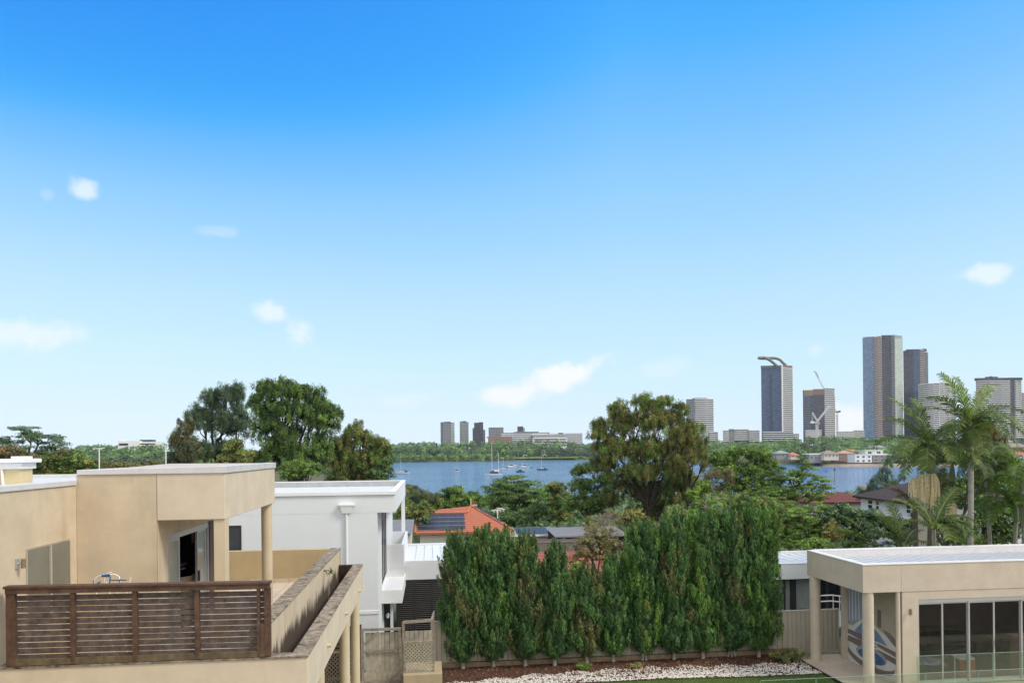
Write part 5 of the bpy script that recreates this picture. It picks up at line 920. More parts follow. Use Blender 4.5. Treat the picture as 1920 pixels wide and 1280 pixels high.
# ================================================================== palms
def palm(label, bpx, Y, top, fronds, r0=.14, lean=0.0, lm=None, tm_=None, shaft=True, infl=None, name='palm_tree', lw=.045, zb=None, llen=.62):
    T_ = at(top[0], top[1], Y); B = at(bpx, 1000, Y); B[2] = G(B[0], Y) if zb is None else zb
    e = empty(name, B, label, 'palm'); lm = lm or LG['palm']; s = depth(T_)/F
    H = T_[2]-B[2]; pts = []; rad = []
    if H > .8:
        nseg = max(8, int((H-.9)/.16))
        for i in range(nseg*2+1):
            t = i/(nseg*2); q = B+(T_-(0, 0, .9 if shaft else 0)-B)*t; q[0] += lean*math.sin(math.pi*t); pts.append(q); rad.append(r0*(1.25 if t < .05 else 1.06-.2*t)*(1.0 if i % 2 else 1.06))
        MB().tube(pts, rad, 14).build('trunk', tm_ or palmtrunk, e, smooth=True)
        if shaft: MB().tube([pts[-1], pts[-1]+(0, 0, .15), pts[-1]+(T_-pts[-1])*.6, T_+(0, 0, .1)], [r0*.95, r0*1.25, r0*.95, r0*.35], 14).build('crown_shaft', mat('crown_shaft_green', (.17, .22, .09), .5, .15, 3) if 'crown_shaft_green' not in MATS else MATS['crown_shaft_green'], e, smooth=True)
    fronds = list(fronds)+[(rng.uniform(0, 360), rng.uniform(5, 60), fronds[0][2]*rng.uniform(.7, .95), rng.uniform(1.2, 2.0)) for _ in range(8 if shaft else 1)]
    for (az, el, Ln, droop) in fronds:
        Ln *= 1.3
        a = math.radians(az); d = np.array((math.cos(a), math.sin(a), 0)); el = math.radians(el); n = 26
        p = T_.copy(); P = [p.copy()]; ang = el; tw = rng.uniform(-.5, .5)
        for i in range(n):
            ang = el-droop*((i+1)/n)**1.5; p = p+(d*math.cos(ang)+UP*math.sin(ang))*Ln/n; P.append(p.copy())
        P = np.array(P); MB().tube(P[::2], list(np.linspace(.03, .006, len(P[::2]))), 5, cap=False)
        fr = MB().tube(P[::2], list(np.linspace(.03, .006, len(P[::2]))), 5, cap=False).build('frond', MATS['rachis_green'], e)
        ns = int(46*Ln/2.4); V = []; 
        for sd_ in (-1, 1):
            for j in range(ns):
                t = .10+.89*j/ns; f = t*n; i = int(f); q = P[i]+(P[min(i+1, n)]-P[i])*(f-i); tg = nrm(P[min(i+1, n)]-P[max(i-1, 0)]); side = nrm(np.cross(tg, UP))*sd_; nup = np.cross(side*sd_, tg)
                side = side*math.cos(tw*.6)+nup*sd_*math.sin(tw*.6)
                ll = llen*(math.sin(math.pi*(.12+.80*t))**.6)*rng.uniform(.85, 1.1); u1 = nrm(side*.8+tg*.6+UP*.18+rng.normal(size=3)*.08); u2 = nrm(u1*.9+UP*-.3+rng.normal(size=3)*.1); u3 = nrm(u2*.75-UP*.5)
                w_ = nrm(np.cross(u1, tg+UP*.4))*lw/2; w_ = nrm(tg-u1*(tg@u1))*lw/2
                a0, a1, a2, a3 = q, q+u1*ll*.38, q+u1*ll*.38+u2*ll*.34, q+u1*ll*.38+u2*ll*.34+u3*ll*.28
                V += [a0-w_*.5, a1-w_, a1+w_, a0+w_*.5, a1-w_, a2-w_*.75, a2+w_*.75, a1+w_, a2-w_*.75, a3, a3, a2+w_*.75]
        V = np.array(V); nf = len(V)//4; b = float(np.clip(rng.normal(.45, .18), .05, .9)); raw_mesh('leaflets', V, nf, 4, lm, fr, np.clip(b+np.repeat(rng.normal(size=nf//3), 3)*.16, 0, 1))
    for (px, py, w_, h_, k) in (infl or []):
        c0 = at(px, py, Y-.25); s_ = depth(c0)/F; m = MB()
        for i in range(k):
            a = rng.uniform(0, 6.28); r_ = w_*s_*rng.uniform(.15, 1)**.7; o = np.array((math.cos(a)*r_, math.sin(a)*r_*.6, 0)); hh = h_*s_*rng.uniform(.45, 1.05)*(1-.25*r_/(w_*s_))
            m.tube([c0+(0, .1, .05), c0+o*.55+(0, 0, .10), c0+o+(0, 0, -hh*.3), c0+o*1.02+rng.normal(size=3)*.03+(0, 0, -hh)], [.010, .011, .009, .006], 3, cap=False)
        m.build('flower_cluster', MATS['straw_strand'], e)
    return e
palmtrunk = mat('palm_trunk', (.36, .34, .29), .9, .2, 5, .4, 30); mat('rachis_green', (.20, .23, .08), .6, .15, 3); mat('straw_strand', (.86, .74, .45), .8, .2, 8)
darkpt = mat('dark_palm_trunk', (.13, .10, .075), .9, .25, 5)
palm('tall palm with pale ringed trunk, highest crown at the right', 1812, 31, (1820, 800), [(172, 78, 2.2, .7), (100, 84, 1.9, .5), (25, 66, 2.4, 1.0), (8, 42, 2.6, 1.3), (-10, 20, 2.3, 1.5), (185, 55, 2.3, 1.2), (200, 5, 1.5, 1.0), (200, 25, 1.8, 1.6), (-60, 10, 1.9, 1.7), (-90, 35, 2.0, 2.2), (-110, -10, 1.6, 1.2), (60, 45, 2.3, 1.4), (130, 50, 2.2, 1.5)], r0=.125, lean=.05)
palm('palm with large straw coloured flower skirts left of the tallest palm', 1741, 32, (1744, 842), [(178, 60, 2.3, 1.3), (170, 74, 2.4, .9), (105, 82, 2.0, .5), (188, 28, 2.2, 1.9), (200, 5, 1.8, 1.6), (10, 60, 2.0, 1.5), (0, 38, 2.0, 1.9), (-30, 20, 1.9, 2.0), (-80, 40, 1.9, 2.3), (-130, 20, 1.9, 2.1), (60, 50, 2.2, 1.5), (140, 40, 2.1, 1.6)], r0=.12, tm_=darkpt, infl=[(1727, 893, 15, 62, 90), (1746, 892, 18, 76, 120), (1712, 900, 9, 44, 44)])
palm('dark stemmed leaning palm between the two tallest palms', 1768, 34, (1785, 868), [(170, 35, 2.0, 1.5), (190, 10, 1.9, 1.4), (10, 40, 2.2, 1.6), (-10, 10, 2.2, 1.2), (-30, -15, 2.0, .9), (60, 50, 2.0, 1.4), (-80, 30, 2.0, 2.1), (120, 55, 2.0, 1.2), (150, 15, 2.0, 1.3), (-150, 0, 1.9, 1.1)], r0=.12, lean=-.15, lm=LG['palmd'], tm_=darkpt, infl=[(1784, 945, 12, 52, 80)])
palm('dead brown palm stump left of the flowering palm', 1717, 33, (1716, 950), [(190, 50, 1.4, .8), (170, 25, 1.5, .9), (140, 60, 1.3, .8), (20, -20, 1.0, .8)], r0=.13, lm=leafmat('dead_frond', (.05, .035, .025), (.16, .11, .07)), tm_=darkpt, shaft=False, llen=.3)
palm('bright green palm at the right edge of the view', 1928, 33, (1916, 885), [(180, 40, 2.0, 1.7), (195, 15, 1.9, 1.6), (170, 62, 1.7, 1.6), (100, 70, 1.6, .9), (-90, 40, 1.8, 2.0), (-140, 15, 1.9, 1.6), (150, 0, 1.8, 1.2), (10, 40, 2.0, 1.6)], r0=.12, lm=leafmat('palm_bright_green', (.035, .065, .014), (.12, .18, .045)))
palm('low young palm at the right edge with arching fronds over the mango tree', 1890, 33.5, (1905, 945), [(178, 30, 1.8, 1.6), (195, 10, 1.8, 1.4), (160, 50, 1.6, 1.6), (-100, 35, 1.6, 1.9), (20, 45, 1.6, 1.5)], r0=.1, lm=MATS['palm_bright_green'])
palm('mid height arching palm right of the tall pale trunk', 1862, 35, (1850, 868), [(200, 20, 1.9, 1.5), (180, 42, 1.8, 1.6), (-10, 38, 2.2, 1.4), (-20, 10, 2.2, 1.1), (-90, 40, 1.8, 2.2), (30, 50, 2.0, 1.4), (-45, -10, 1.9, .9)], r0=.1, lm=LG['palmd'])
palm('fan of yellow green palm leaves just above the annexe roof', 1628, 31.5, (1640, 1022), [(172, 33, 1.75, .55), (165, 58, 1.5, .6), (180, 15, 1.8, .6), (140, 80, 1.0, .5)], r0=.08, shaft=False, zb=5.6, lw=.05)
palm('young palm with upright fronds directly left of the flowering palm trunk', 1690, 30.5, (1694, 1025), [(150, 70, 1.5, .5), (172, 40, 1.3, .8), (100, 80, 1.6, .5), (30, 50, 1.2, 1.0), (10, 25, 1.2, 1.0), (190, 62, 1.6, .6)], r0=.07, shaft=False, zb=5.6, lm=LG['palmd'])
palm('arching young palm whose fronds droop over the pool house roof', 1752, 29.0, (1750, 992), [(-75, 48, 1.5, 2.3), (-50, 55, 1.7, 2.4), (-100, 40, 1.3, 2.2), (20, 62, 1.9, .7), (-60, 38, 1.5, 1.9), (-30, 30, 1.4, 1.9), (-80, 25, 1.1, 1.7), (150, 60, 1.5, .8), (175, 35, 1.3, 1.1), (5, 35, 1.4, 1.3), (120, 75, 1.2, .8)], r0=.07, shaft=False, zb=5.6)
# ================================================================== MID HOUSES
def at_d(px, py, z): return atz(px, py, z)
def house(label, c, d, L_, W_, z0, hw, roofm_, rh_, wallm, roof='hip', cat='house', wins=2, name='house', floors=1, chim=False, glass=None, group=None):
    e = empty(name, (c[0], c[1], z0), label, cat, group); z1 = z0+hw; obox(c, d, L_, W_, z0-1.5, z1).build('wall', wallm, e)
    m = MB()
    if roof == 'hip': hip_roof(m, c, d, L_, W_, z1, rh_)
    else: obox(c, d, L_+.5, W_+.5, z1, z1+rh_, m)
    m.build('roof', roofm_, e); d = np.array(d); n = np.array((-d[1], d[0])); c2 = np.array(c[:2])
    for fl in range(floors):
        for k in range(wins):
            u = -L_/2+L_*(k+.5)/wins; w_ = L_/wins*.42; hh = hw/floors; a = c2+d*(u-w_/2)-n*W_/2; b = c2+d*(u+w_/2)-n*W_/2
            window(e, a, b, z0+fl*hh+hh*.3, z0+fl*hh+hh*.8, whitetrim, glass or glassd, mull=1, fw=.08)
    if chim: q = c2+d*.5; MB().box(q[0]-.3, q[1]-.3, z1, q[0]+.3, q[1]+.3, z1+rh_+.8).build('chimney', redbrick, e)
    return e
# red roofed bungalow with solar panels
RY = 78.0
A = at(778, 999, RY); B = at(965, 996, RY); ez = A[2]
rb = empty('red_roof_bungalow', ((A[0]+B[0])/2, RY+4, 2.6), 'white bungalow with bright terracotta roof and solar panels near the centre', 'house')
MB().box(A[0]+.5, RY+.55, 1.5, B[0]-.5, RY+9, ez).build('wall', mat('off_white_wall', (.62, .59, .52), .85, .05, 1.5), rb)
R1 = at(786, 963, RY+3.6); R2 = at(885, 962, RY+3.6); PK = at(883, 948, RY+5.5)
m = MB(); a, b = (A[0], RY, ez), (B[0]-.1, RY, ez); c, d = (B[0]-.1, RY+9.5, ez), (A[0], RY+9.5, ez); rz = R1[2]; r1 = (A[0]+.05, RY+3.8, rz); r2 = (R2[0]-.5, RY+3.8, rz); pk = tuple(PK)
m.quad(a, b, pk, r2, r1); m.quad(b, c, pk); m.quad(c, d, (A[0]+.05, RY+6.5, rz), pk); m.quad(d, a, r1, (A[0]+.05, RY+6.5, rz)); m.quad(r1, r2, pk, (A[0]+.05, RY+6.5, rz))
m.build('roof', terracotta, rb)
m = MB(); ridgem = mat('ridge_tiles', (.55, .20, .09), .8, .2, 6)
for (p, q) in ((r1, r2), (r2, pk), (pk, b), (a, r1)): m.tube([np.array(p)+(0, -.02, .05), np.array(q)+(0, -.02, .05)], .10, 6)
m.build('ridge', ridgem, rb)
MB().box(A[0], RY-.08, ez-.16, B[0], RY, ez-.01).build('gutter', mat('red_gutter', (.42, .10, .05), .6, .05, 3), rb)
q = at(890, 948, RY+6.5); MB().box(q[0]-.2, RY+6.3, rz, q[0]+.2, RY+6.9, q[2]+.0).build('chimney', redbrick, rb); MB().box(q[0]-.28, RY+6.2, q[2]+0, q[0]+.28, RY+7, q[2]+.12).build('chimney_cap', mat('cement_cap', (.6, .5, .4), .9), rb)
for o in (-.14, .14): MB().cyl(q[0]+o, RY+6.6, q[2]+.12, q[2]+.5, .11, 10).build('chimney_pot', redbrick, rb)
MB().cyl(PK[0], PK[1], PK[2]-.1, at(880, 934, PK[1])[2], .04, 8).build('finial', whitetrim, rb)
MB().cyl(A[0], RY+3.8, rz-.1, at(776, 950, RY+3.8)[2], .04, 8).build('finial', whitetrim, rb)
window(rb, (at(873, 1010, RY+.55)[0], RY+.55), (at(884, 1010, RY+.55)[0], RY+.55), ez-1.6, ez-.5, whitetrim, glassd, mull=0)
for p in (812, 847, 884): q = at(p, 1001, RY+.5); MB().box(q[0]-.08, RY+.5, q[2]-.12, q[0]+.08, RY+.55, q[2]+.02).build('vent', greyt, rb)
# solar panels on the slope
solar = facade('solar_cells', (.022, .028, .05), (.30, .31, .34), (.05, .055, .08), fh=1.07, bw=.21, sp=.045, mu=.12, gvar=.2, rough=.45)
nv = nrm(np.cross(np.array(b)-np.array(a), np.array(r1)-np.array(a))); sv = nrm(np.array(r1)-np.array(a))
def panel_strip(parent, p0, u, v, w_, h_, nm='solar_panel'):
    m = MB(); p0 = np.array(p0); m.quad(p0, p0+u*w_, p0+u*w_+v*h_, p0+v*h_); o = m.build(nm, solar, parent); uvl = o.data.uv_layers.new(name='UVMap')
    for i, c_ in enumerate(((0, 0), (w_, 0), (w_, h_), (0, h_))): uvl.data[i].uv = c_
    return o
u_ = np.array((1., 0, 0)); Ls = np.linalg.norm(np.array(r1)-np.array(a)); x0 = at(783, 990, RY)[0]; x1 = at(873, 990, RY)[0]; ph_ = Ls*.86/4
for r in range(4):
    for c_ in range(5):
        w_ = (x1-x0)/5; p0 = np.array((x0+c_*w_, RY, ez))+sv*(Ls*.10+r*ph_)+nv*.08; o = panel_strip(rb, p0, u_, sv, w_-.03, ph_-.02)
for k in range(4):
    t0 = .30+k*.17; p = np.array(b)+(np.array(pk)-np.array(b))*t0; MB().beam(p+(.15, .1, .12), p+(np.array(pk)-np.array(b))*.13+(.15, .1, .12), .5, .04).build('solar_panel', glassd, rb)
# tv antenna
def antenna(label, px, pyb, pyt, Y, arms):
    b_ = at(px, pyb, Y); t_ = at(px, pyt, Y); e = empty('tv_antenna', b_, label, 'antenna'); MB().tube([b_-(0, 0, .5), t_], .0007*Y, 6).build('mast', whitetrim, e); m = MB()
    for (dx0, dy0, dx1, dy1) in arms: m.tube([at(px+dx0, pyt+dy0, Y), at(px+dx1, pyt+dy1, Y)], .00045*Y, 5)
    m.build('aerial', whitetrim, e)
antenna('tv antenna above the right slope of the terracotta roof', 933, 975, 954, 82, [(-12, 3, 14, 0), (-10, 1, -6, 6), (-4, 0, 0, 6), (2, -1, 6, 5), (8, -2, 12, 4), (-2, -2, 10, -1)])
antenna('left rooftop tv antenna with flat crossbar above the cream house', 186, 874, 841, 26, [(-12, 0, 10, -1), (-10, 0, -10, 2), (4, -1, 4, 2)])
antenna('right rooftop tv antenna with short head above the cream house roof', 311, 872, 840, 28, [(-3, 6, 5, 5), (0, 0, 0, 8), (-2, 3, 3, 3)])
# low shed beside the bungalow, with panels
C = at(1000, 1004, 76); sh = empty('tin_shed', C, 'low white outbuilding with tin roof and glossy solar panels right of the terracotta roof', 'shed')
xa, xb, xc = at(958, 1004, 76)[0], at(1043, 1003, 76)[0], at(1030, 988, 80)[0]
e0 = at(1000, 1003, 76)[2]; e1 = at(1000, 988, 80)[2]
MB().box(xa, 76.4, 1.5, xb-.4, 82, e0).build('wall', MATS['off_white_wall'], sh)
m = MB().quad((xa, 76, e0), (xb, 76, e0), (xc, 80, e1), (xa-.1, 80, e1)); m.quad((xb, 76, e0), (xb, 84, e0), (xc, 80, e1)); m.quad((xa-.1, 80, e1), (xc, 80, e1), (xb, 84, e0), (xa, 84, e0)); m.build('roof', mat('weathered_tin', (.42, .34, .32), .6, .15, 4), sh)
MB().box(xa, 75.92, e0-.12, xb, 76.0, e0).build('gutter', whitetrim, sh); MB().box(xb-.5, 76.3, 1.5, xb-.42, 76.4, e0).build('downpipe', dark, sh)
sv2 = nrm(np.array((0, 4, e1-e0))); 
for k in range(4): w_ = (at(1035, 1000, 76.5)[0]-at(970, 1000, 76.5)[0])/4; panel_strip(sh, np.array((at(970, 1000, 76.5)[0]+k*w_, 76.4, e0))+sv2*.1+(0, 0, .1), u_, sv2, w_-.04, 3.2)
# long grey low roof and paling fence, red tile roof seen through the gap
q0, q1 = at(1040, 1000, 70), at(1180, 1000, 70); gs = empty('long_grey_shed', ((q0[0]+q1[0])/2, 72, 2.6), 'long low grey roofed shed right of the tin outbuilding', 'shed')
z_a = at(1100, 1004, 70)[2]; MB().quad((q0[0], 70, z_a), (q1[0], 70, z_a), (q1[0], 76, z_a+.25), (q0[0], 76, z_a+.25)).box(q0[0], 70, z_a-.12, q1[0], 70.05, z_a-.01).build('roof', mat('grey_roof_sheet', (.20, .20, .215), .6, .08, 2), gs); MB().box(q0[0]+.3, 70.5, 1.5, q1[0]-.3, 76, z_a).build('wall', darkin, gs)
q0, q1 = at(955, 1010, 64), at(1120, 1010, 64); zt_ = at(1030, 1010, 64)[2]; zb_2 = at(1030, 1032, 64)[2]-.6
pf = empty('paling_fence', ((q0[0]+q1[0])/2, 64, zb_2), 'long grey weathered paling fence above the faded red roof', 'fence'); m = MB(); x = q0[0]
while x < q1[0]: m.box(x, 64, zb_2, x+.13, 64.03, zt_+rnd.uniform(-.05, .05)); x += .15
m.build('paling_panel', mat('grey_paling', (.24, .205, .185), .95, .25, 6), pf); MB().box(q0[0], 63.95, zt_-.3, q1[0], 64, zt_-.2).box(q0[0], 63.95, zb_2+.3, q1[0], 64, zb_2+.4).build('rail', greyt, pf)
q0, q1 = at(930, 1034, 58), at(1130, 1034, 58); zr = at(1030, 1034, 58)[2]; ze = zr-2.2
rr_ = empty('faded_red_roof_house', ((q0[0]+q1[0])/2, 54, 3), 'faded red tiled roof seen between the cypress tops', 'house')
MB().quad((q0[0], 52, ze), (q1[0], 52, ze), (q1[0], 58, zr), (q0[0], 58, zr)).quad((q1[0], 60.5, ze), (q0[0], 60.5, ze), (q0[0], 58, zr), (q1[0], 58, zr)).build('roof', redtile, rr_); MB().box(q0[0]+.4, 52.5, 2, q1[0]-.4, 60, ze).build('wall', MATS['off_white_wall'], rr_)
# dark neighbour roof left of the bungalow behind the white post
q0, q1 = at(735, 985, 62), at(775, 985, 62); nb_ = empty('grey_roof_house', ((q0[0]+q1[0])/2, 64, 3), 'dark grey roofed house glimpsed behind the white balcony post', 'house')
z_a = at(750, 984, 62)[2]; MB().quad((q0[0]-4, 60, z_a-.5), (q1[0], 60, z_a-.5), (q1[0], 66, z_a+.1), (q0[0]-4, 66, z_a+.1)).build('roof', MATS['grey_roof_sheet'], nb_); MB().box(q0[0]-3.8, 60.3, 2, q1[0]-.2, 65.8, z_a-.55).build('wall', MATS['off_white_wall'], nb_)
# white two storey house with dark tile roof at the right
ezz = 8.9; cl = atz(1614, 929, ezz); cr = atz(1722, 943, ezz); dv = (cr-cl)[:2]; Lh = np.linalg.norm(dv); dv = dv/Lh; nn_ = np.array((-dv[1], dv[0]))
L2 = Lh; W2 = 11.0; cc_ = (cl[:2]+cr[:2])/2+nn_*W2/2
wt2 = empty('two_storey_house', (*cc_, 2.4), 'white two storey house with dark brown hipped tile roof behind the palms', 'house')
obox(cc_, dv, L2, W2, 1, ezz).build('wall', white, wt2); m = MB(); hip_roof(m, cc_, nn_, W2, L2, ezz, 2.25, ov=.6, hipf=.9); m.build('roof', darktile, wt2)
def hpx(px, py): # point on that facade from pixel
    d_ = ray(px, py); o = np.array((0, 0, CZ)); nrm3 = np.array((nn_[0], nn_[1], 0)); t = ((cl-o)@nrm3)/(d_@nrm3); return o+d_*t
for (p0, p1, y0, y1) in ((1627, 1637, 935, 955), (1642, 1649, 937, 957), (1667, 1677, 940, 960), (1699, 1709, 944, 964)):
    a_ = hpx(p0, y0); b_ = hpx(p1, y1); window(wt2, a_[:2], b_[:2], b_[2], a_[2], whitetrim, glassd, mull=0, fw=.09, rows=2)
a_ = hpx(1614, 957); b_ = hpx(1722, 970); m = MB(); m.beam((*(a_[:2]-nn_*.05), a_[2]), (*(b_[:2]-nn_*.05), a_[2]-.1), .12, .25); m.build('string_course', whitetrim, wt2)
q = hpx(1619, 918); e = empty('satellite_dish', q, 'small grey satellite dish on the left corner of the dark tiled roof', 'satellite dish'); m = MB(); C_ = q+(0, 0, .3)
for i in range(12):
    for (r0_, r1_) in ((0, .17), (.17, .32)):
        a0_, a1_ = i*math.pi/6, (i+1)*math.pi/6; f_ = lambda r, a: C_+np.array((r*math.cos(a), r*r*.5-.1, r*math.sin(a)+0)); m.quad(f_(r0_, a0_), f_(r1_, a0_), f_(r1_, a1_), f_(r0_, a1_))
m.build('dish', mat('dish_grey', (.35, .33, .32), .6), e); MB().tube([C_, C_+(0, .1, -.7)], .03, 6).build('mount', dark, e)
q = atz(1575, 935, 7.2); h2 = house('small house with dark red tile roof left of the white two storey house', (q[0]+1, q[1]+4), (1, 0), 9.5, 7, 2.6, 4.2, tiles('maroon_tiles', (.16, .045, .035), (.10, .03, .025)), 1.0, MATS['off_white_wall'], wins=3)
q = atz(1800, 940, 7.8); h3 = house('brown roofed house behind the tall palm trunk at the right', (q[0]+3, q[1]+6), (.96, .28), 14, 9, 2.6, 4.8, tiles('rust_brown_tiles', (.15, .075, .06), (.10, .05, .04)), 2.4, MATS['off_white_wall'], wins=3)
q = at(1725, 990, 36); MB().box(q[0]-.1, 36, 5.4, q[0]+.9, 36.3, at(1725, 958, 36)[2]).box(q[0]-.15, 35.95, at(1725, 958, 36)[2], q[0]+.95, 36.35, at(1725, 958, 36)[2]+.08).build('garden_wall', MATS['off_white_wall'], None, label='pinkish wall pillar glimpsed between the low palm stems', cat='wall', loc=(q[0], 36, 5.4))
# ================================================================== FAR WOODS
def wood(name, label, strips, lm, r=(3, 6), card=2.0, per=80, lm_mix=None):
    V, T = [], []
    for (px0, px1, Y0, Y1, f_top, b_top, n) in strips:
        for i in range(n):
            px = rng.uniform(px0, px1); t = rng.uniform(); Y = Y0+(Y1-Y0)*t; ft = np.interp(px, [p[0] for p in f_top], [p[1] for p in f_top]); bt = np.interp(px, [p[0] for p in b_top], [p[1] for p in b_top])
            py = ft+(bt-ft)*t+rng.normal()*1.0; rr = rng.uniform(*r); top = at(px, py, Y); g = G(top[0], Y)
            if g < .2: continue
            zt_ = max(top[2], g+1.6*rr*.6); sc = np.array((rr, rr, min(rr*.9, (zt_-g)*.75))); C = np.array((top[0], Y, zt_-sc[2])); b = float(np.clip(rng.normal(.5, .22), 0, 1))
            d = nrm(rng.normal(size=(per, 3))); d[:, 2] = np.where(d[:, 2] < -.5, -d[:, 2], d[:, 2]); lump = 1+.16*np.sin(5*d[:, :1]+i)+.12*np.sin(7*d[:, 2:]+i*2)
            P = C+d*sc*lump*rng.uniform(.75, 1.0, (per, 1)); V.append(leaves(P, d+rng.normal(size=(per, 3))*.35+(0, 0, .3), card, card*.75)); T.append(np.clip(b+rng.normal(size=per)*.13, 0, 1))
            # sides down to the ground
            k = per//3; a = rng.uniform(0, 2*math.pi, k); P = np.stack([C[0]+np.cos(a)*sc[0]*.8, C[1]+np.sin(a)*sc[1]*.8, rng.uniform(g, max(C[2], g+.1), k)], -1); V.append(leaves(P, np.stack([np.cos(a), np.sin(a), np.full(k, .4)], -1), card, card*.8)); T.append(np.clip(b*.8+rng.normal(size=k)*.12, 0, 1))
    V = np.concatenate(V); T = np.concatenate(T); o = raw_mesh(name, V, len(T), 4, lm, tint=T); return tag(o, label, 'wood', kind='stuff')
wood('mangroves', 'pale green mangrove belt along the far shore on the left', [(700, 965, 972, 992, [(700, 855), (965, 857)], [(700, 849), (900, 849), (965, 855)], 190), (965, 1130, 992, 1000, [(965, 861), (1130, 859)], [(965, 858), (1130, 856)], 50)], LG['farb'], (2.5, 4.5), 1.6, 60)
wood('far_wood', 'green woodland behind the mangroves below the distant towers', [(690, 1340, 1008, 1120, [(690, 842), (760, 838), (960, 846), (1000, 848), (1340, 842)], [(690, 832), (740, 831), (790, 826), (830, 829), (860, 825), (950, 823), (1010, 825), (1060, 826), (1100, 828), (1340, 826)], 520)], LG['far'], (4.5, 8), 2.4, 85)
wood('far_wood', 'dark tree clumps right of the sports field on the far shore', [(1000, 1120, 1002, 1010, [(1000, 848), (1120, 846)], [(1000, 838), (1120, 836)], 34)], LG['farblue'], (4, 6), 2.2, 80)
wood('far_wood', 'hazy woodland filling the left distance behind the cream house', [(-120, 360, 300, 640, [(-120, 880), (360, 872)], [(-120, 838), (120, 838), (200, 838), (300, 831), (360, 832)], 420), (140, 235, 900, 960, [(140, 838), (235, 836)], [(140, 834), (190, 831), (235, 834)], 40), (360, 700, 420, 700, [(360, 872), (700, 870)], [(360, 836), (700, 838)], 220)], LG['far'], (3.5, 6), 1.6, 85)
wood('far_wood', 'dark low woodland on the left horizon behind the antennas', [(150, 330, 260, 290, [(150, 876), (330, 876)], [(150, 856), (330, 850)], 70)], LG['farblue'], (2.5, 4.0), 1.1, 90)
wood('far_wood', 'green wooded slope under the high rise towers on the right', [(1330, 1760, 640, 960, [(1330, 846), (1440, 842), (1700, 842)], [(1330, 823), (1400, 825), (1480, 821), (1520, 818), (1600, 817), (1700, 818), (1760, 815)], 520), (1440, 1720, 540, 600, [(1440, 850), (1720, 850)], [(1440, 842), (1560, 838), (1720, 836)], 110)], LG['far'], (4, 7), 1.9, 85)
wood('far_wood', 'dark tree clumps among the houses on the right shore', [(1500, 1560, 540, 600, [(1500, 842), (1560, 842)], [(1500, 826), (1560, 826)], 22), (1690, 1790, 500, 640, [(1690, 868), (1790, 868)], [(1690, 836), (1790, 825)], 80), (1850, 1990, 520, 700, [(1850, 862), (1990, 862)], [(1850, 818), (1990, 815)], 90), (1440, 1900, 500, 520, [(1440, 868), (1900, 872)], [(1440, 864), (1900, 864)], 60)], LG['farblue'], (2.5, 5), 1.5, 80)
# sports field, beach and foreshore
sand = mat('foreshore_sand', (.42, .32, .22), .95, .3, .08); fieldm = mat('sports_field', (.20, .28, .10), .95, .15, .05)
q0, q1 = at(938, 858, 996), at(1078, 857, 996); MB().quad((q0[0], 987, 3.3), (q1[0], 987, 3.3), (q1[0], 1004, 4.9), (q0[0], 1004, 4.9)).build('sports_field', fieldm, kind='structure')
m = MB(); P_ = [(1440, 869.5, 645), (1500, 872, 600), (1540, 875, 525), (1600, 876.5, 503), (1660, 877, 496), (1720, 878, 490), (1800, 878, 486)]
for i in range(len(P_)-1):
    a, b = at(P_[i][0], 870, P_[i][2]), at(P_[i+1][0], 870, P_[i+1][2]); m.quad((a[0], a[1]-4, -.3), (b[0], b[1]-4, -.3), (b[0], b[1]+4, 1.6), (a[0], a[1]+4, 1.6)); m.quad((a[0], a[1]+4, 1.6), (b[0], b[1]+4, 1.6), (b[0], b[1]+5, 1.7), (a[0], a[1]+5, 1.7))
m.build('beach', sand, kind='structure')
swall = mat('sea_wall_stone', (.14, .11, .09), .95, .3, .4)
m = MB()
for i in range(1, len(P_)-1):
    a, b = at(P_[i][0], 870, P_[i][2]), at(P_[i+1][0], 870, P_[i+1][2]); m.beam((a[0], a[1]+6, 1.9), (b[0], b[1]+6, 1.9), 1.0, 1.6)
m.build('sea_wall', swall, None, label='low dark stone sea wall along the right shore', cat='wall', loc=(300, 500, 1))
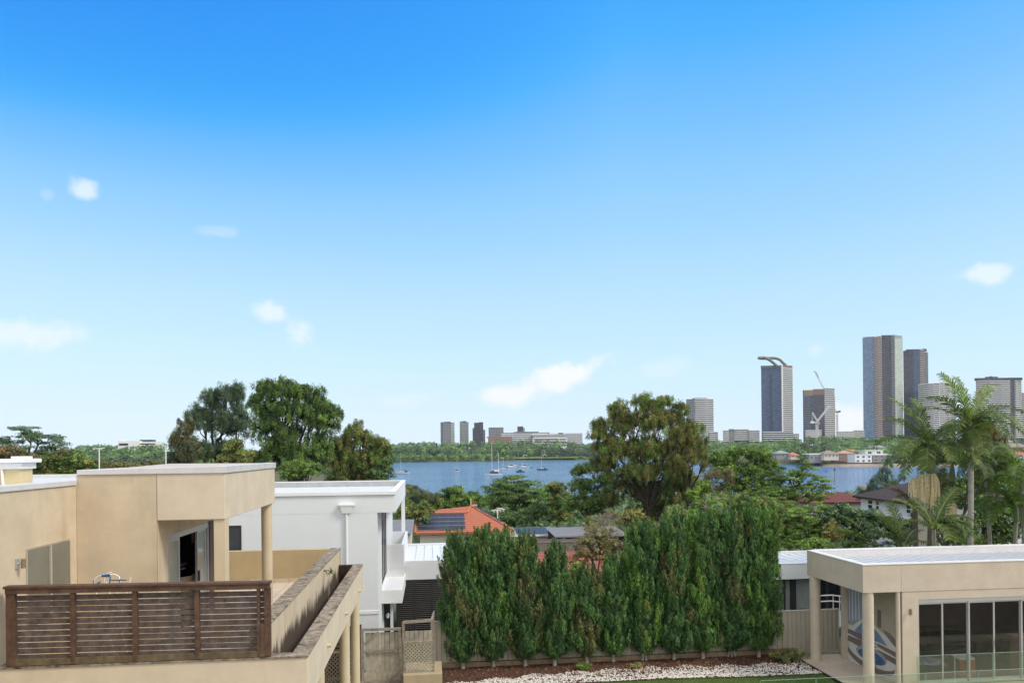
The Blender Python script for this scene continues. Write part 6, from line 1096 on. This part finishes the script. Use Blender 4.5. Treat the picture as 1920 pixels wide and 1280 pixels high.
# ================================================================== BUILDINGS FAR
def uvwall(parent, name, pts, z0, z1, m_, base=0, shared=None):
    """vertical wall through the plan points with metre UVs"""
    mb = MB(); uvs = []; u = 0
    for a, b in zip(pts[:-1], pts[1:]):
        a = np.array(a); b = np.array(b); w_ = np.linalg.norm(b-a); mb.quad((*a, z0), (*b, z0), (*b, z1), (*a, z1)); uvs += [(u, z0), (u+w_, z0), (u+w_, z1), (u, z1)]; u += w_
    o = mb.build(name, m_, parent); l = o.data.uv_layers.new(name='UVMap'); l.data.foreach_set('uv', np.array(uvs, np.float32).ravel()); return o
fg = dict(
 blue=facade('blue_glass_facade', (.11, .19, .33), (.17, .22, .30), (.20, .26, .34), sp=.28, mu=.12, bw=2.2),
 dark=facade('dark_glass_facade', (.045, .048, .065), (.075, .07, .085), (.07, .07, .085), sp=.25, mu=.15, bw=2.0, gvar=.6),
 navy=facade('navy_facade', (.045, .075, .15), (.07, .105, .19), (.085, .12, .2), sp=.35, mu=.22, bw=2.6, gvar=.5),
 pale=facade('pale_glass_facade', (.36, .42, .38), (.46, .50, .46), (.50, .54, .50), sp=.28, mu=.10, bw=2.4, gvar=.2),
 rec=facade('recess_facade', (.03, .036, .055), (.045, .05, .065), (.13, .14, .16), sp=.15, mu=.12, bw=3.2, gvar=.8),
 grey=facade('grey_concrete_facade', (.08, .095, .11), (.24, .25, .26), (.22, .23, .24), sp=.4, mu=.35, bw=3.4, gvar=.5),
 lt=facade('light_concrete_facade', (.14, .16, .17), (.40, .41, .40), (.38, .39, .38), sp=.45, mu=.4, bw=3.6, gvar=.4),
 offw=facade('white_office_facade', (.10, .12, .15), (.58, .58, .58), (.50, .50, .50), fh=3.6, sp=.5, mu=.15, bw=3, gvar=.4),
 brick=facade('brown_brick_facade', (.07, .07, .08), (.30, .19, .16), (.28, .18, .15), sp=.5, mu=.4, bw=3.2, gvar=.4))
slab_w = mat('white_slab', (.78, .79, .80), .7, .05, .3); slab_g = mat('grey_slab', (.30, .31, .34), .7, .05, .3); slab_p = mat('pinkish_slab', (.50, .42, .40), .7, .05, .3); capb = mat('dark_plant_roof', (.07, .08, .10), .7, .1, .3); tan = mat('tan_cladding', (.36, .26, .13), .6, .1, .3); greenc = mat('grey_green_crown', (.17, .19, .16), .6, .1, .3); brc = mat('brown_crown', (.22, .15, .13), .6, .1, .3)
def tower(name, label, secs, Y, pyt, zb=22, thick=24, fh=3.1, cat='tower', group=None, roofm_=None, crown=None, flat=True):
    """secs: [(px0, px1, dY0, dY1, facade, slab or None, top py)] left to right; each section runs between two plan points"""
    e = empty(name, (*at(secs[0][0], 840, Y)[:2], zb), label, cat, group); front = []
    for (p0, p1, y0, y1, fc, sl_, pt) in secs:
        a = at(p0, 800, Y+y0); b = at(p1, 800, Y+y1); zt_ = at((p0+p1)/2, pt or pyt, Y+(y0+y1)/2)[2]; inset = .9 if sl_ else 0
        d = nrm((b-a)[:2]); n = np.array((d[1], -d[0])); a2 = a[:2]-n*inset; b2 = b[:2]-n*inset
        uvwall(e, 'facade', [a2, b2], zb-14, zt_, fg[fc]); front.append((a[:2], b[:2], zt_))
        if sl_:
            nfl = int((zt_-zb+4)/fh); w_ = np.linalg.norm(b-a); base = None
            for k in range(nfl):
                z = zt_-k*fh
                if z < zb-8: break
                if base is None:
                    base = obox(((a+b)/2)[:2]-n*.1, d, w_, 2.4, z-1.15, z).build('balcony', sl_, e)
                else:
                    c = base.copy(); COL.objects.link(c); c.location = base.location+Vector((0, 0, -k*fh))
        # side return and back
    zt0 = max(f[2] for f in front); A_ = front[0][0]; B_ = front[-1][1]; back = np.array((0.0, thick))
    bA = A_+nrm(A_)*thick+nrm(B_-A_)*.6; bB = B_+nrm(B_)*thick-nrm(B_-A_)*.6; poly = [front[0][0]]+[f[1] for f in front]+[bB, bA]
    uvwall(e, 'facade', [B_, bB, bA, A_], zb-14, min(front[0][2], front[-1][2]), fg[secs[-1][4]])
    cpoly = [tuple(p) for p in poly]; MB().prism(cpoly, min(f[2] for f in front)-.6, min(f[2] for f in front)-.01).build('roof', roofm_ or capb, e)
    c_ = (A_+B_+bA+bB)/4; wd_ = np.linalg.norm(B_-A_)
    if flat: obox(c_, nrm(B_-A_), wd_*.45, thick*.5, min(f[2] for f in front), min(f[2] for f in front)+2.6).build('plant_room', capb, e)
    return e, front
# --- left distant group at about 1.5 km
tower('high_rise', 'leftmost distant high rise, dark grey, behind the far wood', [(826, 831, 14, 0, 'dark', None, 791), (831, 846, 0, 0, 'grey', None, 791), (846, 852, 0, 12, 'lt', None, 792)], 1500, 791, zb=20, group='three distant high rises on the left')
tower('high_rise', 'middle distant high rise with pale front and dark side', [(862, 870, 10, 0, 'lt', None, 790), (870, 878.5, 0, 6, 'grey', None, 791)], 1500, 790, zb=20, group='three distant high rises on the left')
tower('high_rise', 'right distant high rise with stepped shoulder and dark top', [(886, 889, 12, 4, 'grey', None, 802), (889, 898, 4, 0, 'dark', None, 792), (898, 906, 0, 4, 'dark', None, 791), (906, 909.5, 4, 8, 'grey', None, 805)], 1500, 791, zb=20, group='three distant high rises on the left')
tower('apartment_block', 'wide mid rise grey block right of the three distant high rises', [(916, 944, 0, 0, 'grey', None, 801)], 1500, 801, zb=16, flat=False)
tower('apartment_block', 'small dark block rising behind the white hospital complex', [(970, 981, 0, 0, 'dark', None, 799), (981, 984, 0, 8, 'grey', None, 802)], 1600, 799, zb=16, flat=False)
hospital = empty('hospital', at(1010, 830, 1350), 'long white and grey low office complex on the left horizon', 'office complex')
def lbox(parent, nm, p0, p1, pt, pb, Y, m_, th=20):
    a = at(p0, pt, Y); b = at(p1, pb, Y); mb = MB().box(a[0], Y, b[2], b[0], Y+th, a[2]); o = mb.build(nm, m_, parent); return o
for (p0, p1, pt, pb, Y, fc) in ((940, 1030, 811, 838, 1360, 'offw'), (966, 1010, 809, 838, 1380, 'grey'), (1000, 1060, 814, 842, 1340, 'lt'), (1030, 1092, 812, 842, 1350, 'offw'), (915, 960, 818, 842, 1345, 'brick')):
    uvwall(hospital, 'facade', [at(p0, 820, Y)[:2], at(p1, 820, Y)[:2]], 14, at((p0+p1)/2, pt, Y)[2], fg[fc]); lbox(hospital, 'roof', p0, p1, pt, pt+2.0, Y+.5, slab_w if fc == 'lt' else slab_g, 30)
of = empty('white_office', at(1030, 828, 1300), 'white banded office building with two dark window strips at the water side wood', 'office')
lbox(of, 'wall', 1001, 1064, 820.5, 840, 1300, slab_w)
for (t0, t1) in ((822.5, 824.3), (826.8, 828.4)): lbox(of, 'window_band', 1001.5, 1047, t0, t1, 1299.6, glassd, .3); lbox(of, 'window_band', 1048.5, 1062, t0, t1, 1299.6, glassd, .3)
lbox(hospital, 'plant_room', 1048, 1056, 811, 818, 1345, capb, 8)
# left horizon office behind the woods
lo = empty('horizon_office', at(260, 832, 900), 'pale long office building on the left horizon with dark upper storey', 'office')
lbox(lo, 'wall', 221, 262, 826.5, 850, 900, slab_w); lbox(lo, 'wall', 262, 300, 828, 850, 905, slab_w); lbox(lo, 'window_band', 223, 240, 831, 834.5, 899.6, glassd, .3); lbox(lo, 'window_band', 262, 290, 831, 833, 899.6, glassd, .3); lbox(lo, 'upper_storey', 262, 286, 824, 828, 908, capb, 10)
for (px0, px1) in ((222, 231),): lbox(lo, 'plant_room', px0, px1, 825, 826.5, 905, slab_w, 6)
# --- mid: white residential tower
tower('apartment_tower', 'white gridded apartment tower just right of the giant tree', [(1287, 1303, 6, 0, 'lt', slab_g, 748), (1303, 1322, 0, 0, 'rec', slab_w, 747), (1322, 1338, 0, 8, 'rec', slab_w, 747)], 1150, 747, zb=26, roofm_=slab_w)
tower('low_apartments', 'low grey and white apartment blocks left of the curved roof tower', [(1356, 1366, 0, 0, 'grey', slab_w, 806), (1366, 1376, 0, 0, 'grey', None, 804), (1376, 1404, 2, 2, 'rec', slab_w, 804), (1404, 1424, 0, 0, 'rec', slab_w, 806)], 1080, 805, zb=26, flat=False)
tower('low_apartments', 'white low block at the foot of the white gridded tower', [(1318, 1328, 0, 0, 'lt', slab_w, 812), (1330, 1346, 0, 0, 'lt', slab_w, 809)], 1120, 810, zb=26, flat=False)
# --- tower A with curved canopy
tA, fr = tower('canopy_tower', 'dark blue and white high rise topped by a sweeping curved canopy', [(1428, 1447, 10, 6, 'navy', None, 689), (1447, 1468, 6, 0, 'navy', None, 687), (1468, 1487, 0, 8, 'rec', slab_w, 690)], 1130, 689, zb=26, thick=22, flat=False)
m = MB(); 
for (pts) in ([(1426, 686), (1447, 684.5), (1467, 683)],): m.prism([tuple(at(1427.5, 800, 1139.9)[:2]), tuple(at(1447, 800, 1135.9)[:2]), tuple(at(1467.5, 800, 1129.9)[:2]), tuple(at(1467.5, 800, 1145)[:2]), tuple(at(1428, 800, 1155)[:2])], at(1447, 689, 1136)[2], at(1447, 685, 1136)[2])
m.build('crown_band', greenc, tA)
MB().prism([tuple(at(1469, 800, 1129.9)[:2]), tuple(at(1487, 800, 1138)[:2]), tuple(at(1487, 800, 1155)[:2]), tuple(at(1469, 800, 1150)[:2])], at(1478, 693, 1136)[2], at(1478, 685, 1136)[2]).build('crown_band', brc, tA)
MB().box(at(1466.6, 800, 1129)[0], 1128.6, 12, at(1468.6, 800, 1129)[0], 1131, at(1467, 685, 1129)[2]).build('white_fin', slab_w, tA)
MB().box(at(1446.4, 800, 1135)[0], 1134.6, 12, at(1447.3, 800, 1135)[0], 1136, at(1447, 700, 1135)[2]).build('recess_line', capb, tA)
def sweep(pts, Y, r=1.6):
    return MB().tube([at(p[0], p[1], Y) for p in pts], r, 8)
sweep([(1474, 685), (1468, 680), (1462, 674), (1455, 671.5), (1446, 671), (1436, 672), (1423, 671.5)], 1142, 2.2).build('canopy_beam', greenc, tA); sweep([(1457, 686), (1451, 681), (1445, 676), (1440, 673), (1432, 670), (1421.5, 671)], 1132, 2.2).build('canopy_beam', greenc, tA)
mq = [(1421.5, 669), (1432, 668), (1441, 669), (1452, 669.5), (1452, 672), (1440, 672.5), (1432, 672.5), (1421.5, 673.5)]
for yy in (1138,): 
    m = MB(); k0 = [at(p[0], p[1], 1132) for p in mq]; k1 = [at(p[0], p[1], 1144) for p in mq]; m.quad(*reversed(k0)); m.quad(*k1)
    for i in range(8): j = (i+1) % 8; m.quad(k0[i], k0[j], k1[j], k1[i])
m.build('canopy', greenc, tA)
tower('podium', 'white banded podium at the foot of the curved roof tower', [(1430, 1467, 0, 0, 'rec', slab_w, 809), (1467, 1487, 0, 2, 'rec', slab_w, 809)], 1105, 809, zb=24, thick=15, flat=False)
# --- tower B
tB, fr = tower('capped_tower', 'shorter dark high rise with tan crown left of the tallest pair', [(1506, 1520, 10, 4, 'navy', slab_g, 741), (1520, 1524, 4, 2, 'navy', None, 741), (1524, 1546, 2, 0, 'dark', None, 740), (1546, 1566, 0, 6, 'rec', slab_w, 731)], 1130, 740, zb=26, thick=22, flat=False)
def pr(parent, nm, p0, p1, pt, pb, Y0, Y1, m_, th=14):
    a = at(p0, 800, Y0)[:2]; b = at(p1, 800, Y1)[:2]; a3 = a+nrm(a)*th; b3 = b+nrm(b)*th; MB().prism([tuple(a), tuple(b), tuple(b3), tuple(a3)], at((p0+p1)/2, pb, (Y0+Y1)/2)[2], at((p0+p1)/2, pt, (Y0+Y1)/2)[2]).build(nm, m_, parent)
pr(tB, 'crown_band', 1506, 1508, 731, 741, 1139.8, 1139, capb); pr(tB, 'crown_band', 1508, 1525, 731, 739.5, 1138.5, 1131.8, tan); pr(tB, 'crown_band', 1525, 1546, 729, 740, 1131.8, 1129.8, brc); pr(tB, 'crown_band', 1546, 1566, 728, 730, 1129.8, 1135.8, greenc)
# tall pair
tC, fr = tower('tall_tower', 'tallest high rise with blue glass, dark core and pale right side', [(1619, 1640, 8, 2, 'blue', None, 632), (1640, 1647, 2, 1, 'dark', slab_p, 632), (1647, 1654, 1, 3, 'rec', slab_p, 630), (1654, 1672, 3, 0, 'dark', None, 630), (1672, 1679, 0, 0, 'rec', slab_g, 630), (1679, 1694, 0, 7, 'pale', None, 633)], 1120, 632, zb=26, thick=26, flat=False)
pr(tC, 'crown_band', 1654, 1679, 628, 632, 1122.9, 1119.9, capb, 20); pr(tC, 'crown_band', 1619, 1647, 631, 634, 1127.9, 1120.9, slab_g, 10); pr(tC, 'crown_band', 1679, 1693, 628.5, 634, 1120.2, 1127, slab_g, 10)
for k in range(9): pr(tC, 'parapet_fin', 1620+k*3, 1621+k*3, 629+.2*(8-k)*1, 634, 1127.2-k*.6, 1127-k*.6, slab_w, .6)
tD, fr = tower('tall_tower', 'second tallest high rise, dark, partly hidden behind the tallest one', [(1695, 1715, 8, 2, 'dark', None, 657), (1715, 1725, 2, 0, 'navy', None, 655), (1725, 1734, 0, 2, 'rec', slab_p, 655), (1734, 1741, 2, 8, 'dark', slab_g, 660)], 1200, 656, zb=26, thick=24, flat=False)
pr(tD, 'crown_band', 1700, 1728, 654.5, 657, 1205, 1199.8, capb, 16); pr(tD, 'crown_band', 1731, 1739, 653.5, 657, 1201, 1205, capb, 14)
# curved apartments E, F, G
pts = [(1723, 14), (1732, 6), (1742, 2), (1752, 0), (1762, 1), (1771, 4)]
tower('curved_apartments', 'curved white balconied apartment building behind the flowering palm', [(pts[i][0], pts[i+1][0], pts[i][1], pts[i+1][1], 'rec', slab_w, 720-(i*.9)) for i in range(5)]+[(1771, 1781, 4, 6, 'rec', slab_w, 717), (1781, 1792, 6, 14, 'lt', slab_w, 715)], 1100, 719, zb=26, thick=20, flat=False)
tower('balcony_apartments', 'wide white balconied apartment building at the right edge with flat dark roof', [(1831, 1856, 10, 3, 'rec', slab_w, 713), (1856, 1880, 3, 0, 'rec', slab_w, 713), (1880, 1894, 0, 0, 'rec', slab_w, 713), (1894, 1904, 1, 1, 'dark', None, 711), (1904, 1916, 0, 5, 'rec', slab_w, 713)], 1080, 712, zb=26, thick=22, flat=False)
rf = empty('roof_canopy', (0, 0, 0)); 
par = [o for o in bpy.data.objects if o.get('label', '').startswith('wide white balconied')][0]; bpy.data.objects.remove(rf)
pr(par, 'roof_canopy', 1828, 1918, 708, 711, 1088, 1078, capb, 26); pr(par, 'plant_room', 1848, 1872, 706, 709, 1090, 1088, capb, 10); pr(par, 'plant_room', 1856, 1862, 705, 707, 1090, 1088, capb, 6)
tower('balcony_apartments', 'slice of a white apartment block cut by the right edge of the view', [(1917, 1960, 0, 2, 'rec', slab_w, 736)], 1090, 736, zb=26, thick=22, flat=False)
# small low blocks on the ridge
for (p0, p1, pt, fc, lab) in ((1487, 1498, 812, 'grey', 'small grey block between the curved roof tower and the tan topped tower'), (1510, 1540, 806, 'lt', 'low white block in front of the tan topped tower'), (1569, 1600, 808, 'lt', 'low pinkish white block left of the tallest tower'), (1600, 1620, 806, 'grey', 'low grey block at the left foot of the tallest tower')):
    tower('low_block', lab, [(p0, p1, 0, 0, fc, slab_w, pt)], 1060, pt, zb=26, thick=14, flat=False)
# construction crane
cr_ = empty('tower_crane', at(1531, 815, 1020), 'white luffing tower crane with raised short jib in front of the tan topped tower', 'crane')
crm = mat('crane_white', (.62, .62, .64), .5, .05, .3); CYY = 1020
def truss(m, a, b, w_, r, n):
    a = at(*a, CYY); b = at(*b, CYY); d = nrm(b-a); s_ = np.cross(d, (0, 1, 0)); y_ = np.array((0, 1., 0)); cs_ = [(s_*i+y_*j)*w_/2 for i, j in ((-1, -1), (1, -1), (1, 1), (-1, 1))]
    for c in cs_: m.tube([a+c, b+c], r, 4)
    for k in range(n):
        p = a+(b-a)*k/n; q = a+(b-a)*(k+1)/n
        for i in range(4): m.tube([p+cs_[i], q+cs_[(i+1) % 4]], r*.7, 4)
m = MB(); truss(m, (1532, 816), (1531.5, 795), 2.4, .45, 8); m.build('mast', crm, cr_)
m = MB(); truss(m, (1532, 790), (1556, 760), 1.6, .38, 14); m.build('jib', crm, cr_)
m = MB(); truss(m, (1523, 773), (1533, 790), 1.3, .36, 6); m.build('back_stay_frame', crm, cr_)
m = MB(); truss(m, (1522, 791), (1536, 793), 1.5, .38, 5); m.tube([at(1523, 773, CYY), at(1522.5, 790, CYY)], .4, 5); m.build('counter_jib', crm, cr_)
q = at(1523, 791, CYY); MB().box(q[0]-2.4, CYY-1.5, q[2]-1.8, q[0]+1.6, CYY+1.5, q[2]+1.2).build('counterweight', slab_w, cr_)
q = at(1534, 794, CYY); MB().box(q[0]-1.2, CYY-1.8, q[2]-1.6, q[0]+1.6, CYY+.4, q[2]+1.2).build('cab', slab_g, cr_)
cr2 = empty('tower_crane', at(1570, 790, 1155), 'slender distant crane whose thin jib rises behind the tan topped tower', 'crane'); CYY = 1158
m = MB(); truss(m, (1570, 816), (1569.5, 776), 2.0, .22, 8); m.build('mast', crm, cr2)
m = MB(); truss(m, (1569, 774), (1528, 697), 1.2, .14, 26); m.build('jib', crm, cr2)
q = at(1570, 772, CYY); MB().box(q[0]-2.2, CYY-1.5, q[2]-1.6, q[0]+2.6, CYY+1.5, q[2]+1.4).build('cab', slab_g, cr2); MB().box(q[0]+2.6, CYY-1, q[2]-.4, q[0]+5.2, CYY+1, q[2]+2.2).build('counterweight', capb, cr2)
MB().tube([at(1526, 695, CYY), at(1531, 699, CYY), at(1535, 708, CYY)], .5, 6).build('hook_block', capb, cr2)
# houses on the right shore ------------------------------------------------
pw_ = mat('cream_house_wall', (.60, .54, .46), .85, .06, .6); gw = mat('grey_house_wall', (.28, .27, .28), .8, .1, .6); bw_ = mat('brick_house_wall', (.34, .22, .18), .85, .1, .6); orange_t = mat('orange_roof', (.50, .19, .12), .8, .15, .8); green_t = mat('grey_green_roof', (.24, .29, .27), .6, .08, .8); grt = mat('grey_brown_roof', (.26, .225, .20), .85, .12, .8)
def shouse(label, p0, p1, pe, pb, pr_, Y, wm, rm, roof='hip', wins=3, floors=1, W_=10):
    a = at(p0, pe, Y); b = at(p1, pe, Y); zb2 = at(p0, pb, Y)[2]; rz_ = at(p0, pr_, Y+W_/2)[2]; L_ = b[0]-a[0]; c = ((a[0]+b[0])/2, Y+W_/2)
    return house(label, c, (1, 0), L_-1.0, W_, max(zb2, 1.5), a[2]-max(zb2, 1.5), rm, max(.5, rz_-a[2]), wm, roof=roof, wins=wins, floors=floors)
shouse('grey green roofed shoreline house left of the orange roofs', 1455, 1482, 850, 857, 844, 560, gw, green_t, wins=3)
shouse('orange roofed shoreline house beside the grey green roof', 1482, 1500, 853, 858, 847, 555, pw_, orange_t, wins=2)
shouse('second orange roofed shoreline house partly behind trees', 1498, 1514, 850, 857, 846, 585, pw_, orange_t, wins=2)
shouse('dark low carport like house with flat roof on the right shore', 1516, 1544, 852, 864, 850, 525, gw, slab_w, 'flat', wins=3)
shouse('cream shoreline house with grey brown hipped roof', 1544, 1574, 851, 859, 844, 520, pw_, grt, wins=4)
shouse('cream two storey shoreline house with pinkish roof', 1574, 1602, 850, 861, 844, 530, bw_, mat('pink_tile_roof', (.42, .27, .23), .85, .12, .8), wins=3, floors=2)
shouse('brick shoreline house with red roof behind the white modern one', 1588, 1618, 849, 858, 842, 560, bw_, orange_t, wins=3)
shouse('lower white modern boxy shoreline house with dark ground floor', 1602, 1636, 853, 868, 851.5, 512, slab_w, slab_w, 'flat', wins=3, floors=2)
shouse('upper white modern flat roofed house with wide black windows', 1621, 1657, 845, 860, 843.5, 545, slab_w, slab_w, 'flat', wins=2, floors=2)
shouse('grey modern house with white balcony frame on the right shore', 1636, 1672, 853, 866, 850.5, 515, gw, slab_w, 'flat', wins=3, floors=2)
shouse('pale house with pointed roof above the modern white house', 1637, 1662, 838, 846, 834, 600, pw_, slab_g, wins=2)
shouse('tiny white flat roofed building in the woods above the shore', 1519, 1532, 835, 838, 833, 700, slab_w, slab_w, 'flat', wins=2)
shouse('pinkish low house at the shore left of the flowering palm', 1694, 1722, 863, 868, 859, 515, pw_, mat('salmon_roof', (.55, .40, .33), .85, .1, .8), wins=3)
shouse('white hillside house with grey roof at the right edge', 1884, 1900, 828, 834, 822, 640, pw_, slab_g, wins=2)
shouse('large pink brick hillside house with slate hip roof at the right edge', 1886, 1930, 838, 850, 831, 560, bw_, grt, wins=4, floors=2)
shouse('pale blue fronted hillside house with orange gable at the right edge', 1896, 1935, 852, 868, 841, 520, slab_w, orange_t, wins=3, floors=2)
# ================================================================== BOATS
hullw = mat('white_hull', (.66, .67, .68), .35, .05, 2); navy = mat('navy_canvas', (.03, .045, .10), .7, .1, 2); deckm = mat('pale_deck', (.55, .52, .47), .6, .1, 2); mastm = mat('mast_alloy', (.60, .60, .56), .4, .05, 2); darkh = mat('dark_green_hull', (.05, .08, .08), .4, .1, 2)
def hull(e, c, L_, Bm, fb, m_, ang):
    d = np.array((math.cos(ang), math.sin(ang))); n = np.array((-d[1], d[0])); mb = MB(); st = 9; rings = []
    for i in range(st):
        t = i/(st-1); u = (t-.5)*L_; w_ = Bm/2*(math.sin(math.pi*min(1, .22+t*.62))**.8 if t < .62 else math.cos((t-.62)/.38*math.pi/2)**.75)+.02; sheer = fb*(1+.35*t*t); r = []
        for (k, zz) in ((-1, sheer), (-.85, .12), (0, -.25), (.85, .12), (1, sheer)):
            p = c[:2]+d*(u+(.04*L_*t if zz > .5*fb else 0))+n*w_*k; r.append((p[0], p[1], zz))
        rings.append(r)
    for r in rings: mb.v += r
    for i in range(st-1):
        for k in range(4): a = i*5+k; mb.f.append((a, a+5, a+6, a+1))
        mb.f.append((i*5, i*5+4, i*5+9, i*5+5))
    mb.f.append((0, 1, 2, 3, 4)); o = mb.build('hull', m_, e); return d, n
def boat(label, px, py, L_, ang, kind, mh=0, mh2=0, hm=None, name=None, mr=.07):
    c = atz(px, py, 0.0); e = empty(name or ('sailing_boat' if mh else 'motor_boat'), c, label, 'boat', 'boats moored on the river'); ang = math.radians(ang)
    fb = .085*L_+.15; d, n = hull(e, c, L_, L_*.3, fb, hm or hullw, ang); P = lambda u, v, z: (*(c[:2]+d*u*L_+n*v*L_), z)
    def blk(nm, u0, u1, v, z0, z1, m_, tp=.8):
        q = MB(); b_ = [P(u0, -v, z0), P(u1, -v, z0), P(u1, v, z0), P(u0, v, z0)]; um = (u0+u1)/2; t_ = [P(um+(u-um)*tp, s_*v*tp, z1) for u, s_ in ((u0, -1), (u1, -1), (u1, 1), (u0, 1))]
        q.v += b_+t_; q.f += [(3, 2, 1, 0), (4, 5, 6, 7), (0, 1, 5, 4), (1, 2, 6, 5), (2, 3, 7, 6), (3, 0, 4, 7)]; q.build(nm, m_, e)
    if kind == 'sail': blk('cabin', -.15, .2, .08, fb, fb+.05*L_+.15, hullw); blk('window_strip', -.13, .18, .084, fb+.12, fb+.3, glassd, .98); blk('cockpit_canvas', -.36, -.16, .09, fb, fb+.1*L_, navy)
    if kind == 'motor': blk('cabin', -.18, .28, .11, fb, fb+.1*L_, navy if 'navy' in label or 'dark' in label else hullw, .85); blk('wheelhouse', -.2, .12, .10, fb+.1*L_, fb+.2*L_, glassd, .9); blk('roof', -.26, .16, .11, fb+.2*L_, fb+.225*L_, hullw, 1.0)
    if kind == 'ketch': blk('cabin', -.3, .22, .11, fb, fb+.13*L_, navy, .9); blk('wheelhouse', -.34, -.02, .12, fb+.13*L_, fb+.22*L_, hullw, .92); blk('roof', -.38, .06, .13, fb+.22*L_, fb+.25*L_, hullw, 1)
    if kind == 'dinghy': blk('seat', -.1, .1, .1, fb*.8, fb*.95, deckm)
    if mh:
        MB().tube([P(.08, 0, fb), P(.08, 0, fb+mh)], [mr, mr*.8], 8).build('mast', mastm, e); MB().tube([P(.08, 0, fb+1.5), P(-.34, 0, fb+1.4)], mr*1.2, 6).build('boom', navy, e)
        MB().tube([P(.08, 0, fb+mh*.97), P(.5, 0, fb+.1)], .018+mr*.15, 4).tube([P(.08, 0, fb+mh*.97), P(-.48, 0, fb+.1)], .018+mr*.15, 4).build('rigging', dark, e)
    if mh2: MB().tube([P(-.33, 0, fb), P(-.33, 0, fb+mh2)], [mr*.9, mr*.7], 8).build('mast', mastm, e)
    return e
boat('white yacht with navy sail cover, leftmost on the water beside the olive tree', 754, 888, 9.5, 176, 'sail', 12.5, mr=.09)
boat('small white launch with navy cabin, alone left of the big ketch', 856.5, 884, 5.6, 250, 'motor')
boat('large two masted ketch with very tall cream mast', 925, 891, 9.5, 195, 'ketch', 17.5, 12, mr=.17)
boat('small pink tinged sloop just behind the big ketch', 945.5, 880.5, 7.5, 185, 'sail', 8, mr=.07)
boat('pale low launch moored right of the pink tinged sloop', 958, 876.5, 9, 178, 'motor')
boat('farthest small grey boat in the moored group', 965, 873, 6, 185, 'motor')
boat('long pale launch right of the farthest grey boat', 983, 876.5, 8.5, 172, 'motor')
boat('squat dark hulled launch just above the domed tree', 975.5, 885, 6, 200, 'motor', hm=darkh)
boat('dark hulled sloop moored alone right of the group', 1017, 881, 7.5, 178, 'sail', 9.5, hm=darkh, mr=.08)
boat('tiny dark dinghy between the launch and the lone sloop', 997, 876.8, 2.4, 180, 'dinghy', hm=darkh, name='dinghy')
boat('tiny dinghy drifting near the dark mangrove point', 979, 868.5+1, 2.2, 180, 'dinghy', hm=hullw, name='dinghy')
q = atz(1565, 905, 0); e = empty('channel_pile', q, 'thin grey channel pile standing in the water at the right', 'pile'); MB().cyl(q[0], q[1], -1, at(1565, 878, q[1])[2], .16, 10).build('pile', greyt, e); MB().cyl(q[0], q[1], at(1565, 881, q[1])[2], at(1565, 878, q[1])[2], .3, 10).build('topmark', dark, e)
q = atz(1549, 884, 0); e = empty('mooring_frame', q, 'small blue framed buoy on the water near the right shore', 'buoy'); MB().tube([q+(-1.2, 0, 0), q+(-1.0, 0, 1.8), q+(1.0, 0, 1.8), q+(1.2, 0, 0)], .08, 6).build('frame', bluem, e); MB().cyl(q[0], q[1], -.2, .5, .6, 12).build('float', bluem, e)
# soccer goals on the field
for (px, lab) in ((984, 'left white goal frame on the far sports field'), (1021, 'right white fence like goal frame on the far sports field')):
    a = at(px-3, 856, 1000); h_ = 4; e = empty('goal_frame', a, lab, 'goal'); MB().tube([(a[0], 1000, 3.5), (a[0], 1000, 3.5+h_), (a[0]+5, 1000, 3.5+h_), (a[0]+5, 1000, 3.5)], .28, 6).build('goal_posts', whitetrim, e)

# ================================================================== haze
hz = MB().box(-2300, -120, -3.5, 3000, 2600, 215).build('haze', None); tag(hz, 'thin pale blue air over the river and the far towers', 'haze', kind='stuff')
hm_ = bpy.data.materials.new('haze_air'); hm_.use_nodes = True; t = hm_.node_tree; t.nodes.clear(); o_ = N(t, 'ShaderNodeOutputMaterial'); v_ = N(t, 'ShaderNodeVolumePrincipled')
v_.inputs['Color'].default_value = (.80, .90, 1, 1); v_.inputs['Density'].default_value = .00006; v_.inputs['Anisotropy'].default_value = .2; L(t, v_.outputs[0], o_.inputs['Volume']); hz.data.materials.append(hm_)
